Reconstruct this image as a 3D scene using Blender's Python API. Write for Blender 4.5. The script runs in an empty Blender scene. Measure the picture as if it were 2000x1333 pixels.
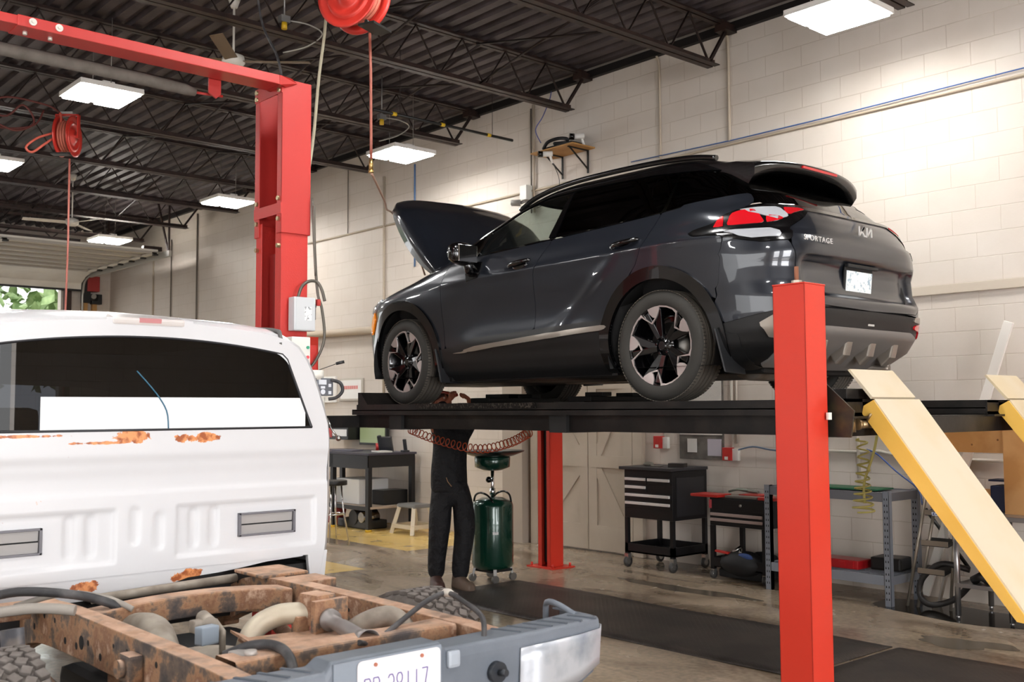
import bpy, bmesh, math, random
import numpy as np
from mathutils import Vector, Matrix
random.seed(7)
PI = math.pi
SC = bpy.context.scene
COL = SC.collection

# ---------------------------------------------------------------- camera
CAM_H = 1.60
_f, _yaw, _pitch, _roll = 2036.14, -0.844878, 0.0655741, -0.0046138
def _camera():
    cy, sy, cp, sp = math.cos(_yaw), math.sin(_yaw), math.cos(_pitch), math.sin(_pitch)
    fwd = Vector((sy * cp, cy * cp, sp)); right = Vector((cy, -sy, 0)); up = right.cross(fwd)
    r = math.cos(_roll) * right + math.sin(_roll) * up
    u = -math.sin(_roll) * right + math.cos(_roll) * up
    cd = bpy.data.cameras.new('camera'); cd.sensor_width = 36; cd.lens = _f * 36 / 2000
    cd.clip_start = .05; cd.clip_end = 200
    cd.dof.use_dof = True; cd.dof.focus_distance = 6.6; cd.dof.aperture_fstop = 5.0
    o = bpy.data.objects.new('camera', cd); COL.objects.link(o)
    m = Matrix(((r.x, u.x, -fwd.x, 0), (r.y, u.y, -fwd.y, 0), (r.z, u.z, -fwd.z, CAM_H), (0, 0, 0, 1)))
    o.matrix_world = m; SC.camera = o
_camera()

# ---------------------------------------------------------------- world, exposure
SC.view_settings.view_transform = 'Standard'; SC.view_settings.look = 'None'
SC.view_settings.gamma = 1; SC.view_settings.use_curve_mapping = False
SC.view_settings.exposure = 0.9
SC.cycles.max_bounces = 8; SC.cycles.diffuse_bounces = 5; SC.cycles.glossy_bounces = 4
SC.cycles.transparent_max_bounces = 12; SC.cycles.caustics_reflective = False; SC.cycles.caustics_refractive = False
SC.cycles.sample_clamp_indirect = 6
W = bpy.data.worlds.new('world'); SC.world = W; W.use_nodes = True
_bg = W.node_tree.nodes['Background']
_sky = W.node_tree.nodes.new('ShaderNodeTexSky'); _sky.sky_type = 'HOSEK_WILKIE'; _sky.turbidity = 6
_sky.sun_direction = (0.3, -0.7, 0.65)
_mx = W.node_tree.nodes.new('ShaderNodeMixRGB'); _mx.inputs[0].default_value = .75; _mx.inputs[2].default_value = (1, 1, 1, 1)
W.node_tree.links.new(_sky.outputs[0], _mx.inputs[1]); W.node_tree.links.new(_mx.outputs[0], _bg.inputs[0])
_bg.inputs[1].default_value = 2.0
# daylight coming in through the open bay doors behind the camera and far down the hall
def area(name, loc, size, power, rot, col=(.98, .98, 1)):
    l = bpy.data.lights.new(name, 'AREA'); l.shape = 'RECTANGLE'; l.size, l.size_y = size; l.energy = power; l.color = col
    o = bpy.data.objects.new(name, l); COL.objects.link(o); o.location = loc; o.rotation_euler = rot; return o
area('bay_daylight', (6.4, 2.6, 1.9), (3.4, 3.4), 300, (0, PI / 2, 0))
area('bay_daylight_second', (6.4, -3.0, 1.9), (3.4, 3.4), 240, (0, PI / 2, 0))
area('side_daylight', (-1.0, -7.3, 2.2), (7.0, 2.6), 50, (PI / 2, 0, 0))
LAMP = 37.0          # emission of the LED panels

# ---------------------------------------------------------------- materials
def srgb(h):
    if isinstance(h, str):
        h = h.lstrip('#'); v = [int(h[i:i + 2], 16) / 255 for i in (0, 2, 4)]
        return tuple(((x / 12.92) if x <= .04045 else ((x + .055) / 1.055) ** 2.4) for x in v)
    return tuple(h)
def new_mat(name):
    m = bpy.data.materials.new(name); m.use_nodes = True
    nt = m.node_tree; return m, nt, nt.nodes['Principled BSDF']
def node(nt, t, **kw):
    n = nt.nodes.new(t)
    for k, v in kw.items(): setattr(n, k, v)
    return n
MATS = {}
def M(name, col='#808080', rough=.5, metal=0.0, coat=0.0, noise=None, bump=None, emit=0, spec=.5, alpha=1):
    """noise=(scale, other colour, low, high[, detail]); bump=(scale, strength, distance)"""
    if name in MATS: return MATS[name]
    m, nt, b = new_mat(name); c = srgb(col)
    b.inputs['Base Color'].default_value = (*c, 1); b.inputs['Roughness'].default_value = rough
    b.inputs['Metallic'].default_value = metal; b.inputs['Coat Weight'].default_value = coat
    b.inputs['Coat Roughness'].default_value = .03; b.inputs['Specular IOR Level'].default_value = spec
    if emit:
        b.inputs['Emission Color'].default_value = (*c, 1); b.inputs['Emission Strength'].default_value = emit
    if noise or bump:
        tc = node(nt, 'ShaderNodeTexCoord')
    if noise:
        n = node(nt, 'ShaderNodeTexNoise'); n.inputs['Scale'].default_value = noise[0]
        n.inputs['Detail'].default_value = noise[4] if len(noise) > 4 else 6
        nt.links.new(tc.outputs['Object'], n.inputs['Vector'])
        r = node(nt, 'ShaderNodeValToRGB'); r.color_ramp.elements[0].position = noise[2]; r.color_ramp.elements[1].position = noise[3]
        r.color_ramp.elements[0].color = (*c, 1); r.color_ramp.elements[1].color = (*srgb(noise[1]), 1)
        nt.links.new(n.outputs['Fac'], r.inputs[0]); nt.links.new(r.outputs[0], b.inputs['Base Color'])
    if bump:
        n = node(nt, 'ShaderNodeTexNoise'); n.inputs['Scale'].default_value = bump[0]; n.inputs['Detail'].default_value = 5
        nt.links.new(tc.outputs['Object'], n.inputs['Vector'])
        bp = node(nt, 'ShaderNodeBump'); bp.inputs['Strength'].default_value = bump[1]
        bp.inputs['Distance'].default_value = bump[2] if len(bump) > 2 else .01
        nt.links.new(n.outputs['Fac'], bp.inputs['Height']); nt.links.new(bp.outputs[0], b.inputs['Normal'])
    MATS[name] = m; return m
def glass(name, tint='#ffffff', clear=.9, rough=.02):
    """thin pane: see-through with a Fresnel reflection"""
    if name in MATS: return MATS[name]
    m = bpy.data.materials.new(name); m.use_nodes = True; nt = m.node_tree
    for n in list(nt.nodes): nt.nodes.remove(n)
    out = node(nt, 'ShaderNodeOutputMaterial'); t = node(nt, 'ShaderNodeBsdfTransparent'); g = node(nt, 'ShaderNodeBsdfGlossy')
    t.inputs[0].default_value = (*[v * clear for v in srgb(tint)], 1); g.inputs['Roughness'].default_value = rough
    lw = node(nt, 'ShaderNodeLayerWeight'); lw.inputs[0].default_value = .5
    pw = node(nt, 'ShaderNodeMath', operation='POWER'); pw.inputs[1].default_value = 5; nt.links.new(lw.outputs['Facing'], pw.inputs[0])
    fr = node(nt, 'ShaderNodeMath', operation='MULTIPLY_ADD'); fr.inputs[1].default_value = .93; fr.inputs[2].default_value = .055; nt.links.new(pw.outputs[0], fr.inputs[0])
    mx = node(nt, 'ShaderNodeMixShader')
    nt.links.new(fr.outputs[0], mx.inputs[0]); nt.links.new(t.outputs[0], mx.inputs[1]); nt.links.new(g.outputs[0], mx.inputs[2])
    nt.links.new(mx.outputs[0], out.inputs[0]); MATS[name] = m; return m

# ---------------------------------------------------------------- mesh helpers
class MB:
    """collects shapes in one bmesh; build() links it as ONE object"""
    def __init__(s): s.b = bmesh.new(); s.mi = 0; s.mats = []
    def mat(s, m):
        if m not in s.mats: s.mats.append(m)
        s.mi = s.mats.index(m); return s
    def _f(s, vs, smooth=False):
        try: f = s.b.faces.new(vs)
        except ValueError: return None
        f.material_index = s.mi; f.smooth = smooth; return f
    def poly(s, pts, smooth=False): return s._f([s.b.verts.new(p) for p in pts], smooth)
    def box(s, c, d, rot=None, bev=0.0, taper=None):
        """centre, full dimensions, rotation matrix/euler"""
        x, y, z = d[0] / 2, d[1] / 2, d[2] / 2; R = s._R(rot); vs = []
        tx, ty = taper or (1, 1)
        for k in (-1, 1):
            for j in (-1, 1):
                for i in (-1, 1):
                    q = (i * x * (tx if k > 0 else 1), j * y * (ty if k > 0 else 1), k * z)
                    vs.append(s.b.verts.new(Vector(c) + R @ Vector(q)))
        fs = [s._f([vs[i] for i in f]) for f in ((0, 2, 3, 1), (4, 5, 7, 6), (0, 1, 5, 4), (2, 6, 7, 3), (0, 4, 6, 2), (1, 3, 7, 5))]
        if bev:
            es = list({e for f in fs for e in f.edges})
            r = bmesh.ops.bevel(s.b, geom=es, offset=bev, segments=2, profile=.6, affect='EDGES')
            for f in r['faces']: f.material_index = s.mi
        return s
    def bb(s, x0, x1, y0, y1, z0, z1, bev=0.0):
        return s.box(((x0 + x1) / 2, (y0 + y1) / 2, (z0 + z1) / 2), (x1 - x0, y1 - y0, z1 - z0), None, bev)
    def _R(s, rot):
        if rot is None: return Matrix.Identity(3)
        if isinstance(rot, Matrix): return rot
        from mathutils import Euler
        return Euler(rot).to_matrix()
    def beam(s, a, b, w, h, up=(0, 0, 1), bev=0.0):
        """rectangular bar from a to b, w across, h along up"""
        a, b = Vector(a), Vector(b); d = b - a; L = d.length; d.normalize(); u = Vector(up)
        if abs(d.dot(u)) > .99: u = Vector((1, 0, 0))
        r = d.cross(u).normalized(); u = r.cross(d)
        R = Matrix((d, r, u)).transposed()
        return s.box((a + b) / 2, (L, w, h), R, bev)
    def cyl(s, a, b, r, r2=None, n=20, caps=True, smooth=True):
        a, b = Vector(a), Vector(b); r2 = r if r2 is None else r2
        d = (b - a).normalized(); u = Vector((0, 0, 1)) if abs(d.z) < .95 else Vector((1, 0, 0))
        p = d.cross(u).normalized(); q = d.cross(p)
        A = [s.b.verts.new(a + r * (math.cos(t) * p + math.sin(t) * q)) for t in [2 * PI * i / n for i in range(n)]]
        B = [s.b.verts.new(b + r2 * (math.cos(t) * p + math.sin(t) * q)) for t in [2 * PI * i / n for i in range(n)]]
        for i in range(n): s._f([A[i], A[(i + 1) % n], B[(i + 1) % n], B[i]], smooth)
        if caps: s._f(A[::-1]); s._f(B)
        return s
    def lathe(s, c, prof, axis=(0, 0, 1), n=32, smooth=True, closed=False, a0=0, a1=2 * PI):
        """prof: list of (radius, distance along axis)"""
        c = Vector(c); d = Vector(axis).normalized(); u = Vector((0, 0, 1)) if abs(d.z) < .95 else Vector((1, 0, 0))
        p = d.cross(u).normalized(); q = d.cross(p); full = abs(a1 - a0 - 2 * PI) < 1e-6
        m = n if full else n + 1; rings = []
        for r, h in prof:
            if r < 1e-6 and full: rings.append([s.b.verts.new(c + d * h)]); continue
            rings.append([s.b.verts.new(c + d * h + r * (math.cos(t) * p + math.sin(t) * q)) for t in [a0 + (a1 - a0) * i / n for i in range(m)]])
        prs = list(zip(rings, rings[1:])) + ([(rings[-1], rings[0])] if closed else [])
        for A, B in prs:
            for i in range(n if full else n):
                j = (i + 1) % m
                if not full and i + 1 >= m: continue
                if len(A) == 1 and len(B) == 1: continue
                if len(A) == 1: s._f([A[0], B[j], B[i]], smooth)
                elif len(B) == 1: s._f([A[i], A[j], B[0]], smooth)
                else: s._f([A[i], A[j], B[j], B[i]], smooth)
        return s
    def tube(s, pts, r, n=10, caps=True, closed=False, sub=0):
        pts = [Vector(p) for p in pts]
        if sub: pts = spline(pts, sub, closed)
        rr = r if hasattr(r, '__len__') else [r] * len(pts); rings = []; q = None; N = len(pts)
        for i, p in enumerate(pts):
            a = pts[(i - 1) % N] if (i or closed) else pts[0]; b = pts[(i + 1) % N] if (i < N - 1 or closed) else pts[-1]
            d = (b - a).normalized()
            if q is None:
                u = Vector((0, 0, 1)) if abs(d.z) < .9 else Vector((1, 0, 0)); q = (u - d * u.dot(d)).normalized()
            else: q = (q - d * q.dot(d)).normalized()
            w = d.cross(q)
            rings.append([s.b.verts.new(p + rr[min(i, len(rr) - 1)] * (math.cos(t) * q + math.sin(t) * w)) for t in [2 * PI * k / n for k in range(n)]])
        for A, B in list(zip(rings, rings[1:])) + ([(rings[-1], rings[0])] if closed else []):
            for k in range(n): s._f([A[k], A[(k + 1) % n], B[(k + 1) % n], B[k]], True)
        if caps and not closed: s._f(rings[0][::-1]); s._f(rings[-1])
        return s
    def prism(s, pts, ext, smooth=False):
        """planar polygon (3-D points) extruded by vector ext"""
        e = Vector(ext); A = [s.b.verts.new(Vector(p)) for p in pts]; B = [s.b.verts.new(Vector(p) + e) for p in pts]; n = len(A)
        s._f(A[::-1]); s._f(B)
        for i in range(n): s._f([A[i], A[(i + 1) % n], B[(i + 1) % n], B[i]], smooth)
        return s
    def grid(s, P, smooth=True, wrap_u=False):
        """P[i][j] points -> quads"""
        V = [[s.b.verts.new(p) for p in row] for row in P]; n = len(V); m = len(V[0])
        for i in range(n - 1):
            for j in range(m if wrap_u else m - 1):
                s._f([V[i][j], V[i][(j + 1) % m], V[i + 1][(j + 1) % m], V[i + 1][j]], smooth)
        return V
    def sphere(s, c, r, n=16, sc=(1, 1, 1)):
        prof = [(max(0, r * math.sin(PI * i / (n // 2))), -r * math.cos(PI * i / (n // 2))) for i in range(n // 2 + 1)]
        prof[0] = (0, -r); prof[-1] = (0, r)
        old = set(s.b.verts); s.lathe((0, 0, 0), prof, n=n)
        for v in [q for q in s.b.verts if q not in old]: v.co = Vector((v.co.x * sc[0], v.co.y * sc[1], v.co.z * sc[2])) + Vector(c)
        return s
    def move(s, T):
        bmesh.ops.transform(s.b, matrix=T, verts=s.b.verts); return s
    def build(s, name, mat=None, parent=None, bevel=0.0, solid=0.0, label=None, fix=True, wn=False):
        me = bpy.data.meshes.new(name)
        if fix: bmesh.ops.recalc_face_normals(s.b, faces=s.b.faces)
        s.b.to_mesh(me); s.b.free()
        if mat is not None and not s.mats: me.materials.append(mat)
        for m in s.mats: me.materials.append(m)
        o = bpy.data.objects.new(name, me); COL.objects.link(o)
        if parent is not None: o.parent = parent
        if bevel:
            md = o.modifiers.new('bevel', 'BEVEL'); md.width = bevel; md.segments = 2; md.limit_method = 'ANGLE'; md.angle_limit = math.radians(40)
        if solid:
            md = o.modifiers.new('thick', 'SOLIDIFY'); md.thickness = solid; md.offset = -1
        if wn:
            md = o.modifiers.new('wn', 'WEIGHTED_NORMAL'); md.keep_sharp = True
        if label: o['label'] = label
        return o
def spline(pts, sub, closed=False):
    out = []; N = len(pts)
    rng = range(N if closed else N - 1)
    for i in rng:
        p0 = pts[(i - 1) % N] if (i > 0 or closed) else pts[0]; p1 = pts[i]; p2 = pts[(i + 1) % N]
        p3 = pts[(i + 2) % N] if (i + 2 < N or closed) else pts[-1]
        for k in range(sub):
            t = k / sub
            out.append(.5 * ((2 * p1) + (p2 - p0) * t + (2 * p0 - 5 * p1 + 4 * p2 - p3) * t * t + (3 * p1 - p0 - 3 * p2 + p3) * t ** 3))
    if not closed: out.append(pts[-1])
    return out
def tag(o, label, cat, group=None, kind=None):
    o['label'] = label; o['category'] = cat
    if group: o['group'] = group
    if kind: o['kind'] = kind
    return o
def thing(name, label, cat, loc=(0, 0, 0), rot=(0, 0, 0), group=None):
    o = bpy.data.objects.new(name, None); o.empty_display_size = .1; COL.objects.link(o)
    o.location = loc; o.rotation_euler = rot; return tag(o, label, cat, group)
def struct(mb, name, m, **k):
    o = mb.build(name, m, **k); o['kind'] = 'structure'; return o
def dup(root, loc, rot=None, label=None, group=None):
    r = root.copy(); COL.objects.link(r); r.location = loc
    if rot is not None: r.rotation_euler = rot
    if label: r['label'] = label
    if group: r['group'] = group
    for ch in list(root.children):
        c = ch.copy(); COL.objects.link(c); c.parent = r
        for g in ch.children:
            d = g.copy(); COL.objects.link(d); d.parent = c
    return r
def text(name, body, size, mat, parent, loc, rot, depth=.001, bold=0.0, align='CENTER', spacing=1.0, shear=0.0, sx=1.0):
    cu = bpy.data.curves.new(name, 'FONT'); cu.body = body; cu.size = size; cu.extrude = depth; cu.align_x = align; cu.align_y = 'CENTER'
    cu.space_character = spacing; cu.offset = bold; cu.shear = shear; cu.resolution_u = 3
    t = bpy.data.objects.new(name, cu); COL.objects.link(t)
    dg = bpy.context.evaluated_depsgraph_get(); me = bpy.data.meshes.new_from_object(t.evaluated_get(dg))
    bpy.data.objects.remove(t); me.materials.clear(); me.materials.append(mat)
    o = bpy.data.objects.new(name, me); COL.objects.link(o); o.parent = parent; o.location = loc; o.rotation_euler = rot; o.scale = (sx, 1, 1)
    return o
# ================================================================ ROOM
WY = 8.6; XF = -23.1; XN = 6.0; YL = -7.6; ZC = 5.52
def block_mat(name, base, dark, horiz='X'):
    m, nt, b = new_mat(name); tc = node(nt, 'ShaderNodeTexCoord'); sp = node(nt, 'ShaderNodeSeparateXYZ'); cb = node(nt, 'ShaderNodeCombineXYZ')
    nt.links.new(tc.outputs['Object'], sp.inputs[0]); nt.links.new(sp.outputs[horiz], cb.inputs[0]); nt.links.new(sp.outputs['Z'], cb.inputs[1])
    br = node(nt, 'ShaderNodeTexBrick'); br.offset = .5; nt.links.new(cb.outputs[0], br.inputs['Vector'])
    br.inputs['Scale'].default_value = 1; br.inputs['Brick Width'].default_value = .4064; br.inputs['Row Height'].default_value = .2032
    br.inputs['Mortar Size'].default_value = .0045; br.inputs['Mortar Smooth'].default_value = .6; br.inputs['Bias'].default_value = 0
    n = node(nt, 'ShaderNodeTexNoise'); n.inputs['Scale'].default_value = 1.3; n.inputs['Detail'].default_value = 5
    nt.links.new(tc.outputs['Object'], n.inputs['Vector'])
    r = node(nt, 'ShaderNodeValToRGB'); r.color_ramp.elements[0].position = .3; r.color_ramp.elements[1].position = .75
    r.color_ramp.elements[0].color = (*srgb(base), 1); r.color_ramp.elements[1].color = (*srgb(dark), 1)
    nt.links.new(n.outputs['Fac'], r.inputs[0])
    mx = node(nt, 'ShaderNodeMixRGB'); mx.blend_type = 'MULTIPLY'; mx.inputs[2].default_value = (.86, .83, .79, 1)
    nt.links.new(br.outputs['Fac'], mx.inputs[0]); nt.links.new(r.outputs[0], mx.inputs[1]); nt.links.new(mx.outputs[0], b.inputs['Base Color'])
    n2 = node(nt, 'ShaderNodeTexNoise'); n2.inputs['Scale'].default_value = 60; nt.links.new(tc.outputs['Object'], n2.inputs['Vector'])
    ad = node(nt, 'ShaderNodeMath', operation='MULTIPLY_ADD'); nt.links.new(n2.outputs['Fac'], ad.inputs[0]); ad.inputs[1].default_value = -.12
    nt.links.new(br.outputs['Fac'], ad.inputs[2])
    bp = node(nt, 'ShaderNodeBump'); bp.invert = True; bp.inputs['Strength'].default_value = .4; bp.inputs['Distance'].default_value = .006
    nt.links.new(ad.outputs[0], bp.inputs['Height']); nt.links.new(bp.outputs[0], b.inputs['Normal'])
    b.inputs['Roughness'].default_value = .62; return m
BLOCK = block_mat('painted_block', '#d5ccc2', '#c9beb2')
BLOCKY = block_mat('painted_block_end', '#d5ccc2', '#c9beb2', 'Y')
def floor_mat():
    m, nt, b = new_mat('concrete_floor'); tc = node(nt, 'ShaderNodeTexCoord'); L = nt.links
    def noise(sc, det=6, dist=0.0, vec=None):
        n = node(nt, 'ShaderNodeTexNoise'); n.inputs['Scale'].default_value = sc; n.inputs['Detail'].default_value = det; n.inputs['Distortion'].default_value = dist
        L.new(vec or tc.outputs['Object'], n.inputs['Vector']); return n
    def ramp(src, p0, c0, p1, c1):
        r = node(nt, 'ShaderNodeValToRGB'); r.color_ramp.elements[0].position = p0; r.color_ramp.elements[1].position = p1
        r.color_ramp.elements[0].color = (*srgb(c0), 1); r.color_ramp.elements[1].color = (*srgb(c1), 1); L.new(src, r.inputs[0]); return r
    mp = node(nt, 'ShaderNodeMapping'); mp.inputs['Scale'].default_value = (.5, 1.4, 1); L.new(tc.outputs['Object'], mp.inputs[0])
    a = ramp(noise(.9, 8, .4, mp.outputs[0]).outputs['Fac'], .32, '#94836d', .7, '#b6a48f')
    s = ramp(noise(1.6, 8, .8, mp.outputs[0]).outputs['Fac'], .52, '#ffffff', .72, '#9c8f80')
    mx = node(nt, 'ShaderNodeMixRGB'); mx.blend_type = 'MULTIPLY'; mx.inputs[0].default_value = 1
    L.new(a.outputs[0], mx.inputs[1]); L.new(s.outputs[0], mx.inputs[2])
    f = ramp(noise(24, 4).outputs['Fac'], .35, '#d8d8d8', .65, '#ffffff')
    m2 = node(nt, 'ShaderNodeMixRGB'); m2.blend_type = 'MULTIPLY'; m2.inputs[0].default_value = .8
    L.new(mx.outputs[0], m2.inputs[1]); L.new(f.outputs[0], m2.inputs[2])
    # painted yellow zones by the wall (rectangles in floor coordinates)
    sp = node(nt, 'ShaderNodeSeparateXYZ'); L.new(tc.outputs['Object'], sp.inputs[0])
    def mth(op, x, y):
        n = node(nt, 'ShaderNodeMath', operation=op)
        for i, v in enumerate((x, y)):
            if isinstance(v, (int, float)): n.inputs[i].default_value = v
            else: L.new(v, n.inputs[i])
        return n.outputs[0]
    def rect(x0, x1, y0, y1):
        r = mth('MULTIPLY', mth('GREATER_THAN', sp.outputs['X'], x0), mth('LESS_THAN', sp.outputs['X'], x1))
        return mth('MULTIPLY', r, mth('MULTIPLY', mth('GREATER_THAN', sp.outputs['Y'], y0), mth('LESS_THAN', sp.outputs['Y'], y1)))
    yz = mth('MAXIMUM', rect(-20, -9.75, 7.05, 8.6), rect(-13.5, -8.95, 5.2, 5.95))
    wear = mth('MULTIPLY', yz, mth('GREATER_THAN', noise(5, 9).outputs['Fac'], .36))
    m3 = node(nt, 'ShaderNodeMixRGB'); L.new(wear, m3.inputs[0]); L.new(m2.outputs[0], m3.inputs[1]); m3.inputs[2].default_value = (*srgb('#d9b86f'), 1)
    L.new(m3.outputs[0], b.inputs['Base Color'])
    rr = ramp(noise(1.1, 6, .6).outputs['Fac'], .35, '#5a5a5a', .7, '#a8a8a8'); L.new(rr.outputs[0], b.inputs['Roughness'])
    bp = node(nt, 'ShaderNodeBump'); bp.inputs['Strength'].default_value = .15; bp.inputs['Distance'].default_value = .004
    L.new(noise(18, 6).outputs['Fac'], bp.inputs['Height']); L.new(bp.outputs[0], b.inputs['Normal'])
    return m
struct(MB().bb(XF, XN, YL, WY, -.12, 0), 'floor', floor_mat())
struct(MB().bb(XF - .2, XN, WY, WY + .2, 0, ZC + .1), 'wall_right', BLOCK)
PAINT = M('wall_paint', '#cfc3b4', .6, noise=(1.2, '#c2b5a4', .35, .7))
struct(MB().bb(-7.4, XN, YL - .2, YL, 3.5, ZC + .1).bb(-7.4, XN, YL - .2, YL, 0, .9).bb(XF, -7.4, YL - .2, YL, 0, ZC + .1).bb(3.4, XN, YL - .2, YL, .9, 3.5), 'wall_left', BLOCK)
# wall behind the camera with two open bay doorways
w = MB().bb(XN, XN + .2, 4.4, WY, 0, ZC + .1).bb(XN, XN + .2, -.9, .9, 0, ZC + .1).bb(XN, XN + .2, YL, -4.8, 0, ZC + .1)
w.bb(XN, XN + .2, .9, 4.4, 3.7, ZC + .1).bb(XN, XN + .2, -4.8, -.9, 3.7, ZC + .1); struct(w, 'wall_near', BLOCKY)
# far end wall with the open garage doorway
w = MB().bb(XF - .2, XF, 7.55, WY, 0, ZC + .1).bb(XF - .2, XF, YL, 1.4, 0, ZC + .1).bb(XF - .2, XF, 1.4, 7.55, 4.32, ZC + .1); struct(w, 'wall_far', BLOCKY)
# corrugated steel roof deck, ribs along the hall
DECK = M('roof_deck_steel', '#3a3233', .55, .25, noise=(2.2, '#5a5154', .35, .7), bump=(14, .25, .01))
def deck():
    mb = MB(); per = .20; n = int((WY - YL) / per) + 1; prof = []
    for i in range(n):
        y = YL + i * per
        prof += [(y, ZC), (y + .095, ZC), (y + .118, ZC + .05), (y + .177, ZC + .05)]
    prof = [(min(y, WY), z) for y, z in prof]
    V = [[mb.b.verts.new((x, y, z)) for y, z in prof] for x in (XF, XN)]
    for j in range(len(prof) - 1): mb._f([V[0][j], V[0][j + 1], V[1][j + 1], V[1][j]])
    mb.bb(XF, XN, YL, WY, ZC + .06, ZC + .12); return mb
struct(deck(), 'ceiling', DECK, fix=False)
# steel edge angle and a ledge where the block wall gets thicker
struct(MB().bb(-9.6, XN, WY - .035, WY, 2.56, 2.64, .006), 'trim_1', M('ledge_paint', '#c4b8a8', .6))
struct(MB().bb(XF, XN, WY - .06, WY - .001, ZC - .09, ZC - .005), 'trim_2', M('edge_angle', '#1a1514', .6, .3))
# ---------------------------------------------------------------- roof joists
JST = M('joist_steel', '#3a2822', .5, .35, noise=(9, '#241a18', .4, .65))
JDK = M('joist_web_steel', '#2a1e1b', .5, .35)
def joist(zb=5.0):
    t = thing('roof_joist', '', 'roof joist')
    b = MB()
    for s in (-1, 1):      # two angles back to back: bottom chord
        b.bb(s * .012 - .003, s * .012 + .003, -4.9, 8.28, zb, zb + .066); b.bb(min(s * .012, s * .076), max(s * .012, s * .076), -4.9, 8.28, zb, zb + .008)
    b.build('bottom_chord', JST, t)
    b = MB()
    for s in (-1, 1):
        b.bb(s * .012 - .002, s * .012 + .002, YL, 8.58, ZC - .05, ZC - .002); b.bb(min(s * .012, s * .062), max(s * .012, s * .062), YL, 8.58, ZC - .05, ZC - .044)
    b.bb(-.07, .07, 8.40, 8.58, ZC - .12, ZC - .05)
    b.build('top_chord', JST, t)
    b = MB(); y = 8.2; k = 0; P = []
    while y > -4.9:
        P.append((0, y, zb + .03 if k % 2 == 0 else ZC - .05)); y -= .30; k += 1
    b.tube(P, .0135, n=6); b.beam((0, 8.2, zb + .02), (0, 8.5, ZC - .08), .03, .03)
    b.build('web', JDK, t)
    return t
JX = [-4.25 - 2.03 * i for i in range(9)]
JL = ['brown open-web steel roof joist by the lamp at upper right', 'brown open-web steel roof joist ending over the rear roof of the raised car',
      'brown steel roof joist ending above the camera shelf on the wall', 'brown steel roof joist with a black rod under its wall end',
      'brown steel roof joist ending beside the hanging hose coupling', 'brown steel roof joist passing just behind the tall red post',
      'dark steel roof joist ending left of the tall red post', 'dark steel roof joist above the ceiling fan', 'dark steel roof joist nearest the raised garage door']
_j = joist()
for i, x in enumerate(JX):
    o = _j if i == 0 else dup(_j, (x, 0, 0))
    o.location = (x, 0, 0); o['label'] = JL[i]; o['group'] = 'roof joists'
# bracing rods running diagonally between the joists
for y0, lb in ((5.5, 'line of dark crossed bridging rods between the roof joists, middle of the three'), (2.6, 'line of dark crossed bridging rods between the roof joists, farthest from the block wall'), (6.9, 'line of dark crossed bridging rods between the roof joists, nearest the block wall')):
    br = thing('cross_bracing', lb, 'bracing', (0, 0, 0), group='bridging rods between the joists')
    for i in range(1, 8):
        MB().tube([(JX[i], y0, 5.04), (JX[i + 1], y0, ZC - .06)], .012, n=6).build('bracing_rod', JDK, br); MB().tube([(JX[i], y0 + .03, ZC - .06), (JX[i + 1], y0 + .03, 5.04)], .012, n=6).build('bracing_rod', JDK, br)
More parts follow.
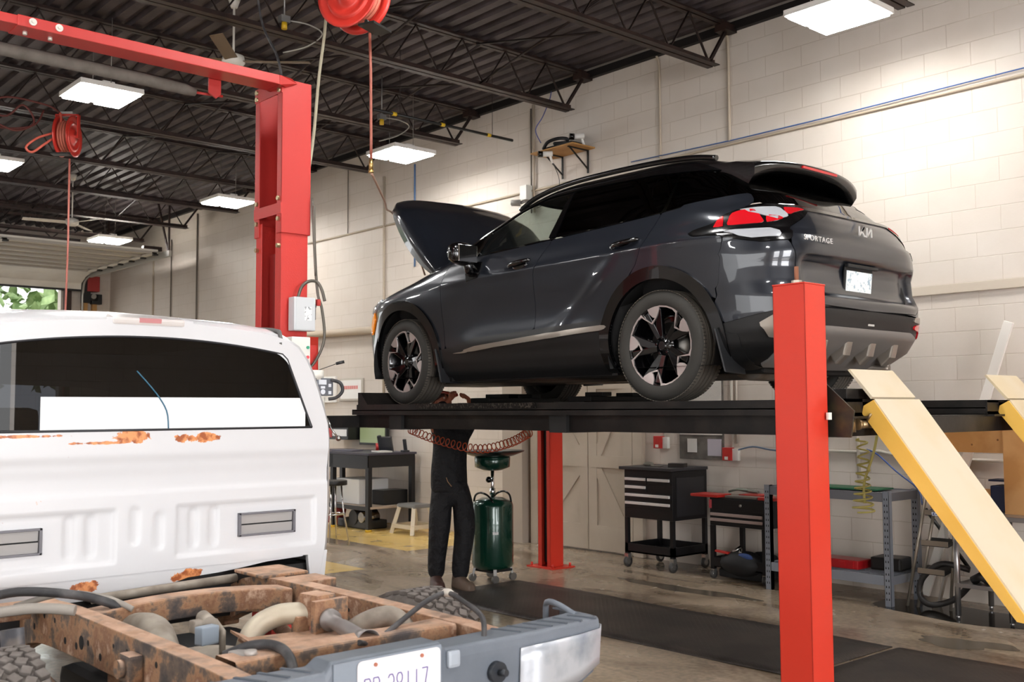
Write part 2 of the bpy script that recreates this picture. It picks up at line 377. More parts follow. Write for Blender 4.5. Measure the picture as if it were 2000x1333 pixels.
# ================================================================ FOUR-POST RAMP LIFT
BLKS = M('black_painted_steel', '#161413', .42, .35, noise=(5, '#2c2723', .45, .72), bump=(30, .2, .004))
BLKD = M('chequer_steel', '#1a1715', .35, .6, noise=(60, '#4a433d', .52, .6), bump=(80, .6, .004))
POSTR = M('red_post_paint', '#c93422', .45, 0, coat=.08, noise=(.8, '#c02e1e', .4, .7), bump=(220, .10, .002))
YEL = M('yellow_ramp_paint', '#e3b452', .55, noise=(3, '#dcaa46', .4, .65))
CREAM = M('cream_ramp_face', '#cdbfa6', .6, noise=(2.5, '#c8b590', .45, .8))
RY = [(4.84, 5.37), (6.45, 6.98)]; RX0, RX1 = -7.42, -2.86; DZ = 1.645
def lift():
    t = thing('ramp_lift', 'black steel four-post ramp lift carrying the charcoal car', 'car lift', (0, 0, 0))
    for k, (y0, y1) in enumerate(RY):
        mb = MB(); mb.bb(RX0, RX1, y0, y1, DZ - .012, DZ); sg = -1
        for yy, o in ((y0, -1), (y1, 1)):
            mb.bb(RX0, RX1, min(yy, yy - o * .008), max(yy, yy - o * .008), DZ - .045, DZ)
            mb.bb(RX0, RX1, min(yy - o * .01, yy + o * .045), max(yy - o * .01, yy + o * .045), DZ - .052, DZ - .040)
            mb.bb(RX0, RX1, yy + o * .035, yy + o * .045, DZ - .085, DZ - .045) if o > 0 else mb.bb(RX0, RX1, yy - .045, yy - .035, DZ - .085, DZ - .045)
            mb.bb(RX0, RX1, min(yy, yy - o * .012), max(yy, yy - o * .012), DZ - .185, DZ - .04)
            mb.bb(RX0, RX1, min(yy, yy - o * .05), max(yy, yy - o * .05), DZ - .19, DZ - .18)
        r = mb.build('runway', BLKS, t)
        MB().bb(-6.55, -5.20, y0 - .034, y1 + .034, DZ - .036, DZ + .002).build('tread_plate', BLKD, r)
        for xs in (-6.9, -5.05): MB().bb(xs, xs + .16, y0 - .03, y1, DZ - .20, DZ - .06).build('stiffener', M('dull_black', '#0a0a0a', .7), r)
        # end box with square sockets
        e = MB(); xx = RX1
        for a, b in ((y0 - .04, y0 + .12), (y0 + .20, y1 + .04)): e.bb(xx, xx + .012, a, b, DZ - .085, DZ - .0)
        e.bb(xx, xx + .012, y0 - .04, y1 + .04, DZ - .015, DZ).bb(xx, xx + .012, y0 - .04, y1 + .04, DZ - .085, DZ - .07).bb(xx - .25, xx + .05, y0 - .03, y1 + .03, DZ - .10, DZ - .088)
        e.build('runway_end', BLKS, r)
        mb = MB()     # front wheel stop
        mb.prism([(RX0 + .02, y0, DZ), (RX0 + .16, y0, DZ), (RX0 + .06, y0, DZ + .10), (RX0 + .02, y0, DZ + .10)], (0, y1 - y0, 0)); mb.build('wheel_stop', BLKS, t)
        # hanging drive-on ramp: hinge at the rear end, upper lip sticks up as a wheel stop
        rp = MB(); a = (-2.93, DZ + .16); hgx = (-2.79, DZ - .02); b = (-2.05, DZ - 1.03)
        ya, yb = y0 + .12, y1 + .06
        dx, dz = b[0] - hgx[0], b[1] - hgx[1]; L = math.hypot(dx, dz); nx, nz = -dz / L * -1, dx / L * -1
        rp.mat(CREAM)
        rp.prism([(a[0], ya + .02, a[1]), (hgx[0], ya, hgx[1] + .03), (hgx[0] - .012, ya, hgx[1] + .02), (a[0] - .012, ya + .02, a[1] - .005)], (0, yb - ya - .02, 0))
        rp.prism([(hgx[0] + .01, ya, hgx[1] + .02), (b[0] + .02, ya, b[1]), (b[0], ya, b[1] - .01), (hgx[0], ya, hgx[1])], (0, yb - ya, 0))
        rp.mat(YEL)
        for yy in (ya - .006, yb):     # side flanges under the plate
            rp.prism([(hgx[0] + .005, yy, hgx[1] + .015), (b[0] + .012, yy, b[1] - .005), (b[0] - .05, yy, b[1] + .0), (hgx[0] - .06, yy, hgx[1] - .055), (hgx[0] - .05, yy, hgx[1] - .015)], (0, .006, 0))
        rp.build('drive_on_ramp', None, t)
    # cross beams between the posts
    for x in (-7.55, -3.02):
        cb = MB(); cb.bb(x, x + .16, 4.46, 7.36, DZ - .185, DZ - .175).bb(x, x + .16, 4.46, 7.36, DZ - .315 + .13, DZ - .05 - .04).bb(x + .15, x + .17, 4.46, 7.36, DZ - .19, DZ - .10)
        cb.build('cross_beam', BLKS, t)
    # slanted side plate behind the near post and stop block
    MB().prism([(-3.02, 4.62, DZ + .12), (-2.90, 4.62, DZ + .12), (-2.70, 4.62, DZ - .06), (-2.72, 4.62, DZ - .19), (-3.05, 4.62, DZ - .19)], (0, .01, 0)).build('side_plate', M('olive_black_plate', '#24211b', .45, .3, noise=(6, '#4a4024', .5, .7)), t)
    MB().bb(-2.98, -2.88, 4.86, 5.34, DZ, DZ + .055).build('stop_bar', BLKS, t, bevel=.004)
    mb = MB().cyl((-2.84, 4.9, DZ - .13), (-2.84, 5.1, DZ - .13), .022).cyl((-2.84, 4.88, DZ - .13), (-2.84, 4.90, DZ - .13), .03).tube([(-2.82, 4.95, DZ - .11), (-2.80, 4.95, DZ - .08), (-2.80, 5.0, DZ - .075)], .007).cyl((-2.86, 4.84, DZ - .17), (-2.86, 4.84, DZ - .10), .035)
    mb.build('air_fitting', M('worn_brass_steel', '#8f7a5c', .35, .8), t)
    # rolling jack bridges under the car
    for x0 in (-5.45, -6.6):
        j = MB().bb(x0 - .16, x0 + .16, 5.39, 6.43, DZ - .10, DZ + .01).bb(x0 - .12, x0 + .12, 5.5, 6.3, DZ + .01, DZ + .05).box((x0 + .08, 5.62, DZ + .065), (.18, .10, .03)).box((x0 - .05, 6.1, DZ + .065), (.18, .10, .03))
        j.build('jack_bridge', M('jack_black', '#0d0d0d', .5, .3), t, bevel=.004)
    # posts, slot faces the middle of the lift
    for (px, py, o) in ((-2.91, 4.49, 1), (-7.70, 4.49, 1), (-2.70, 7.44, -1), (-7.78, 7.42, -1)):
        p = thing('post', '', '', (px, py, 0)); del p['category']; del p['label']; p.parent = t
        w = .091; top = 2.205 if o > 0 else 2.15; mb = MB()
        mb.bb(-w, w, -w * o if o > 0 else w - .006, (-w + .006) if o > 0 else w, 0, top)
        mb.bb(-w, -w + .006, -w, w, 0, top).bb(w - .006, w, -w, w, 0, top)
        fy = w if o > 0 else -w
        for s in (-1, 1): mb.bb(min(s * w, s * .040), max(s * w, s * .040), min(fy, fy - o * .006), max(fy, fy - o * .006), 0, top)
        mb.bb(-w - .002, w + .002, -w - .002, w + .002, top, top + .008)
        mb.build('column', POSTR, p, bevel=.0025)
        b = MB().bb(-.19, .19, -.16, .16, 0, .012)
        b.build('base_plate', POSTR, p)
        b = MB()
        for sx in (-.155, .155):
            for sy in (-.12, .12): b.cyl((sx, sy, .012), (sx, sy, .045), .012, n=8)
        b.build('anchor_bolts', POSTR, p)
        b = MB().mat(M('rusty_thread', '#8a5a42', .7, .4)).cyl((-.01, .0, top), (-.01, .0, top + .10), .011, n=12).mat(M('zinc_nut', '#c9c2b4', .3, .9)).cyl((-.01, 0, top + .006), (-.01, 0, top + .03), .026, n=6, smooth=False).cyl((-.01, 0, top + .006), (-.01, 0, top + .012), .032, n=16)
        b.build('cable_stud', None, p)
        MB().bb(-.034, .034, -.05, .05, .05, top - .1).build('slot_guide', M('slot_black', '#0b0b0b', .6), p)
    MB().box((-2.80, 4.56, 1.56), (.012, .03, .035)).build('limit_switch', M('off_white_plastic', '#dedbd2', .5), t)
    return t
lift()
# ================================================================ RAISED CAR (s = metres behind the front axle, h = height above the lift deck, y = to the right of the car)
CAR_X, CAR_Y, CAR_Z = -7.07, 5.98, 1.645
_H = [  # h, half width, front s, rear s
 (.185, .800, -.72, 3.34), (.25, .862, -.85, 3.50), (.33, .893, -.900, 3.63), (.42, .908, -.918, 3.695), (.52, .918, -.925, 3.715), (.62, .925, -.925, 3.715),
 (.70, .930, -.922, 3.675), (.80, .932, -.895, 3.665), (.85, .932, -.86, 3.68), (.88, .931, -.81, 3.685), (.92, .929, -.66, 3.68), (.95, .926, -.52, 3.675),
 (.98, .922, -.37, 3.665), (1.01, .917, -.235, 3.655), (1.05, .908, -.09, 3.64), (1.08, .900, .03, 3.625), (1.11, .889, .13, 3.61), (1.15, .870, .20, 3.58), (1.20, .843, .27, 3.53),
 (1.25, .815, .36, 3.475), (1.30, .787, .47, 3.42), (1.35, .760, .59, 3.36), (1.40, .732, .72, 3.29), (1.45, .704, .85, 3.22), (1.50, .675, .98, 3.14), (1.54, .648, 1.09, 3.07), (1.575, .618, 1.20, 3.00),
 (1.60, .585, 1.31, 2.91), (1.62, .545, 1.43, 2.80), (1.635, .495, 1.55, 2.68), (1.648, .42, 1.70, 2.54), (1.655, .33, 1.84, 2.42), (1.66, .17, 1.98, 2.28)]
_Ha = np.array(_H)
def car_ring(h):
    return [float(np.interp(h, _Ha[:, 0], _Ha[:, k])) for k in (1, 2, 3)]
def _smooth_rows():
    hs = []
    for a, b in zip(_H, _H[1:]):
        n = max(1, int(round((b[0] - a[0]) / .02)))
        hs += [a[0] + (b[0] - a[0]) * i / n for i in range(n)]
    hs.append(_H[-1][0]); return np.array(hs)
def car_surface(hs, NP=150, inset=0.0):
    """vertices [row][col] from front centre round the left (-y) side to the rear centre; columns NP+1"""
    # catmull smoothing of table rows
    w = np.interp(hs, _Ha[:, 0], _Ha[:, 1]); sf = np.interp(hs, _Ha[:, 0], _Ha[:, 2]); sr = np.interp(hs, _Ha[:, 0], _Ha[:, 3])
    rows = []
    for h, W_, F_, R_ in zip(hs, w, sf, sr):
        W_ -= inset; F_ += inset; R_ -= inset
        sc = min(max(1.4, (F_ + R_) / 2 - .2), R_ - .05) if h < 1.2 else (F_ + R_) / 2
        nf, mf = (9, 2.5) if h < 1.12 else (7, 3.2)
        nr, mr = (9, 6.0) if h < 1.0 else (8, 5.0 if h < 1.2 else 3.6)
        th = np.linspace(0, PI / 2, 240)
        # front quarter: u from 1 to 0
        v = np.sin(th) ** (2 / mf); u = np.cos(th).clip(0) ** (2 / nf)
        fr = np.stack([sc - (sc - F_) * u, -W_ * v], 1)
        v2 = np.cos(th).clip(0) ** (2 / mr); u2 = np.sin(th) ** (2 / nr)
        re = np.stack([sc + (R_ - sc) * u2, -W_ * v2], 1)
        P = np.concatenate([fr, re[1:]]); d = np.r_[0, np.cumsum(np.hypot(*np.diff(P, axis=0).T))]
        t = np.linspace(0, d[-1], NP + 1)
        q = np.stack([np.interp(t, d, P[:, 0]), np.interp(t, d, P[:, 1])], 1)
        rows.append(np.c_[q[:, 0], q[:, 1], np.full(NP + 1, h), d[-1] - t])      # s, y, h, arc distance from rear centre
    return np.array(rows)
def gauss(x, c, s): return np.exp(-((x - c) / s) ** 2)
def sstep(x, a, b):
    t = np.clip((x - a) / (b - a), 0, 1); return t * t * (3 - 2 * t)
def car_shape(P):
    """sculpt the plain rings: haunches, waist crease, scalloped doors, bumper and tailgate steps"""
    s, y, h, q = [P[..., i].copy() for i in range(4)]
    side = sstep(np.abs(y), .45, .75) * sstep(q, .9, 1.15) * sstep(s, -.6, -.25)
    # shoulder over the rear wheel running into the tail
    d = .032 * gauss(s, 2.85, .55) * gauss(h, .98, .17) + .020 * gauss(s, 0.02, .5) * gauss(h, .82, .18)
    d += .028 * sstep(s, 2.3, 3.2) * gauss(h, 1.17, .10)
    # waist crease at door-handle height and the hollow under it
    c = .93 + .035 * (s - .5) / 2
    d += .012 * gauss(h, c + .02, .03) * sstep(s, .3, .8)
    mid = sstep(s, .45, 1.1) * (1 - sstep(s, 1.9, 2.5))
    d -= .030 * mid * gauss(h, .68, .16)
    d += .020 * mid * gauss(h, .46, .07)
    # diagonal crease from sill to the rear haunch
    k = (h - .46) - (s - 1.75) * .75
    d += .011 * gauss(k, 0, .055) * sstep(s, 1.6, 1.9) * (1 - sstep(s, 2.3, 2.5))
    y2 = y - np.sign(y + 1e-9) * -1 * d * side * -1 if False else y + np.where(y < 0, -1, 1) * d * side
    # tailgate: shallow plate recess, shelf under it, undercut below
    rear = sstep(s, 3.3, 3.6)
    s2 = s - rear * .055 * sstep(h, .615, .635) * (1 - sstep(h, .845, .86)) * (1 - sstep(np.abs(y), .60, .66))
    s2 = s2 + rear * .018 * gauss(h, .99, .09) * (1 - sstep(np.abs(y), .5, .8))
    s2 = s2 - rear * .05 * (1 - sstep(h, .30, .42)) * (1 - sstep(np.abs(y), .5, .75))
    return np.stack([s2, y2, h, q], -1)
def sdf_poly(pts, x, y):
    """signed distance, positive inside"""
    pts = np.array(pts, float); n = len(pts); d = np.full(x.shape, 1e9); ins = np.zeros(x.shape, bool)
    for i in range(n):
        x0, y0 = pts[i]; x1, y1 = pts[(i + 1) % n]; ex, ey = x1 - x0, y1 - y0
        t = np.clip(((x - x0) * ex + (y - y0) * ey) / (ex * ex + ey * ey + 1e-12), 0, 1)
        d = np.minimum(d, np.hypot(x - x0 - t * ex, y - y0 - t * ey))
        c = ((y0 > y) != (y1 > y)) & (x < (x1 - x0) * (y - y0) / ((y1 - y0) if y1 != y0 else 1e-12) + x0)
        ins ^= c
    return np.where(ins, d, -d)
def rpoly(pts, r, n=5):
    """rounded polygon"""
    out = []; N = len(pts); P = [Vector(p).to_3d() for p in pts]
    for i in range(N):
        a, b, c = P[i - 1], P[i], P[(i + 1) % N]; u = (a - b); v = (c - b)
        k = min(r, u.length * .45, v.length * .45); p0 = b + u.normalized() * k; p1 = b + v.normalized() * k
        for t in range(n + 1):
            t /= n; q = (1 - t) ** 2 * p0 + 2 * t * (1 - t) * b + t * t * p1; out.append((q.x, q.y))
    return out
class CarSkin:
    def __init__(S, step=.0165, NP=180):
        hs = _smooth_rows(); S.P = car_shape(car_surface(hs, NP)); S.nr, S.nc = S.P.shape[:2]
        pts = S.P[..., :3]
        du = np.gradient(pts, axis=1); dv = np.gradient(pts, axis=0); n = np.cross(du, dv); n /= np.linalg.norm(n, axis=-1, keepdims=True) + 1e-12
        # outward
        flip = np.sum(n * (pts - np.array([1.5, 0, .8])), -1) < 0; S.N = np.where(flip[..., None], -n, n)
    def cut(S, f, off=0.0, sides=(-1, 1), mirror=True, smooth=True, fy=None):
        """keep the skin where f(s, y, h, q) > 0 (f is vectorised); clips cells on the exact line. Returns (verts, faces, normals)"""
        P = S.P; val = f(P[..., 0], P[..., 1], P[..., 2], P[..., 3]); verts = []; nors = []; faces = []; cache = {}
        pts = P[..., :3] + S.N * off
        def vid(i, j):
            k = (i, j)
            if k not in cache: cache[k] = len(verts); verts.append(pts[i, j]); nors.append(S.N[i, j])
            return cache[k]
        def cross(a, b):
            k = (a, b) if a < b else (b, a)
            if k not in cache:
                va, vb = val[k[0]], val[k[1]]; t = va / (va - vb); cache[k] = len(verts)
                verts.append(pts[k[0]] * (1 - t) + pts[k[1]] * t); nors.append(S.N[k[0]])
            return cache[k]
        for i in range(S.nr - 1):
            r0, r1 = val[i], val[i + 1]
            for j in range(S.nc - 1):
                if r0[j] <= 0 and r0[j + 1] <= 0 and r1[j] <= 0 and r1[j + 1] <= 0: continue
                c = [(i, j), (i, j + 1), (i + 1, j + 1), (i + 1, j)]
                if r0[j] > 0 and r0[j + 1] > 0 and r1[j] > 0 and r1[j + 1] > 0: faces.append([vid(*k) for k in c]); continue
                out = []
                for a, b in zip(c, c[1:] + c[:1]):
                    if val[a] > 0: out.append(vid(*a))
                    if (val[a] > 0) != (val[b] > 0): out.append(cross(a, b))
                if len(out) > 2: faces.append(out)
        return verts, faces
    def panel(S, name, mat, parent, f, off=0.0, sides=(-1,), solid=.012, join_center=False, smooth=True, label=None):
        """one mesh; sides -1 = as built (left), 1 = mirrored"""
        v, fc = S.cut(f, off); V = []; F = []
        for sd in sides:
            base = len(V)
            for p in v: V.append((p[0], p[1] if sd < 0 else -p[1], p[2]))
            for q in fc: F.append([base + k for k in (q if sd < 0 else q[::-1])])
        me = bpy.data.meshes.new(name); me.from_pydata(V, [], F)
        bm = bmesh.new(); bm.from_mesh(me)
        if len(sides) == 2: bmesh.ops.remove_doubles(bm, verts=bm.verts, dist=.0004)
        for q in bm.faces: q.smooth = smooth
        # outward normals: compare with body centre
        bm.normal_update()
        c = Vector((1.6, 0, .8)); tot = sum((q.calc_center_median() - c).normalized().dot(q.normal) * q.calc_area() for q in bm.faces)
        if tot < 0: bmesh.ops.reverse_faces(bm, faces=bm.faces)
        if solid:
            for e in bm.edges:
                if e.is_boundary: e.smooth = False
        bm.to_mesh(me); bm.free(); me.materials.append(mat)
        o = bpy.data.objects.new(name, me); COL.objects.link(o); o.parent = parent
        if solid:
            md = o.modifiers.new('thick', 'SOLIDIFY'); md.thickness = solid; md.offset = -1; md.use_even_offset = False
        if label: o['label'] = label
        return o
PAINTC = M('charcoal_car_paint', '#20242c', .28, .35, coat=1.0)
CLAD = M('gloss_black_plastic', '#050506', .18, 0, coat=.6)
CLADM = M('matt_black_plastic', '#0e0e0f', .5, bump=(90, .15, .002))
TINT = glass('tinted_glass', '#0c0e10', .10, .01)
CLEAR = glass('window_glass', '#dfe8e4', .86, .01)
CHROME = M('bright_chrome', '#d9d9da', .12, 1.0)
SILV = M('satin_silver_trim', '#a39c93', .32, .7)
RUB = M('tyre_rubber', '#2b2925', .78, bump=(40, .25, .004))
RED = M('red_lamp_lens', '#b3101a', .12, 0, coat=1, emit=.12)
CLRL = M('clear_lamp_lens', '#c9ccd2', .12, .35, coat=1)
DARKIN = M('dark_interior', '#0b0b0c', .8)
UND = M('underbody_black', '#0c0b0b', .6, noise=(7, '#1d1916', .45, .75))
HUBF, HUBR, HUBH = 0.0, 2.755, .355
def car():
    S = CarSkin()
    t = thing('raised_car', 'charcoal grey five-door car with its bonnet open, raised on the black ramp lift', 'car', (CAR_X, CAR_Y, CAR_Z))
    GAP = .0022
    SA = [(.62, 1.13), (.555, 1.02), (.53, .92), (.56, .60), (.57, .30), (.57, .10)]                    # front door, front seam (s, h)
    SB = [(1.74, 1.60), (1.735, 1.13), (1.655, 1.03), (1.605, .93), (1.60, .50), (1.60, .10)]
    SCs = [(2.80, 1.45), (2.735, 1.13), (2.66, 1.0), (2.60, .88), (2.43, .72), (2.30, .58), (2.25, .45), (2.25, .10)]
    DLO = [(.62, 1.135), (1.0, 1.148), (1.7, 1.178), (2.7, 1.225), (3.15, 1.262), (3.42, 1.29), (3.20, 1.405), (3.04, 1.47), (2.5, 1.515), (1.8, 1.535), (1.46, 1.52), (1.22, 1.455), (.95, 1.335), (.72, 1.21)]
    def arch(s, h, R):
        return np.minimum(np.hypot(s - HUBF, h - HUBH) - R, np.hypot(s - HUBR, h - HUBH) - R)
    def side(q): return q - 1.02      # >0 on the flank
    CL = lambda s: np.interp(s, [-.6, .45, .62, .95, 1.3, 2.3, 3.1, 3.3, 3.8], [.50, .43, .44, .505, .515, .555, .47, .40, .36])   # lower edge of paintwork
    def above_clad(s, h): return h - CL(s)
    dlo = lambda s, h: sdf_poly(DLO, s, h)
    RG = [(.00, 1.185), (.60, 1.165), (.66, 1.22), (.56, 1.44), (.40, 1.49), (0, 1.50), (-.3, 1.4)]                     # rear glass (|y|, h)
    def rearglass(s, y, h, q): return np.minimum(sdf_poly([(-.5, 1.175), (.635, 1.165), (.69, 1.22), (.60, 1.44), (.42, 1.50), (-.5, 1.50)], np.abs(y), h), s - 2.6)
    def windscreen(s, y, h, q): return np.minimum(np.minimum(np.minimum(sdf_poly([(-.5, 1.155), (.70, 1.155), (.78, 1.20), (.62, 1.48), (.48, 1.555), (-.5, 1.575)], np.abs(y), h), 1.6 - s), 50), -(s - .66 - (h - 1.15) * 1.9) + .0)
    # tail lamps in (q, h)
    TL = rpoly([(1.32, 1.035), (1.24, 1.055), (1.12, 1.075), (1.03, 1.125), (.93, 1.155), (.80, 1.165), (.44, 1.165), (.54, 1.105), (.69, 1.03), (.72, .945), (.90, .935), (1.05, .965), (1.14, .995), (1.30, 1.01)], .012)
    tl = lambda q, h: sdf_poly(TL, q, h)
    # bonnet opening
    def bonnet(s, y, h, q): return np.minimum(np.minimum(h - .90, .78 + .04 * (s < .1) - np.abs(y)), np.minimum(1.145 - h, (.42 - s)))
    # liftgate / bumper outlines in (|y|, h) on the tail
    TG = [(-.5, 1.60), (.55, 1.50), (.70, 1.22), (.80, 1.16), (.735, 1.02), (.72, .92), (.695, .85), (.665, .60), (.60, .565), (-.5, .545)]
    tgate = lambda s, y, h, q: np.minimum(sdf_poly(TG, np.abs(y), h), s - 2.9)
    # --- body sides
    base = lambda s, y, h, q: np.minimum(np.minimum(above_clad(s, h), arch(s, h, .50)), np.minimum(-dlo(s, h) - .0, 1.60 - h))
    dA = lambda s, h: sdf_poly(SA + [(-3, .1), (-3, 1.13)], s, h)             # positive ahead of front seam
    frontzone = lambda s, h: -(s - np.interp(h, [p[1] for p in SA[::-1]], [p[0] for p in SA[::-1]]))
    z2 = lambda s, h: s - np.interp(h, [p[1] for p in SB[::-1]], [p[0] for p in SB[::-1]])
    z3 = lambda s, h: s - np.interp(h, [p[1] for p in SCs[::-1]], [p[0] for p in SCs[::-1]])
    BMP = lambda s: np.interp(s, [3.20, 3.26, 3.6, 4.0], [.56, 1.03, .97, .94])
    bump = lambda s, y, h, q: np.minimum(BMP(s) - h, np.minimum(s - 3.13 - (1.02 - h) * -.30 * 0 - (h - .55) * .33, 9))   # rear bumper zone
    lamp_out = lambda s, y, h, q: -tl(q, h) - .001
    pillar = lambda s, h: 1.13 + .0 * s - h
    # fender
    S.panel('front_wing', PAINTC, t, lambda s, y, h, q: np.minimum.reduce([base(s, y, h, q), frontzone(s, h) - GAP, -bonnet(s, y, h, q) - .001, 1.15 - h, -windscreen(s, y, h, q), s + .50 + (h - .7) * .0]), sides=(-1,))
    S.panel('front_wing', PAINTC, t, lambda s, y, h, q: np.minimum.reduce([base(s, y, h, q), frontzone(s, h) - GAP, -bonnet(s, y, h, q) - .001, 1.15 - h, -windscreen(s, y, h, q), s + .50]), sides=(1,))
    S.panel('front_bumper', CLAD, t, lambda s, y, h, q: np.minimum.reduce([-(s + .505), .93 - h, arch(s, h, .42), h - .19]), sides=(-1, 1))
    belt = lambda s: np.interp(s, [.5, 1.0, 1.7, 2.7, 3.15], [1.13, 1.148, 1.178, 1.225, 1.262]) - .018
    doors = []
    for sd in (-1, 1):
        d1 = S.panel('front_door', PAINTC, t, lambda s, y, h, q: np.minimum.reduce([base(s, y, h, q), -frontzone(s, h) - GAP, -z2(s, h) - GAP, belt(s) - h]), sides=(sd,))
        d2 = S.panel('rear_door', PAINTC, t, lambda s, y, h, q: np.minimum.reduce([base(s, y, h, q), z2(s, h) - GAP, -z3(s, h) - GAP, belt(s) - h]), sides=(sd,))
        doors.append((d1, d2))
        S.panel('quarter_panel', PAINTC, t, lambda s, y, h, q: np.minimum.reduce([base(s, y, h, q), z3(s, h) - GAP, -bump(s, y, h, q) - GAP, lamp_out(s, y, h, q), -tgate(s, y, h, q) - GAP,
                 1.36 - .17 * (s - 3.0) - h + .0 * s, np.maximum(belt(s) - h, s - 2.9), 1.42 - h]), sides=(sd,))
    # glossy black roof, pillars and window surrounds
    S.panel('roof', CLAD, t, lambda s, y, h, q: np.minimum.reduce([np.maximum(h - 1.545, np.maximum(np.minimum(-dlo(s, h) - .0, h - belt(s) - .003), -9)), h - belt(s) - .003, -dlo(s, h) - .012 * (h > 1.2),
                 -rearglass(s, y, h, q), -windscreen(s, y, h, q), np.where(s > 2.85, h - (1.36 - .17 * (s - 3.0)) , 9), s - .2, -bonnet(s, y, h, q)]) , off=-.002, sides=(-1, 1))
    tg = S.panel('tailgate', PAINTC, t, lambda s, y, h, q: np.minimum.reduce([tgate(s, y, h, q) - GAP, 1.168 - h, lamp_out(s, y, h, q)]), sides=(-1, 1))
    S.panel('tailgate_shoulder', CLAD, tg, lambda s, y, h, q: np.minimum.reduce([tgate(s, y, h, q) - GAP, 1.175 - h, h - 1.150]), off=.006, sides=(-1, 1), label='thin black strip along the top of the tailgate')
    for sd in (-1, 1): S.panel('rear_bumper', PAINTC, t, lambda s, y, h, q: np.minimum.reduce([bump(s, y, h, q) - GAP, above_clad(s, h) - .0, -tgate(s, y, h, q) - GAP, lamp_out(s, y, h, q), arch(s, h, .50), h - np.interp(q, [0, .78, 1.2, 1.5], [.555, .545, .46, .47])]), sides=(sd,))
    # lower black cladding with silver sill strip
    for sd in (-1, 1):
        cl = S.panel('sill_cladding', CLADM, t, lambda s, y, h, q: np.minimum.reduce([-above_clad(s, h) - .0008, arch(s, h, .425), s + .42, 3.34 - s, h - .19]), off=.004, sides=(sd,))
        S.panel('silver_strip', SILV, cl, lambda s, y, h, q: sdf_poly([(.66, .395), (.95, .440), (1.6, .478), (2.30, .515), (2.33, .500), (2.29, .480), (1.62, .445), (1.2, .425), (.80, .395)], s, h), off=.020, sides=(sd,), solid=.02, label='satin silver strip')
        for hx in (HUBF, HUBR):
            S.panel('wheel_arch_trim', CLAD, t, lambda s, y, h, q: np.minimum.reduce([.505 - np.hypot(s - hx, h - HUBH), np.hypot(s - hx, h - HUBH) - .425, h - .20, s + .52 + .0 * h, 3.42 - s]), off=.016, sides=(sd,), solid=.03)
    # glazing
    sideglass = lambda s, y, h, q, a, b, m: np.minimum.reduce([dlo(s, h) + .004, s - a, b - s])
    for k, sd in enumerate((-1, 1)):
        d1, d2 = doors[k]
        S.panel('front_window', CLEAR, d1, lambda s, y, h, q: np.minimum.reduce([dlo(s, h) - .006, s - .93, 1.695 + (h - 1.17) * .12 - s]), off=-.010, sides=(sd,), solid=0)
        S.panel('quarter_light', TINT, d1, lambda s, y, h, q: np.minimum.reduce([dlo(s, h) - .004, .90 - s]), off=-.008, sides=(sd,), solid=0)
        S.panel('rear_window', TINT, d2, lambda s, y, h, q: np.minimum.reduce([dlo(s, h) + .002, s - 1.76, 2.735 + (h - 1.2) * .05 - s]), off=-.006, sides=(sd,), solid=0)
        S.panel('side_rear_glass', TINT, t, lambda s, y, h, q: np.minimum.reduce([dlo(s, h) + .002, s - 2.765, 3.6 - s]), off=-.006, sides=(sd,), solid=0)
        S.panel('door_pillar', CLAD, t, lambda s, y, h, q: np.minimum.reduce([dlo(s, h) + .002, s - 1.69 - (h - 1.17) * .12, 1.765 - s]), off=.001, sides=(sd,))
        S.panel('mirror_triangle', CLAD, d1, lambda s, y, h, q: np.minimum.reduce([dlo(s, h) + .002, s - .895 - (h - 1.14) * .12, .935 - s + (h - 1.14) * .12]), off=.001, sides=(sd,))
        S.panel('window_trim', SILV, t, lambda s, y, h, q: np.minimum.reduce([.003 - np.abs(s - 3.045 + (h - 1.35) * .62 * 1.0), dlo(s, h) - .012]), off=.002, sides=(sd,), solid=0, label='thin bright line across the rear side glass')
    S.panel('windscreen', CLEAR, t, lambda s, y, h, q: windscreen(s, y, h, q) + .004, off=-.008, sides=(-1, 1), solid=0)
    S.panel('rear_screen', TINT, t, lambda s, y, h, q: rearglass(s, y, h, q) + .004, off=-.008, sides=(-1, 1), solid=0)
    # tail lamps
    for sd in (-1, 1):
        b = S.panel('tail_lamp', CLAD, t, lambda s, y, h, q: np.minimum.reduce([tl(q, h) - .001, np.maximum(q - .44, 0)]), off=.006, sides=(sd,))
        for pol, m, nm, lb in (([(1.135, 1.045), (1.07, 1.105), (1.035, 1.115), (1.07, 1.05)], RED, 'red_lens', None),
                  ([(1.05, 1.052), (.99, 1.125), (.93, 1.142), (.835, 1.15), (.825, 1.055)], RED, 'red_lens', None),
                  ([(1.16, 1.032), (.80, 1.032), (.80, 1.042), (1.14, 1.045)], RED, 'red_lens', None),
                  ([(.93, 1.150), (.80, 1.158), (.68, 1.158), (.66, 1.095), (.74, 1.075), (.84, 1.115)], CLRL, 'clear_lens', 'clear lens, white with reflections'),
                  ([(.815, 1.055), (.73, 1.07), (.62, 1.12), (.52, 1.145), (.47, 1.160), (.66, 1.155), (.67, 1.088), (.80, 1.105)], RED, 'red_lens', None),
                  ([(1.08, 1.012), (1.03, 1.022), (.79, 1.018), (.77, .965), (.95, .962), (1.03, .985)], CLRL, 'reversing_lens', 'clear ribbed lens')):
            S.panel(nm, m, b, (lambda pol: lambda s, y, h, q: sdf_poly(pol, q, h))(pol), off=.010, sides=(sd,), solid=.004, label=lb)
    # rear bumper lower section: textured band, silver skid plate, reflectors
    low = S.panel('rear_skid_plate', M('skid_plate_grey', '#86827f', .42, .35), t, lambda s, y, h, q: np.minimum.reduce([s - 3.30, sdf_poly([(-1, .44), (.50, .445), (.62, .415), (.72, .31), (.68, .215), (-1, .20)], np.abs(y), h)]), off=.014, sides=(-1, 1), solid=.02)
